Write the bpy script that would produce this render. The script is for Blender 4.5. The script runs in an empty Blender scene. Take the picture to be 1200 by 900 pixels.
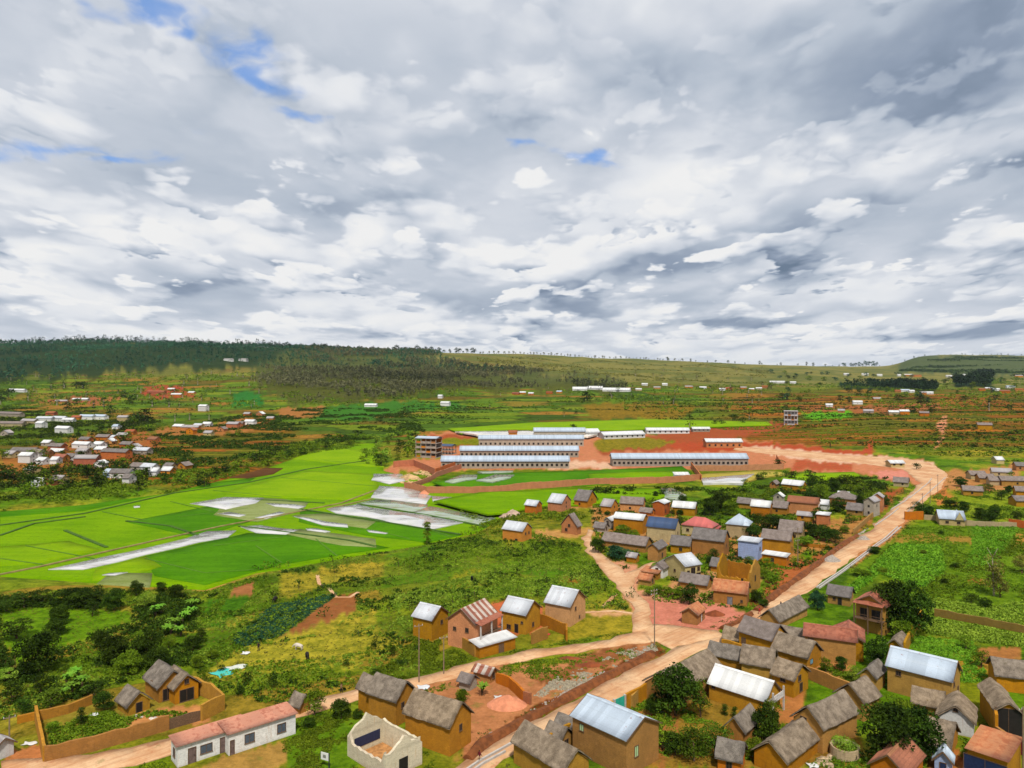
import bpy, math, random
import numpy as np
from mathutils import Vector
from mathutils.geometry import delaunay_2d_cdt
random.seed(7); RS = np.random.RandomState(11)
F, CAMZ, HROW = 890.0, 55.0, 430.0
scene = bpy.context.scene
COL = scene.collection
R = math.radians
# ---------------------------------------------------------------- noise
def _h(ix, iy, s):
    n = (ix.astype(np.int64)*374761393 + iy.astype(np.int64)*668265263 + s*974711) & 0x7fffffff
    n = ((n ^ (n >> 13))*1274126177) & 0x7fffffff
    return ((n ^ (n >> 16)) & 0xffff)/65535.0
def vnoise(x, y, s=0):
    x = np.asarray(x, float); y = np.asarray(y, float)
    ix = np.floor(x); iy = np.floor(y); fx = x-ix; fy = y-iy
    fx = fx*fx*(3-2*fx); fy = fy*fy*(3-2*fy)
    a = _h(ix, iy, s); b = _h(ix+1, iy, s); c = _h(ix, iy+1, s); d = _h(ix+1, iy+1, s)
    return (a*(1-fx)+b*fx)*(1-fy)+(c*(1-fx)+d*fx)*fy
def fbm(x, y, s=0, o=4):
    t = 0; a = .5; n = 0
    for i in range(o):
        t = t+a*vnoise(x, y, s+i); n += a; a *= .5; x = np.asarray(x)*2.03+17.3; y = np.asarray(y)*2.03+5.1
    return t/n
def sstep(a, b, x):
    t = np.clip((x-a)/(b-a), 0, 1); return t*t*(3-2*t)
def inpoly(px, py, poly):
    px = np.asarray(px, float); py = np.asarray(py, float); r = np.zeros(px.shape, bool)
    n = len(poly)
    for i in range(n):
        x0, y0 = poly[i]; x1, y1 = poly[(i+1) % n]
        if y0 == y1: continue
        c = ((y0 > py) != (y1 > py)) & (px < (x1-x0)*(py-y0)/(y1-y0)+x0)
        r ^= c
    return r
def sdist(px, py, poly):
    d = np.full(np.shape(px), 1e9)
    for i in range(len(poly)):
        x0, y0 = poly[i]; x1, y1 = poly[(i+1) % len(poly)]
        dx, dy = x1-x0, y1-y0
        t = np.clip(((px-x0)*dx+(py-y0)*dy)/(dx*dx+dy*dy+1e-9), 0, 1)
        d = np.minimum(d, np.hypot(px-x0-t*dx, py-y0-t*dy))
    return np.where(inpoly(px, py, poly), d, -d)
# ---------------------------------------------------------------- terrain
PY_ = [0, 430, 600, 750, 900, 1050, 1250, 1500, 1850, 2250, 2700, 3200, 3800, 4600, 5600, 7500, 40000]
TB = {
 -700: [0, 0, 4, 6, 8, 14, 26, 50, 92, 118, 120, 110, 100, 90, 80, 60, 40],
 0:    [0, 0, 2, 4, 6, 10, 22, 46, 92, 124, 118, 110, 100, 90, 80, 60, 30],
 150:  [0, 0, 2, 4, 6, 10, 22, 46, 92, 126, 118, 110, 100, 90, 80, 60, 30],
 300:  [0, 0, 1, 4, 6, 11, 24, 46, 82, 106, 104, 100, 90, 80, 60, 40, 30],
 450:  [0, 0, 0, 2, 5, 12, 24, 40, 70, 95, 90, 80, 70, 60, 50, 40, 30],
 600:  [0, 0, 0, 0, 4, 10, 17, 28, 52, 80, 90, 86, 80, 70, 60, 40, 30],
 700:  [0, 0, 0, 0, 4, 9, 16, 24, 38, 62, 82, 84, 76, 60, 50, 40, 30],
 800:  [0, 0, 0, 0, 5, 10, 14, 20, 29, 44, 62, 68, 62, 52, 40, 30, 25],
 900:  [0, 0, 0, 2, 7, 10, 13, 17, 22, 30, 44, 53, 50, 42, 35, 30, 25],
 1000: [0, 0, 2, 5, 9, 11, 13, 16, 20, 26, 34, 44, 46, 42, 35, 30, 25],
 1045: [0, 0, 3, 6, 9, 11, 13, 16, 20, 25, 32, 40, 48, 50, 42, 30, 25],
 1075: [0, 0, 3, 6, 9, 11, 13, 16, 20, 24, 31, 45, 88, 114, 95, 40, 25],
 1120: [0, 0, 3, 6, 9, 11, 13, 16, 20, 24, 31, 46, 96, 123, 105, 45, 25],
 1200: [0, 0, 3, 6, 9, 11, 13, 16, 20, 24, 31, 45, 88, 116, 105, 50, 25],
 1900: [0, 0, 3, 6, 9, 12, 16, 20, 28, 40, 60, 80, 100, 110, 90, 50, 25]}
_us = np.array(sorted(TB)); _T = np.array([TB[u] for u in _us], float)
_ly = np.linspace(math.log(300), math.log(40000), 400)
_uu = np.linspace(-700, 1900, 521)
_g1 = np.array([np.interp(np.exp(_ly), PY_, r) for r in _T])
_tab = np.array([np.interp(_uu, _us, _g1[:, j]) for j in range(400)]).T
def _blur(a, k, ax):
    w = np.hanning(2*k+3)[1:-1]; w /= w.sum()
    p = np.pad(a, [(k, k) if i == ax else (0, 0) for i in range(2)], mode='edge')
    return np.apply_along_axis(lambda v: np.convolve(v, w, 'valid'), ax, p)
_tab = _blur(_blur(_tab, 3, 0), 9, 1)
PADDY = [(-260, 616), (0, 600), (100, 592), (200, 578), (300, 553), (390, 522), (440, 519), (450, 552), (540, 574), (700, 586),
 (600, 600), (560, 625), (490, 640), (400, 655), (330, 668), (300, 672), (240, 692), (130, 685), (0, 676), (-260, 694)]
def flatpt(px, py, z=0):
    Y = F*(CAMZ-z)/(py-HROW); return ((px-600)/F*Y, Y)
PADW = [flatpt(x, y, -1.2) for x, y in PADDY]
def hgt(X, Y):
    X = np.asarray(X, float); Y = np.asarray(Y, float)
    Yc = np.maximum(Y, 1.0)
    u = np.clip(600+F*X/Yc, -699, 1899); l = np.clip(np.log(Yc), _ly[0], _ly[-1]-1e-6)
    fu = (u+700)/5.0; fl = (l-_ly[0])/(_ly[1]-_ly[0])
    iu = np.clip(fu.astype(int), 0, 519); il = np.clip(fl.astype(int), 0, 398); fu = fu-iu; fl = fl-il
    z = (_tab[iu, il]*(1-fu)+_tab[iu+1, il]*fu)*(1-fl)+(_tab[iu, il+1]*(1-fu)+_tab[iu+1, il+1]*fu)*fl
    z = np.where(Yc < 302, 0, z)
    near = (fbm(X/38, Y/38, 3, 3)-.5)*1.1
    mid = (fbm(X/130, Y/130, 9, 4)-.5)*7*sstep(550, 1100, Y)
    # erosion-like folds on the hills
    rid = (1-np.abs(2*fbm(X/420, Y/420, 21, 4)-1)-.6)*36*sstep(1250, 2000, Y)*(1-.7*sstep(950, 1050, u)*(1-sstep(3200, 3600, Y)))
    m = sstep(-9, 1, sdist(X, Y, PADW))
    return (z+near)*(1-m)-1.2*m+mid+rid*.8
_ys = np.exp(np.linspace(math.log(60), math.log(9000), 700))
def G(px, py):
    """ground point seen at photo pixel (px,py)"""
    m = (px-600)/F; X = m*_ys; z = hgt(X, _ys); row = HROW+F*(CAMZ-z)/_ys
    k = np.where(row <= py)[0]
    if len(k) == 0: Y = 3000.0
    elif k[0] == 0: Y = F*CAMZ/(py-HROW)
    else:
        k = k[0]; a, b = row[k-1], row[k]; Y = _ys[k-1]+(a-py)/(a-b)*(_ys[k]-_ys[k-1])
    return float(m*Y), float(Y), float(hgt(m*Y, Y))
# ---------------------------------------------------------------- object helpers
def tag(o, label=None, cat=None, group=None, kind=None):
    if label: o['label'] = label
    if cat: o['category'] = cat
    if group: o['group'] = group
    if kind: o['kind'] = kind
    return o
def empty(name, loc, rz=0):
    o = bpy.data.objects.new(name, None); COL.objects.link(o); o.location = loc; o.rotation_euler = (0, 0, rz)
    o.empty_display_size = .5
    return o
def meshobj(name, me, parent=None):
    o = bpy.data.objects.new(name, me); COL.objects.link(o)
    if parent: o.parent = parent
    return o
def npmesh(name, V, Q, mats, mi=None, smooth=False, attr=None):
    """V (n,3); Q (m,k) faces of equal size"""
    me = bpy.data.meshes.new(name); V = np.asarray(V, np.float32); Q = np.asarray(Q, np.int32)
    m, k = Q.shape
    me.vertices.add(len(V)); me.vertices.foreach_set('co', V.ravel())
    me.loops.add(m*k); me.loops.foreach_set('vertex_index', Q.ravel())
    me.polygons.add(m); me.polygons.foreach_set('loop_start', np.arange(0, m*k, k, dtype=np.int32))
    for x in mats: me.materials.append(x)
    if mi is not None: me.polygons.foreach_set('material_index', np.asarray(mi, np.int32))
    if smooth: me.polygons.foreach_set('use_smooth', np.ones(m, bool))
    if attr is not None:
        for an, A in attr.items():
            if A.ndim == 1:
                at = me.attributes.new(an, 'FLOAT', 'POINT'); at.data.foreach_set('value', A.astype(np.float32))
            else:
                at = me.attributes.new(an, 'FLOAT_COLOR', 'POINT')
                at.data.foreach_set('color', np.concatenate([A, np.ones((len(A), 1))], 1).astype(np.float32).ravel())
    me.update(calc_edges=True); me.validate()
    return me
class MB:
    def __init__(s): s.v = []; s.f = []; s.m = []
    def add(s, vs, fs, mi=0):
        n = len(s.v); s.v += [tuple(map(float, v)) for v in vs]; s.f += [tuple(i+n for i in f) for f in fs]; s.m += [mi]*len(fs); return s
    def box(s, x0, x1, y0, y1, z0, z1, mi=0):
        return s.add([(x0, y0, z0), (x1, y0, z0), (x1, y1, z0), (x0, y1, z0), (x0, y0, z1), (x1, y0, z1), (x1, y1, z1), (x0, y1, z1)],
              [(0, 3, 2, 1), (4, 5, 6, 7), (0, 1, 5, 4), (1, 2, 6, 5), (2, 3, 7, 6), (3, 0, 4, 7)], mi)
    def beam(s, a, b, w, h, mi=0):
        a = Vector(a); b = Vector(b); d = (b-a).normalized(); u = d.cross(Vector((0, 0, 1)))
        if u.length < .01: u = Vector((1, 0, 0))
        u.normalize(); n = u.cross(d)
        vs = [p+u*sx*w/2+n*sy*h/2 for p in (a, b) for sx, sy in ((-1, -1), (1, -1), (1, 1), (-1, 1))]
        return s.add(vs, [(3, 2, 1, 0), (4, 5, 6, 7), (0, 1, 5, 4), (1, 2, 6, 5), (2, 3, 7, 6), (3, 0, 4, 7)], mi)
    def cyl(s, a, b, r0, r1, n=8, mi=0):
        a = Vector(a); b = Vector(b); d = (b-a).normalized(); u = d.cross(Vector((0, .3, 1)))
        if u.length < .01: u = d.cross(Vector((1, 0, 0)))
        u.normalize(); w = u.cross(d); vs = []
        for p, r in ((a, r0), (b, r1)):
            for i in range(n):
                t = 2*math.pi*i/n; vs.append(p+(u*math.cos(t)+w*math.sin(t))*r)
        fs = [(i, i+n, (i+1) % n+n, (i+1) % n) for i in range(n)]+[tuple(range(n)), tuple(range(2*n-1, n-1, -1))]
        return s.add(vs, fs, mi)
    def prism(s, prof, x0, x1, ax='l', mi=0):
        """cross-section prof [(t,z)...] extruded along the ridge; ax 'l': ridge on x, 'r': ridge on y"""
        n = len(prof); P = (lambda q, t, z: (q, t, z)) if ax == 'l' else (lambda q, t, z: (t, q, z))
        vs = [P(x0, t, z) for t, z in prof]+[P(x1, t, z) for t, z in prof]
        fs = [tuple(range(n))[::-1], tuple(range(n, 2*n))]+[(i, (i+1) % n, (i+1) % n+n, i+n) for i in range(n)]
        return s.add(vs, fs, mi)
    def build(s, name, mat, parent=None, smooth=False):
        me = bpy.data.meshes.new(name); me.from_pydata(s.v, [], s.f)
        for x in (mat if isinstance(mat, (list, tuple)) else [mat]): me.materials.append(x)
        me.polygons.foreach_set('material_index', s.m)
        if smooth: me.polygons.foreach_set('use_smooth', [True]*len(s.f))
        import bmesh
        b = bmesh.new(); b.from_mesh(me); bmesh.ops.recalc_face_normals(b, faces=b.faces); b.to_mesh(me); b.free()
        me.update()
        return meshobj(name, me, parent)
def copy_tree(o, loc=None, rz=None, sc=None):
    c = o.copy(); COL.objects.link(c)
    for ch in o.children:
        d = ch.copy(); COL.objects.link(d); d.parent = c
        for g in ch.children:
            e = g.copy(); COL.objects.link(e); e.parent = d
    if loc is not None: c.location = loc
    if rz is not None: c.rotation_euler = (0, 0, rz)
    if sc is not None: c.scale = sc if hasattr(sc, '__len__') else (sc, sc, sc)
    return c
ORD = ['first', 'second', 'third', 'fourth', 'fifth', 'sixth', 'seventh', 'eighth', 'ninth', 'tenth', 'eleventh', 'twelfth', 'thirteenth',
 'fourteenth', 'fifteenth', 'sixteenth', 'seventeenth', 'eighteenth', 'nineteenth', 'twentieth']
def ordw(i):
    if i < 20: return ORD[i]
    t = ['', '', 'twenty', 'thirty', 'forty', 'fifty', 'sixty', 'seventy', 'eighty', 'ninety'][min(9, (i+1)//10)]
    return t+'-'+ORD[(i+1) % 10-1] if (i+1) % 10 else t[:-1]+'ieth'
# ---------------------------------------------------------------- materials
def lin(c):
    c = c/255.0; return c/12.92 if c <= .04045 else ((c+.055)/1.055)**2.4
K = .60
def C(r, g, b, k=None):
    k = K if k is None else k
    return tuple(min(.9, lin(v)*k) for v in (r, g, b))
class NT:
    def __init__(s, tree): s.t = tree; s.n = tree.nodes; s.l = tree.links
    def node(s, typ, ins=None, **kw):
        n = s.n.new(typ)
        for k, v in kw.items(): setattr(n, k, v)
        for k, v in (ins or {}).items():
            if isinstance(v, bpy.types.NodeSocket): s.l.new(v, n.inputs[k])
            else:
                if isinstance(v, tuple) and len(v) == 3 and n.inputs[k].type == 'RGBA': v = v+(1,)
                n.inputs[k].default_value = v
        return n
    def m(s, op, a, b=0.0, c=0.0, clamp=False):
        n = s.node('ShaderNodeMath', {0: a, 1: b, 2: c}, operation=op); n.use_clamp = clamp; return n.outputs[0]
    def vm(s, op, a, b=(0, 0, 0)):
        n = s.node('ShaderNodeVectorMath', {0: a}, operation=op)
        if op == 'SCALE':
            if isinstance(b, bpy.types.NodeSocket): s.l.new(b, n.inputs['Scale'])
            else: n.inputs['Scale'].default_value = b
        elif isinstance(b, bpy.types.NodeSocket): s.l.new(b, n.inputs[1])
        else: n.inputs[1].default_value = b
        return n.outputs['Value'] if op in ('LENGTH', 'DOT_PRODUCT', 'DISTANCE') else n.outputs[0]
    def noise(s, vec, scale, detail=4, rough=.55, dist=0, col=False):
        n = s.node('ShaderNodeTexNoise', {'Vector': vec, 'Scale': scale, 'Detail': detail, 'Roughness': rough, 'Distortion': dist})
        return n.outputs[1 if col else 0]
    def mix(s, f, a, b, mode='MIX'):
        n = s.node('ShaderNodeMix', {}, data_type='RGBA', blend_type=mode)
        for k, v in ((0, f), (6, a), (7, b)):
            if isinstance(v, bpy.types.NodeSocket): s.l.new(v, n.inputs[k])
            else: n.inputs[k].default_value = (v+(1,)) if isinstance(v, tuple) and len(v) == 3 else v
        return n.outputs[2]
    def ramp(s, f, a, b, c=0.0, d=1.0, smooth=True):
        n = s.node('ShaderNodeMapRange', {0: f, 1: a, 2: b, 3: c, 4: d}, interpolation_type='SMOOTHSTEP' if smooth else 'LINEAR')
        return n.outputs[0]
_M = {}
def newmat(name):
    m = bpy.data.materials.new(name); m.use_nodes = True; nt = NT(m.node_tree)
    for n in list(nt.n):
        if n.type != 'OUTPUT_MATERIAL' and n.type != 'BSDF_PRINCIPLED': nt.n.remove(n)
    p = [n for n in nt.n if n.type == 'BSDF_PRINCIPLED'][0]
    p.inputs['Roughness'].default_value = .9; p.inputs['Specular IOR Level'].default_value = .25
    return m, nt, p
def objco(nt): return nt.node('ShaderNodeTexCoord').outputs['Object']
def objrnd(nt): return nt.node('ShaderNodeObjectInfo').outputs['Random']
def bump(nt, p, h, strength=.4, dist=.05):
    b = nt.node('ShaderNodeBump', {'Height': h, 'Strength': strength, 'Distance': dist}); nt.l.new(b.outputs[0], p.inputs['Normal'])
def mat_plain(name, col, rough=.8, var=.25, sc=3.0, spec=.25, b=.2):
    if name in _M: return _M[name]
    m, nt, p = newmat(name); co = objco(nt)
    n = nt.noise(co, sc, 6, .6)
    c = nt.mix(nt.ramp(n, .3, .7), tuple(v*(1-var) for v in col), tuple(min(.95, v*(1+var)) for v in col))
    nt.l.new(c, p.inputs['Base Color']); p.inputs['Roughness'].default_value = rough; p.inputs['Specular IOR Level'].default_value = spec
    if b: bump(nt, p, n, b, .05)
    _M[name] = m; return m
def mat_wall(name, col, course=.22, stain=C(136, 78, 20), var=.18, brick=False, mortar=None):
    if name in _M: return _M[name]
    m, nt, p = newmat(name); co = objco(nt); rnd = objrnd(nt)
    sx = nt.node('ShaderNodeSeparateXYZ', {0: co}); 
    off = nt.vm('ADD', co, nt.node('ShaderNodeCombineXYZ', {0: nt.m('MULTIPLY', rnd, 57.0), 1: nt.m('MULTIPLY', rnd, 31.0), 2: 0.0}).outputs[0])
    big = nt.noise(off, .5, 5, .6); fine = nt.noise(off, 7.0, 5, .65)
    streak = nt.noise(nt.vm('MULTIPLY', off, (2.2, 2.2, .35)), 1.6, 4, .6)
    k = nt.m('ADD', nt.m('MULTIPLY', nt.ramp(big, .3, .7), .6), nt.m('MULTIPLY', fine, .4))
    c = nt.mix(k, tuple(v*(1-var*1.3) for v in col), tuple(min(.9, v*(1+var)) for v in col))
    c = nt.mix(nt.m('MULTIPLY', nt.ramp(streak, .52, .75), .42), c, stain); c = nt.mix(nt.m('MULTIPLY', nt.ramp(nt.noise(off, 1.1, 6, .7), .56, .68), .4), c, tuple(min(.9, v*1.45+.008) for v in col))
    bk = nt.noise(nt.vm('MULTIPLY', off, (2.2, 2.2, 6.5)), 1.0, 2, .8); c = nt.mix(nt.m('MULTIPLY', nt.ramp(bk, .48, .6), .38), c, tuple(v*.55 for v in col))
    # courses of mud brick: a faint darker joint every course
    zz = nt.m('FRACT', nt.m('DIVIDE', sx.outputs[2], course))
    j = nt.m('MULTIPLY', nt.ramp(nt.m('ABSOLUTE', nt.m('SUBTRACT', zz, .5)), .36, .5), .42 if brick else .32)
    cc = nt.mix(j, c, mortar if mortar else tuple(v*.5 for v in col))
    # damp, eroded foot of the wall (a real stain band, uneven top)
    foot = nt.ramp(nt.m('ADD', sx.outputs[2], nt.m('MULTIPLY', streak, 1.4)), .95, .35)
    cc = nt.mix(nt.m('MULTIPLY', foot, .45), cc, stain)
    hs = nt.node('ShaderNodeHueSaturation', {'Hue': nt.m('ADD', nt.m('MULTIPLY', rnd, .022), .497), 'Saturation': nt.m('ADD', nt.m('MULTIPLY', nt.m('FRACT', nt.m('MULTIPLY', rnd, 7.3)), .22), .9),
        'Value': nt.m('ADD', nt.m('MULTIPLY', nt.m('FRACT', nt.m('MULTIPLY', rnd, 3.7)), .34), .82), 'Color': cc}).outputs[0]
    nt.l.new(hs, p.inputs['Base Color'])
    bump(nt, p, nt.m('SUBTRACT', fine, j), .45, .05)
    _M[name] = m; return m
def mat_thatch(name, c1, c2):
    if name in _M: return _M[name]
    m, nt, p = newmat(name); co = objco(nt); rnd = objrnd(nt)
    off = nt.vm('ADD', co, nt.node('ShaderNodeCombineXYZ', {0: nt.m('MULTIPLY', rnd, 57.0), 1: 0.0, 2: 0.0}).outputs[0])
    a = nt.noise(off, .9, 5, .65); b = nt.noise(off, 9.0, 4, .7)
    s = nt.noise(nt.vm('MULTIPLY', off, (6, 6, 1.5)), 3.0, 3, .7)
    k = nt.m('ADD', nt.m('MULTIPLY', nt.ramp(a, .35, .68), .5), nt.m('MULTIPLY', nt.ramp(nt.m('MULTIPLY', nt.m('ADD', b, s), .5), .35, .65), .5))
    c = nt.mix(k, c1, c2)
    c = nt.mix(nt.ramp(nt.noise(off, 1.7, 3, .6), .62, .8), c, C(110, 95, 60))
    hs = nt.node('ShaderNodeHueSaturation', {'Hue': .5, 'Saturation': nt.m('ADD', nt.m('MULTIPLY', rnd, .6), .7), 'Value': nt.m('ADD', nt.m('MULTIPLY', rnd, .35), .82), 'Color': c}).outputs[0]
    nt.l.new(hs, p.inputs['Base Color']); p.inputs['Specular IOR Level'].default_value = .1
    bump(nt, p, nt.m('ADD', b, s), .9, .12)
    _M[name] = m; return m
def mat_sheet(name, col, rust=0.0, axis=0, stripe=None, rough=.42, spec=.5, sheet=.8, rustcol=C(150, 75, 45)):
    """corrugated sheet roof; axis = direction along the ridge"""
    key = name+'lr'[axis]
    if key in _M: return _M[key]
    m, nt, p = newmat(name); co = objco(nt); rnd = objrnd(nt)
    s = nt.node('ShaderNodeSeparateXYZ', {0: co}); q = s.outputs[axis]
    cell = nt.m('FLOOR', nt.m('DIVIDE', nt.m('ADD', q, nt.m('MULTIPLY', rnd, 13.0)), sheet))
    wn = nt.node('ShaderNodeTexWhiteNoise', {'W': nt.m('ADD', cell, nt.m('MULTIPLY', rnd, 91.0))}, noise_dimensions='1D').outputs[0]
    c = nt.mix(wn, tuple(v*.86 for v in col), tuple(min(.95, v*1.1) for v in col))
    n = nt.noise(nt.vm('ADD', co, nt.node('ShaderNodeCombineXYZ', {0: nt.m('MULTIPLY', rnd, 33.0), 1: 0.0, 2: 0.0}).outputs[0]), 1.3, 6, .65)
    if stripe:
        c = nt.mix(nt.ramp(nt.m('FRACT', nt.m('DIVIDE', q, stripe[1])), .42, .55), c, stripe[0])
    if rust > 0:
        c = nt.mix(nt.ramp(nt.m('ADD', n, nt.m('MULTIPLY', wn, .12)), .78-rust*.5, .9-rust*.35), c, rustcol)
    c = nt.mix(nt.m('MULTIPLY', nt.ramp(nt.noise(co, 5, 5, .7), .45, .8), .25), c, C(120, 110, 100))
    # nail rows / lap lines across the slope
    z = nt.m('FRACT', nt.m('DIVIDE', s.outputs[2], .78)); c = nt.mix(nt.m('MULTIPLY', nt.ramp(z, .07, .0), .3), c, tuple(v*.5 for v in col))
    nt.l.new(c, p.inputs['Base Color'])
    w = nt.m('SINE', nt.m('MULTIPLY', q, 2*math.pi/.16))
    bump(nt, p, w, .5, .03)
    p.inputs['Roughness'].default_value = rough; p.inputs['Specular IOR Level'].default_value = spec
    _M[key] = m; return m
def mat_leaf(name, dark, light, hue=.03):
    if name in _M: return _M[name]
    m, nt, p = newmat(name); rnd = objrnd(nt)
    t = nt.node('ShaderNodeAttribute', attribute_name='tint').outputs['Fac']
    wp = nt.node('ShaderNodeNewGeometry').outputs['Position']
    k = nt.m('ADD', t, nt.m('MULTIPLY', nt.m('SUBTRACT', nt.noise(wp, .35, 3, .6), .5), .8), clamp=True)
    c = nt.mix(k, dark, light)
    hs = nt.node('ShaderNodeHueSaturation', {'Hue': nt.m('ADD', nt.m('MULTIPLY', nt.m('SUBTRACT', rnd, .5), hue), .5), 'Saturation': 1.0,
        'Value': nt.m('ADD', nt.m('MULTIPLY', rnd, .5), .75), 'Color': c}).outputs[0]
    nt.l.new(hs, p.inputs['Base Color']); p.inputs['Roughness'].default_value = .9; p.inputs['Specular IOR Level'].default_value = .04
    _M[name] = m; return m
W_OCH = lambda: mat_wall('ochre_mud_wall', C(196, 132, 40))
W_ORA = lambda: mat_wall('orange_brick_wall', C(212, 128, 56), brick=True, stain=C(150, 75, 40), mortar=C(150, 90, 60))
W_PIN = lambda: mat_wall('pink_brick_wall', C(226, 146, 88), brick=True, stain=C(175, 95, 65), mortar=C(190, 140, 115))
W_BEI = lambda: mat_wall('beige_render_wall', C(205, 180, 130), stain=C(140, 105, 65))
W_WHI = lambda: mat_wall('white_plaster_wall', C(242, 240, 236), stain=C(200, 150, 110), course=3.0, var=.06)
W_GRY = lambda: mat_wall('grey_block_wall', C(186, 172, 156), stain=C(110, 90, 70), course=.25)
W_BLU = lambda: mat_wall('pale_blue_wall', C(165, 185, 225), stain=C(150, 120, 100), course=.5, var=.1)
W_RED = lambda: mat_wall('red_brick_wall', C(200, 106, 54), brick=True, stain=C(140, 60, 35), mortar=C(150, 85, 60))
WALLS = dict(och=W_OCH, ora=W_ORA, pin=W_PIN, bei=W_BEI, whi=W_WHI, gry=W_GRY, blu=W_BLU, red=W_RED)
def roofmat(k, ax):
    a = 0 if ax == 'l' else 1
    return {'tha': lambda: mat_thatch('grey_thatch', C(98, 86, 74), C(190, 173, 153)),
     'slt': lambda: mat_thatch('grey_shingle', C(112, 102, 96), C(166, 154, 148)),
     'met': lambda: mat_sheet('white_metal_sheet', C(226, 230, 236), .26, a),
     'wht': lambda: mat_sheet('bright_white_sheet', C(248, 248, 246), .0, a),
     'blm': lambda: mat_sheet('pale_blue_metal_sheet', C(205, 220, 236), .2, a),
     'nav': lambda: mat_sheet('navy_sheet', C(58, 84, 124), .0, a, rough=.5),
     'pnk': lambda: mat_sheet('rose_red_sheet', C(222, 112, 104), .05, a, rough=.6, rustcol=C(190, 90, 80)),
     'red': lambda: mat_sheet('rusty_red_sheet', C(186, 108, 76), .6, a, rough=.7),
     'ora': lambda: mat_sheet('orange_rust_sheet', C(214, 140, 88), .6, a, rough=.75, rustcol=C(190, 105, 55)),
     'sal': lambda: mat_sheet('salmon_sheet', C(222, 150, 118), .5, a, rough=.7, rustcol=C(190, 110, 80)),
     'til': lambda: mat_wall('clay_tile', C(178, 98, 66), course=.3, brick=True),
     'str': lambda: mat_sheet('striped_rusty_sheet', C(222, 205, 190), .35, a, stripe=(C(165, 95, 65), 1.6)),
     'grm': lambda: mat_sheet('grey_old_sheet', C(186, 178, 176), .25, a, rough=.6)}[k]()
M_DARK = lambda: mat_plain('dark_interior', (.012, .010, .009), .6, .2)
M_WOOD = lambda: mat_plain('weathered_wood', C(120, 92, 68), .8, .3, 6)
M_CONC = lambda: mat_plain('concrete', C(205, 198, 190), .85, .15, 2)
M_GLASS = lambda: mat_plain('window_glass', (.03, .035, .04), .15, .1, spec=.6, b=0)
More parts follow.
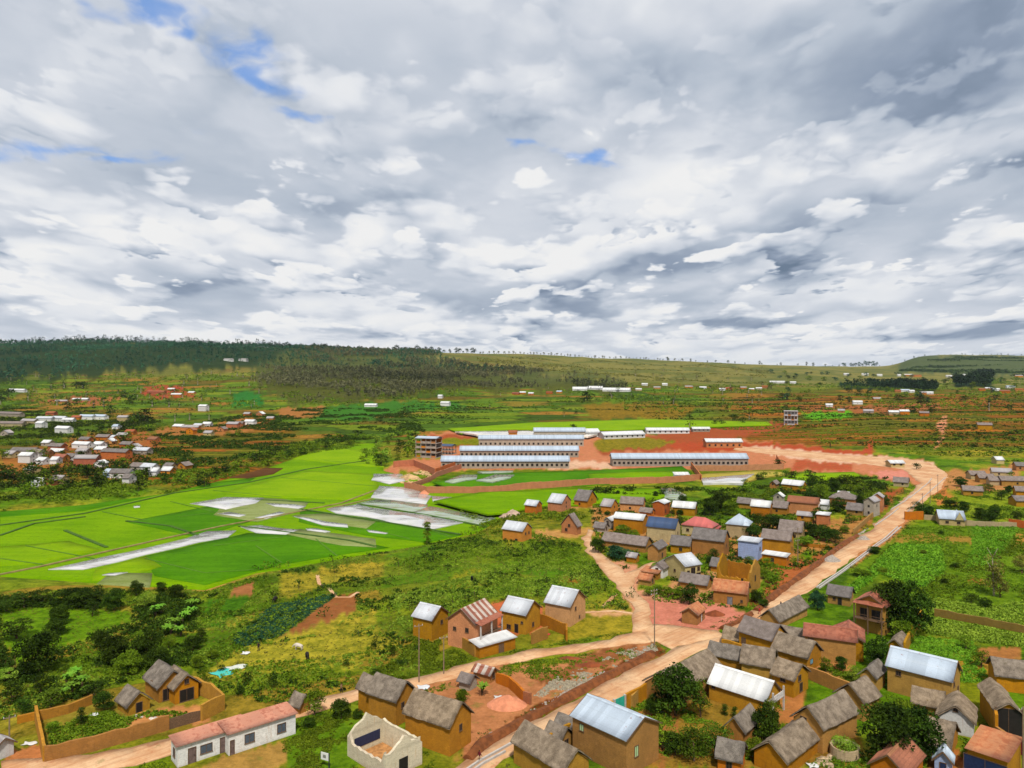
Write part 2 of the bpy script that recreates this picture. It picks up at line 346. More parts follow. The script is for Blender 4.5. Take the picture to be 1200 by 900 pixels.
# ================================================================ terrain sheet
def build_ground():
    rows = np.concatenate([np.linspace(2600, 960, 40), np.linspace(958, 640, 300), np.linspace(639, 470, 330)])
    ysn = F*CAMZ/(rows-HROW)
    ysf = np.exp(np.linspace(math.log(ysn[-1]*1.004), math.log(5200), 300)); ysb = np.exp(np.linspace(math.log(5350), math.log(39000), 30))
    ys = np.concatenate([ysn, ysf, ysb]); cols = np.concatenate([np.linspace(-760, -20, 60), np.linspace(-16, 1216, 412), np.linspace(1228, 1960, 60)])
    U, Y = np.meshgrid(cols, ys); X = (U-600)/F*Y; Z = hgt(X, Y)
    # back skirt so that the sheet also lies behind and beside the camera
    V = np.stack([X.ravel(), Y.ravel(), Z.ravel()], 1); nr, nc = U.shape
    i = np.arange(nr-1)[:, None]*nc+np.arange(nc-1)[None, :]
    Q = np.stack([i, i+1, i+1+nc, i+nc], -1).reshape(-1, 4)
    x, y, z = V.T; row = HROW+F*(CAMZ-z)/y; px = U.ravel()
    # ---------------------------- land cover
    def n(sc, s, o=4): return fbm(x/sc, y/sc, s, o)
    def lerp(a, b, t): return a*(1-t)[:, None]+np.asarray(b)*t[:, None]
    g1, g2, g3 = C(96, 140, 34), C(146, 160, 62), C(64, 100, 30)
    c = np.tile(np.array(g1), (len(V), 1)); a = n(22, 40); b = n(7, 50); d = n(60, 60)
    c = lerp(c, g2, sstep(.45, .65, a)); c = lerp(c, g3, sstep(.5, .66, b)*.8); c = lerp(c, C(160, 150, 70), sstep(.56, .72, d)*.6)
    veg = np.ones(len(V))
    # patchwork of strips and terraces on the slopes beyond
    def cells(cx, cy, s, rot):
        r = math.radians(rot); xx = (x*math.cos(r)+y*math.sin(r)+14*(n(70, s)-.5)*2)/cx; yy = (-x*math.sin(r)+y*math.cos(r)+9*(n(45, s+3)-.5)*2)/cy
        ix = np.floor(xx); iy = np.floor(yy); d1 = np.full(x.shape, 9.); d2 = d1.copy(); idv = np.zeros(x.shape)
        for ox in (-1, 0, 1):
            for oy in (-1, 0, 1):
                jx = ix+ox; jy = iy+oy; px_ = jx+.5+.7*(_h(jx, jy, s)-.5); py_ = jy+.5+.7*(_h(jx, jy, s+7)-.5)
                dd = np.hypot(xx-px_, (yy-py_)); v = _h(jx, jy, s+19); nearer = dd < d1
                d2 = np.where(nearer, d1, np.minimum(d2, dd)); idv = np.where(nearer, v, idv); d1 = np.where(nearer, dd, d1)
        return idv, d2-d1
    pal = np.array([C(92, 126, 40), C(118, 140, 52), C(70, 104, 36), C(128, 118, 62), C(84, 120, 46), C(104, 96, 48), C(64, 92, 38), C(150, 116, 68), C(108, 134, 44), C(92, 108, 46)])
    palr = np.array([C(140, 82, 42), C(92, 106, 36), C(150, 92, 52), C(110, 118, 44), C(128, 96, 44), C(80, 96, 34), C(156, 110, 62), C(98, 116, 40), C(168, 100, 58), C(104, 100, 42)])
    idv, e = cells(62, 30, 5, 8); pc = pal[np.minimum((idv*10).astype(int), 9)]
    idr, er = cells(95, 15, 9, -4); pr = palr[np.minimum((idr*10).astype(int), 9)]
    tr = 48950/y*.42+2.2*(n(150, 91)-.5)+.5*(n(30, 92)-.5)+x/900; tk = np.floor(tr); te = tr-tk; seg = np.floor(x/85+_h(tk, tk, 3)*7+.8*n(50, 93)); th_ = _h(tk, seg, 44)
    pr = (palr*.75+palr.mean(0)*np.array([.2, .27, .25]))[np.minimum((th_*10).astype(int), 9)]*(.8+.35*_h(seg, tk, 8))[:, None]; er = np.where(te > .72, .02, .3)
    wr = sstep(800, 880, px+60*(n(80, 4)-.5))*(1-sstep(1200, 1500, y))
    wr = np.maximum(wr, (1-sstep(330, 360, px))*sstep(150, 190, px)*sstep(330, 380, y)*(1-sstep(640, 720, y)))
    patch = pc*(1-wr)[:, None]+pr*wr[:, None]; ed = np.minimum(sstep(.02, .12, e)+wr, 1)*np.minimum(sstep(.02, .2, er)+(1-wr), 1)
    patch = patch*(.55+.45*ed)[:, None]*1.18
    w = sstep(470, 540, y)*(1-sstep(1700, 2300, y)); w = np.maximum(w, (1-sstep(352, 372, px))*sstep(330, 372, y)*(1-sstep(1700, 2300, y)))
    c = lerp(c, [0, 0, 0], w)+patch*w[:, None]
    iq, eq = cells(26, 11, 12, 32); nw = (1-sstep(-20, 15, x-.0*y))*sstep(95, 120, y)*(1-sstep(230, 260, y)); nw = np.maximum(nw, (1-sstep(25, 45, x))*sstep(165, 185, y)*(1-sstep(230, 260, y)))
    pn = np.array([C(120, 150, 46), C(150, 158, 62), C(84, 122, 34), C(168, 158, 82), C(104, 140, 40), C(136, 150, 56), C(92, 130, 36), C(160, 132, 76), C(128, 160, 50), C(78, 116, 36)])[np.minimum((iq*10).astype(int), 9)]
    c = lerp(c, [0, 0, 0], nw*.65)+(pn*(.6+.4*sstep(.0, .12, eq))[:, None])*(nw*.65)[:, None]
    # open grass hills and wooded hills
    hill = C(134, 130, 72); hw = sstep(1300, 1650, y+240*(n(160, 6)-.5)); c = lerp(c, hill, hw); c = lerp(c, C(108, 114, 60), hw*sstep(.45, .6, n(90, 8)))
    c = lerp(c, C(112, 88, 56), hw*sstep(.6, .72, n(70, 31))*(1-sstep(600, 700, px))*.7)
    def P(poly, col, f=2.0, warp=3.0, v=1.0, k=1.0):
        nonlocal c, veg
        xs = [p[0] for p in poly]; ysx = [p[1] for p in poly]; m = (px > min(xs)-12) & (px < max(xs)+12) & (row > min(ysx)-8) & (row < max(ysx)+8)
        if not m.any(): return
        sc = np.maximum(y[m]/60, .5)
        wx = px[m]+(fbm(x[m]/sc, y[m]/sc/2, 71, 3)-.5)*2*warp*1.6; wy = row[m]+(fbm(x[m]/sc, y[m]/sc/2, 77, 3)-.5)*2*warp
        fine = (fbm(x[m]/sc*4, y[m]/sc*2, 83, 3)-.5)*2*(f+1.2)
        t = sstep(-f*.7, f*.7, sdist(wx, wy, poly)+fine)*k
        c[m] = c[m]*(1-t)[:, None]+np.array(col)*t[:, None]; veg[m] = veg[m]*(1-t)+v*t
    global FOREST
    FOREST = [[(-60, 396), (150, 396), (330, 404), (420, 410), (450, 432), (380, 432), (330, 434), (250, 430), (120, 438), (0, 447), (-60, 447)],
              [(330, 414), (420, 408), (490, 410), (540, 428), (640, 437), (720, 444), (738, 457), (600, 457), (520, 457), (480, 466), (390, 474), (338, 473), (312, 462), (296, 446), (300, 430)]]
    P(FOREST[0], C(48, 68, 40), 6, 8); P(FOREST[1], C(88, 98, 54), 8, 9)
    P([(985, 448), (1100, 450), (1098, 459), (990, 456)], C(34, 58, 30), 2, 1)
    P([(1118, 448), (1160, 437), (1168, 446), (1160, 454), (1120, 453)], C(34, 58, 30), 2, 1)
    P([(1060, 417), (1200, 417), (1260, 440), (1200, 441), (1050, 438)], C(84, 98, 58), 3, 3)
    P([(269, 478), (276, 462), (290, 459), (302, 462), (312, 474)], C(52, 128, 72), 2, 1)
    P([(372, 478), (450, 470), (540, 472), (560, 478), (470, 482), (430, 492), (370, 492)], C(66, 128, 56), 3, 2)
    P([(326, 478), (380, 478), (372, 488), (326, 490)], C(176, 120, 62), 2, 2, 0)
    P([(165, 460), (175, 452), (216, 454), (228, 466), (180, 467)], C(178, 82, 50), 2, 2, 0)
    P([(680, 474), (770, 472), (820, 476), (800, 490), (690, 490)], C(138, 118, 48), 3, 1.5)
    P([(0, 497), (130, 494), (210, 500), (240, 512), (200, 512), (130, 510), (60, 516), (0, 520)], C(84, 116, 40), 4, 3)
    # left village bare red soil
    P([(0, 530), (60, 522), (110, 508), (150, 502), (180, 508), (182, 528), (172, 545), (130, 552), (70, 552), (0, 560)], C(180, 104, 60), 6, 6, .1, .8)
    P([(175, 505), (230, 498), (300, 490), (322, 494), (290, 506), (200, 512)], C(176, 118, 66), 3, 3, .2)
    P([(30, 471), (95, 464), (150, 467), (110, 473)], C(176, 104, 66), 3, 2, 0)
    P([(940, 477), (1110, 473), (1120, 480), (1050, 486), (945, 484)], C(170, 104, 58), 2, 2, 0)
    P([(942, 484), (996, 481), (1000, 489), (945, 493)], C(96, 176, 40), 2, 1)
    P([(1096, 500), (1105, 486), (1111, 487), (1108, 514), (1098, 528), (1095, 527), (1102, 508)], C(220, 150, 110), 1, 1, 0)
    # works: red earth, cut banks, tracks
    red, dred, pale = C(212, 138, 98), C(174, 88, 50), C(238, 196, 164)
    P([(500, 507), (640, 502), (720, 506), (860, 514), (960, 525), (1080, 541), (1110, 552), (1080, 575), (1040, 560), (930, 552), (880, 552), (690, 552), (470, 552), (455, 566), (440, 566), (430, 556), (480, 540), (520, 534)], red, 3, 3, 0)
    P([(505, 509), (575, 510), (574, 526), (520, 522)], dred, 2, 2, 0)
    P([(700, 520), (800, 504), (890, 498), (930, 493), (935, 498), (880, 510), (830, 520), (760, 530), (700, 530)], dred, 3, 2, 0)
    P([(780, 518), (900, 519), (1010, 529), (1022, 515), (1026, 531), (1010, 534), (900, 527), (800, 530)], C(190, 84, 48), 2, 1, 0)
    P([(935, 538), (1000, 540), (1000, 552), (930, 550)], C(192, 96, 60), 3, 2, 0)
    P([(880, 522), (960, 530), (1060, 537), (1100, 545), (1060, 546), (960, 541), (880, 528)], pale, 2, 1, 0)
    P([(506, 515), (575, 512), (570, 524), (510, 520)], C(130, 140, 36), 2, 1)
    P([(700, 514), (760, 512), (790, 518), (760, 526), (700, 527), (696, 520)], C(140, 134, 50), 2, 2)
    P([(640, 542), (700, 540), (720, 548), (640, 550)], pale, 3, 2, 0)
    P([(560, 551), (860, 551), (925, 549), (925, 556), (560, 556), (510, 556)], C(110, 132, 44), 2, 1)
    P([(860, 560), (925, 556), (1010, 556), (1040, 570), (1010, 590), (900, 585), (860, 590)], C(84, 118, 38), 3, 3)
    P([(1020, 553), (1062, 551), (1066, 560), (1030, 561)], C(230, 150, 130), 2, 1, 0)
    # verge soil around the main road
    P([(1000, 690), (1000, 655), (1046, 618), (1092, 570), (1082, 552), (1120, 553), (1130, 562), (1090, 590), (1060, 620), (1000, 668)], C(208, 140, 90), 3, 3, 0)
    P([(880, 712), (935, 672), (978, 642), (1016, 618), (1036, 596), (1060, 572), (1040, 574), (1020, 600), (1000, 618), (985, 640), (950, 655), (925, 680), (880, 700)], C(176, 94, 52), 4, 3, 0)
    P([(905, 660), (960, 655), (972, 664), (930, 690), (890, 705), (900, 680)], C(186, 108, 60), 4, 4, 0)
    P([(688, 648), (740, 680), (730, 700), (742, 718), (836, 722), (850, 705), (812, 700), (750, 690), (760, 672), (740, 660), (705, 655)], C(224, 160, 124), 3, 2, 0)
    P([(742, 705), (790, 700), (850, 708), (880, 722), (860, 735), (820, 742), (770, 748), (744, 740)], C(224, 142, 118), 3, 3, 0)
    P([(770, 690), (830, 668), (870, 660), (900, 668), (885, 690), (850, 705), (800, 705)], C(206, 150, 100), 4, 4, 0)
    P([(700, 590), (790, 586), (800, 612), (790, 640), (760, 640), (705, 640), (690, 612)], C(190, 138, 84), 4, 5, .3)
    P([(800, 628), (900, 610), (990, 606), (1020, 612), (990, 640), (940, 650), (850, 660), (800, 650)], C(188, 136, 80), 4, 6, .3)
    P([(660, 575), (700, 582), (720, 590), (700, 600), (655, 592)], C(200, 150, 96), 3, 3, .2)
    P([(630, 622), (690, 618), (700, 628), (625, 632)], C(206, 158, 96), 3, 2, .2)
    # brick-built compound and quarry behind it
    P([(575, 705), (600, 700), (640, 712), (640, 745), (580, 742)], C(206, 112, 70), 3, 3, 0)
    P([(685, 716), (752, 716), (760, 724), (690, 722)], C(222, 172, 120), 3, 2, 0)
    P([(680, 724), (750, 722), (765, 735), (735, 745), (690, 748), (650, 750)], C(160, 154, 66), 3, 2)
    P([(480, 800), (560, 778), (680, 760), (765, 750), (778, 765), (700, 800), (620, 842), (560, 885), (540, 890), (548, 840), (500, 830)], C(200, 136, 92), 4, 4, .1)
    P([(590, 772), (680, 758), (700, 764), (640, 780), (600, 782)], C(130, 150, 50), 4, 4)
    P([(630, 795), (700, 762), (745, 754), (752, 762), (700, 780), (650, 805)], C(146, 90, 52), 4, 4, .1, .8)
    P([(545, 885), (560, 868), (620, 832), (700, 790), (770, 756), (780, 764), (700, 802), (625, 846), (566, 882), (545, 898)], C(128, 74, 38), 2, 2, .1)
    P([(725, 855), (760, 825), (790, 840), (800, 870), (775, 900), (740, 880)], C(196, 130, 80), 4, 4, 0)
    P([(700, 850), (770, 800), (860, 800), (1000, 850), (1030, 900), (760, 900)], C(170, 118, 62), 8, 6, .4, .7)
    P([(920, 735), (1000, 765), (1000, 800), (930, 780), (900, 735)], C(196, 140, 84), 5, 4, .2)
    P([(950, 800), (900, 800), (905, 850), (940, 840)], C(196, 130, 74), 4, 3, .1)
    P([(1120, 768), (1200, 760), (1200, 790), (1150, 800), (1120, 790)], C(166, 140, 66), 5, 4)
    P([(1120, 800), (1170, 790), (1165, 870), (1130, 880), (1100, 860)], C(128, 142, 40), 5, 4)
    P([(1145, 760), (1200, 758), (1200, 775), (1150, 780)], C(184, 126, 74), 3, 3, .2)
    P([(1090, 885), (1200, 868), (1200, 920), (1090, 920)], C(190, 120, 62), 4, 3, .1)
    # crops and terraces on the right
    P([(1000, 668), (1052, 628), (1060, 616), (1200, 612), (1200, 760), (1085, 745), (1060, 670), (985, 700)], C(104, 142, 40), 4, 4)
    P([(1050, 628), (1140, 628), (1138, 636), (1048, 636)], C(170, 140, 66), 3, 3, .4)
    P([(1135, 676), (1162, 680), (1162, 687), (1132, 682)], C(170, 106, 54), 2, 2, .1)
    P([(1190, 625), (1215, 620), (1215, 645), (1188, 643)], C(180, 140, 66), 3, 2, .4)
    P([(1100, 555), (1200, 545), (1200, 580), (1110, 576)], C(196, 140, 88), 4, 4, .2)
    P([(1060, 600), (1090, 578), (1200, 578), (1200, 606), (1070, 612)], C(134, 160, 52), 4, 4)
    P([(1092, 575), (1110, 570), (1118, 590), (1100, 596)], C(206, 128, 66), 3, 3, .1)
    # scrub, bare plots and paths in the left foreground
    P([(258, 718), (272, 690), (296, 683), (296, 700), (278, 716)], C(176, 118, 72), 2, 3, 0)
    P([(225, 690), (262, 676), (272, 682), (240, 694)], C(186, 150, 80), 3, 2, .3)
    P([(318, 752), (392, 700), (418, 694), (418, 716), (385, 740), (322, 753)], C(160, 102, 58), 2, 2, 0)
    P([(328, 672), (374, 672), (372, 690), (340, 700), (326, 700)], C(160, 156, 70), 4, 2)
    P([(376, 668), (420, 658), (470, 655), (430, 672), (380, 676)], C(170, 160, 74), 4, 3)
    P([(240, 700), (296, 700), (260, 735), (230, 735)], C(74, 126, 34), 4, 3)
    P([(270, 750), (320, 712), (385, 700), (330, 745), (280, 755)], C(74, 140, 60), 3, 3)
    P([(225, 790), (300, 752), (440, 720), (470, 760), (420, 780), (330, 785), (250, 800)], C(164, 164, 74), 6, 5)
    P([(400, 720), (440, 712), (450, 716), (410, 730), (385, 744), (360, 748)], C(172, 166, 78), 3, 2)
    P([(0, 712), (30, 708), (60, 712), (150, 715), (155, 728), (60, 765), (20, 780), (0, 745)], C(104, 150, 34), 4, 3)
    P([(0, 770), (18, 768), (20, 790), (0, 800)], C(98, 78, 50), 2, 2, .1)
    P([(165, 706), (196, 704), (192, 718), (160, 715)], C(96, 76, 48), 2, 2, .2)
    P([(40, 870), (60, 835), (120, 815), (235, 830), (262, 845), (200, 850), (60, 895)], C(150, 140, 62), 4, 4, .6)
    P([(165, 835), (240, 825), (245, 845), (190, 856), (130, 850)], C(214, 150, 92), 3, 3, .1)
    P([(0, 905), (10, 880), (45, 872), (55, 890), (100, 895), (100, 920), (0, 920)], C(206, 134, 82), 3, 3, .1)
    P([(225, 905), (240, 893), (340, 865), (356, 872), (340, 890), (310, 910)], C(188, 150, 84), 4, 4, .3)
    P([(330, 855), (345, 830), (430, 845), (420, 910), (340, 910)], C(104, 146, 40), 5, 4)
    P([(100, 900), (200, 872), (205, 905), (110, 915)], C(122, 150, 42), 3, 3)
    P([(455, 640), (560, 630), (680, 640), (700, 700), (640, 690), (560, 700), (440, 700)], C(84, 138, 34), 6, 6, 1, .6)
    P([(545, 665), (575, 668), (572, 690), (525, 690)], C(148, 156, 60), 4, 3)
    P([(660, 672), (684, 676), (680, 684), (650, 682)], C(156, 124, 58), 3, 2)
    gv_ = veg*(1-hw); c[:, 2] *= 1-.55*gv_; c[:, 0] *= 1-.02*gv_; c[:, 1] *= 1-.1*gv_
    me = npmesh('ground', V, Q, [mat_ground()], smooth=True, attr={'cover': np.clip(c, 0, .9), 'veg': veg})
    tag(meshobj('ground', me), kind='structure')
    # land behind the camera and under it
    mb = MB(); xw = 2000
    mb.add([(-xw, -3000, -1.5), (xw, -3000, -1.5), (xw, 30, -1.5), (-xw, 30, -1.5)], [(0, 1, 2, 3)])
    o = mb.build('ground_behind', mat_plain('grass_ground', C(110, 146, 50), .95, .3, .08)); tag(o, kind='structure')
def mat_ground():
    m, nt, p = newmat('land_cover'); co = objco(nt)
    c = nt.node('ShaderNodeAttribute', attribute_name='cover').outputs['Color']; v = nt.node('ShaderNodeAttribute', attribute_name='veg').outputs['Fac']
    a = nt.noise(co, .35, 6, .65); b = nt.noise(co, 1.6, 5, .7); d = nt.noise(co, .045, 4, .6)
    k = nt.m('ADD', nt.m('MULTIPLY', a, .5), nt.m('ADD', nt.m('MULTIPLY', b, .35), nt.m('MULTIPLY', d, .15)))
    dark = nt.mix(1.0, c, (.42, .50, .34), 'MULTIPLY'); lite = nt.mix(1.0, c, (1.5, 1.35, 1.15), 'MULTIPLY')
    g = nt.mix(nt.ramp(k, .36, .64), dark, lite)
    sd = nt.mix(nt.ramp(k, .3, .7), nt.mix(1.0, c, (.68, .62, .56), 'MULTIPLY'), nt.mix(1.0, c, (1.2, 1.16, 1.14), 'MULTIPLY'))
    # weeds creeping over bare soil
    sd = nt.mix(nt.m('MULTIPLY', nt.ramp(nt.noise(co, .22, 6, .7), .56, .66), .5), sd, C(110, 128, 48))
    cc = nt.mix(v, sd, g); nt.l.new(cc, p.inputs['Base Color']); p.inputs['Specular IOR Level'].default_value = .02
    bump(nt, p, nt.m('ADD', a, b), .6, .5)
    return m
# ---------------------------------------------------------------- draped sheets
def drape(name, poly_px, mat, off=.06, step=None, z=None, world=None, kind='structure', skirt=0.0, attr=None):
    pts = world if world is not None else [G(*p)[:2] for p in poly_px]
    xs = [p[0] for p in pts]; ys = [p[1] for p in pts]
    if step is None: step = max(1.2, math.sqrt((max(xs)-min(xs))*(max(ys)-min(ys)))/38)
    out = []
    for i in range(len(pts)):
        a, b = pts[i], pts[(i+1) % len(pts)]; L = math.dist(a, b); n = max(1, int(L/step))
        out += [(a[0]+(b[0]-a[0])*k/n, a[1]+(b[1]-a[1])*k/n) for k in range(n)]
    am = {'dirt_road': 1.3, 'side_road': 1.4, 'dirt_track': 1.1, 'flooded_paddy': 1.8, 'rice_field': .8}.get(name, 0)*(1 if name != 'rice_field' or len(pts) < 16 else 0)
    if am: out = [(a+am*2*(float(fbm(a/4.5, b/4.5, 17, 3))-.5), b+am*2*(float(fbm(a/4.5, b/4.5, 29, 3))-.5)) for a, b in out]
    gx, gy = np.meshgrid(np.arange(min(xs), max(xs), step), np.arange(min(ys), max(ys), step))
    gx = gx.ravel(); gy = gy.ravel(); ok = sdist(gx, gy, out) > step*.45
    inner = list(zip(gx[ok], gy[ok])); n = len(out)
    vs, _, fs, *_r = delaunay_2d_cdt([Vector(p) for p in out+inner], [(i, (i+1) % n) for i in range(n)], [], 1, 1e-5)
    X = np.array([v[0] for v in vs]); Y = np.array([v[1] for v in vs]); Z = (hgt(X, Y) if z is None else np.full(X.shape, z))+off
    V = [(a, b, c) for a, b, c in zip(X, Y, Z)]; FS = [tuple(f) for f in fs]
    me = bpy.data.meshes.new(name); me.from_pydata(V, [], FS); me.materials.append(mat)
    import bmesh
    b = bmesh.new(); b.from_mesh(me)
    for f in b.faces:
        if f.normal.z < 0: f.normal_flip()
    bd = [e for e in b.edges if e.is_boundary]
    r = bmesh.ops.extrude_edge_only(b, edges=bd)
    if 'road' in name or 'track' in name: ROADS.append(pts)
    for v in r['geom']:
        if isinstance(v, bmesh.types.BMVert): v.co.z -= off+.15
    for f in b.faces: f.smooth = abs(f.normal.z) > .3
    b.to_mesh(me); b.free(); me.update()
    o = meshobj(name, me); tag(o, kind=kind); return o
def mat_field(name, c1, c2, rowdir=None, sc=.25):
    if name in _M: return _M[name]
    m, nt, p = newmat(name); co = objco(nt)
    a = nt.noise(co, sc*.15, 5, .6); b = nt.noise(co, sc*6, 5, .7); st = nt.noise(nt.vm('MULTIPLY', co, (.04, .35, 1)), 1.0, 3, .6)
    k = nt.m('ADD', nt.m('MULTIPLY', a, .45), nt.m('ADD', nt.m('MULTIPLY', b, .25), nt.m('MULTIPLY', st, .3)))
    c = nt.mix(nt.ramp(k, .36, .62), c1, c2); nt.l.new(c, p.inputs['Base Color']); p.inputs['Specular IOR Level'].default_value = .02
    mo = nt.noise(nt.vm('MULTIPLY', co, (.5, 1, 1)), .9, 6, .75); c = nt.mix(nt.m('MULTIPLY', nt.ramp(mo, .5, .66), .5), c, tuple(v*.6 for v in c1)); nt.l.new(c, p.inputs['Base Color'])
    bump(nt, p, b, .5, .3); _M[name] = m; return m
def mat_road():
    m, nt, p = newmat('dirt_road_surface'); co = objco(nt)
    a = nt.noise(co, .12, 6, .65); b = nt.noise(co, 1.2, 6, .7)
    c = nt.mix(nt.ramp(a, .35, .65), C(216, 160, 112), C(242, 200, 154)); c = nt.mix(nt.m('MULTIPLY', nt.ramp(b, .4, .8), .4), c, C(176, 112, 72))
    c = nt.mix(nt.m('MULTIPLY', nt.ramp(nt.noise(co, .3, 5, .7), .6, .72), .5), c, C(200, 110, 70))
    ml = nt.node('ShaderNodeVectorRotate', {'Vector': co, 'Angle': R(-44)}, rotation_type='Z_AXIS').outputs[0]; ml = nt.vm('MULTIPLY', ml, (.07, 1.3, 1))
    st = nt.noise(ml, 1.0, 4, .65); c = nt.mix(nt.m('MULTIPLY', nt.ramp(st, .5, .64), .4), c, C(186, 122, 78))
    c = nt.mix(nt.m('MULTIPLY', nt.ramp(nt.noise(co, .5, 5, .7), .62, .7), .45), c, C(140, 130, 70))
    nt.l.new(c, p.inputs['Base Color']); bump(nt, p, nt.m('ADD', nt.m('ADD', a, b), nt.m('MULTIPLY', st, 2.0)), .6, .15); return m
def mat_water(name, mud, mix_=.5):
    m, nt, p = newmat(name); co = objco(nt)
    a = nt.noise(nt.vm('MULTIPLY', co, (.3, 1, 1)), .22, 6, .7); g = nt.noise(nt.vm('MULTIPLY', co, (.5, 1, 1)), .5, 6, .75)
    c = nt.mix(nt.ramp(a, .45, .62), mud, tuple(v*.7 for v in mud)); c = nt.mix(nt.m('MULTIPLY', nt.ramp(g, .52, .6), mix_), c, C(120, 150, 50)); c = nt.mix(nt.m('MULTIPLY', nt.ramp(a, .6, .66), .7), c, C(150, 110, 70)); nt.l.new(c, p.inputs['Base Color'])
    nt.l.new(nt.m('ADD', .1, nt.m('MULTIPLY', nt.ramp(g, .52, .6), .5)), p.inputs['Roughness']); p.inputs['Specular IOR Level'].default_value = 1.0; p.inputs['IOR'].default_value = 1.45
    bump(nt, p, nt.noise(co, 2.5, 3, .6), .06, .05); return m
def ribbon(name, line, width, mat, off, height=None, kind='structure', px=True, taper=1.0):
    """long low strip (kerb, drain wall, bund, wall) following a line of photo pixels on the ground"""
    P = [G(*p)[:2] for p in line] if px else line
    pts = []
    for i in range(len(P)-1):
        L = math.dist(P[i], P[i+1]); n = max(1, int(L/(4 if taper == 1 else 1.5))); pts += [(P[i][0]+(P[i+1][0]-P[i][0])*k/n, P[i][1]+(P[i+1][1]-P[i][1])*k/n) for k in range(n)]
    pts.append(P[-1]); mb = MB(); vs = []; h = height or .1
    for i, (x, y) in enumerate(pts):
        a = pts[max(0, i-1)]; b = pts[min(len(pts)-1, i+1)]; d = math.dist(a, b) or 1; nx, ny = -(b[1]-a[1])/d*width/2, (b[0]-a[0])/d*width/2
        z = float(hgt(x, y)); jt = 1 if taper == 1 else .6+.8*float(fbm(x/3, y/3, 5, 2)); tp = taper*jt; hz_ = (off+h)*jt if taper != 1 else off+h; vs += [(x+nx*tp, y+ny*tp, z-.4), (x+nx, y+ny, z+hz_), (x-nx, y-ny, z+hz_), (x-nx*tp, y-ny*tp, z-.4)]
    fs = []
    for i in range(len(pts)-1):
        k = i*4; fs += [(k, k+1, k+5, k+4), (k+1, k+2, k+6, k+5), (k+2, k+3, k+7, k+6)]
    fs += [(0, 3, 2, 1), tuple(len(vs)-4+j for j in range(4))]
    mb.add(vs, fs); o = mb.build(name, mat)
    if kind: tag(o, kind=kind)
    return o
def build_land():
    build_ground()
    rice = mat_field('young_rice', C(98, 146, 2), C(132, 172, 6)); rice2 = mat_field('rice_dark', C(66, 122, 8), C(92, 148, 12)); rice3 = mat_field('rice_lime', C(120, 162, 6), C(146, 180, 16))
    rolive = mat_field('rice_olive', C(128, 142, 70), C(160, 170, 110)); brown = mat_field('ploughed_mud', C(84, 56, 32), C(112, 76, 44)); pond = mat_field('yellow_pond', C(176, 156, 62), C(196, 178, 84))
    PW = PADW; drape('rice_field', None, rice, .05, 5, -1.2, world=[flatpt(x, y, -1.2) for x, y in PADDY])
    cnt = [0]
    def fld(poly, mt, o_=.10, z=-1.2, name='rice_field'):
        cnt[0] += 1; o_ = o_ if z > -1 else .07+.008*cnt[0]
        return drape(name, None, mt, o_+.0007*cnt[0], 6, z, world=[flatpt(x, y, z) for x, y in poly])
    fld([(0, 622), (0, 606), (98, 599), (206, 576), (290, 566), (300, 560), (210, 570), (100, 588), (-40, 602), (-60, 622)], rice2, .10)
    fld([(148, 612), (250, 592), (300, 596), (292, 612), (232, 630)], rice2, .12)
    fld([(-80, 648), (80, 634), (120, 645), (40, 662), (-80, 668)], rice3, .10)
    fld([(170, 652), (290, 625), (352, 626), (412, 632), (455, 642), (330, 662), (240, 686), (180, 676)], rice2, .11)
    fld([(110, 668), (170, 652), (190, 664), (140, 680), (108, 682)], rice3, .12)
    fld([(300, 566), (360, 552), (440, 556), (446, 576), (420, 586), (330, 584), (262, 578)], rice3, .09)
    fld([(400, 545), (452, 548), (440, 530), (400, 525), (360, 530), (330, 536)], rice3, .12)
    fld([(352, 598), (420, 606), (500, 618), (540, 628), (500, 636), (430, 628), (350, 612)], rice2, .12)
    fld([(112, 686), (128, 672), (178, 672), (176, 690), (130, 700)], rolive, .13)
    fld([(332, 626), (350, 620), (440, 632), (440, 642), (400, 640)], rolive, .14)
    fld([(345, 604), (380, 602), (440, 612), (430, 620), (380, 614)], rolive, .14)
    fld([(260, 560), (268, 552), (300, 548), (332, 549), (320, 556), (290, 561)], brown, .13, name='mud_plot')
    fld([(272, 583), (330, 585), (362, 590), (352, 600), (300, 612), (250, 604)], rolive, .12)
    water = mat_water('flooded_paddy', C(206, 204, 204, .75), .35); water2 = mat_water('flooded_paddy_weed', C(178, 190, 170, .6), .9)
    def wtr(poly, mt=water, z=-1.2, o_=.16):
        cnt[0] += 1; o_ = o_+.006*cnt[0]
        return drape('flooded_paddy', None, mt, o_, 8, z, world=[flatpt(x, y, z) for x, y in poly])
    wtr([(56, 668), (92, 660), (182, 640), (245, 624), (280, 622), (268, 630), (200, 644), (140, 658), (96, 668)])
    wtr([(226, 590), (262, 583), (308, 584), (300, 590), (262, 598)])
    wtr([(280, 618), (305, 616), (348, 622), (334, 627), (300, 625)])
    wtr([(256, 603), (272, 600), (288, 604), (282, 606)]); wtr([(300, 607), (330, 600), (338, 601), (312, 608)])
    wtr([(345, 605), (362, 608), (408, 615), (405, 619), (380, 616), (352, 609)]); wtr([(428, 622), (440, 622), (455, 626), (450, 627), (432, 625)])
    wtr([(124, 673), (150, 671), (134, 677), (122, 676)], z=-1.2); wtr([(355, 620), (372, 620), (386, 623), (380, 625), (358, 622)])
    wtr([(312, 590), (345, 592), (360, 594), (350, 597), (320, 594)]); wtr([(155, 594), (162, 593), (164, 595), (157, 596)])
    wtr([(383, 597), (420, 592), (545, 613), (510, 621), (480, 618), (430, 607), (395, 602)])
    wtr([(420, 591), (440, 586), (500, 592), (500, 600), (480, 600)], water2); wtr([(484, 601), (505, 594), (580, 608), (560, 615)], water2)
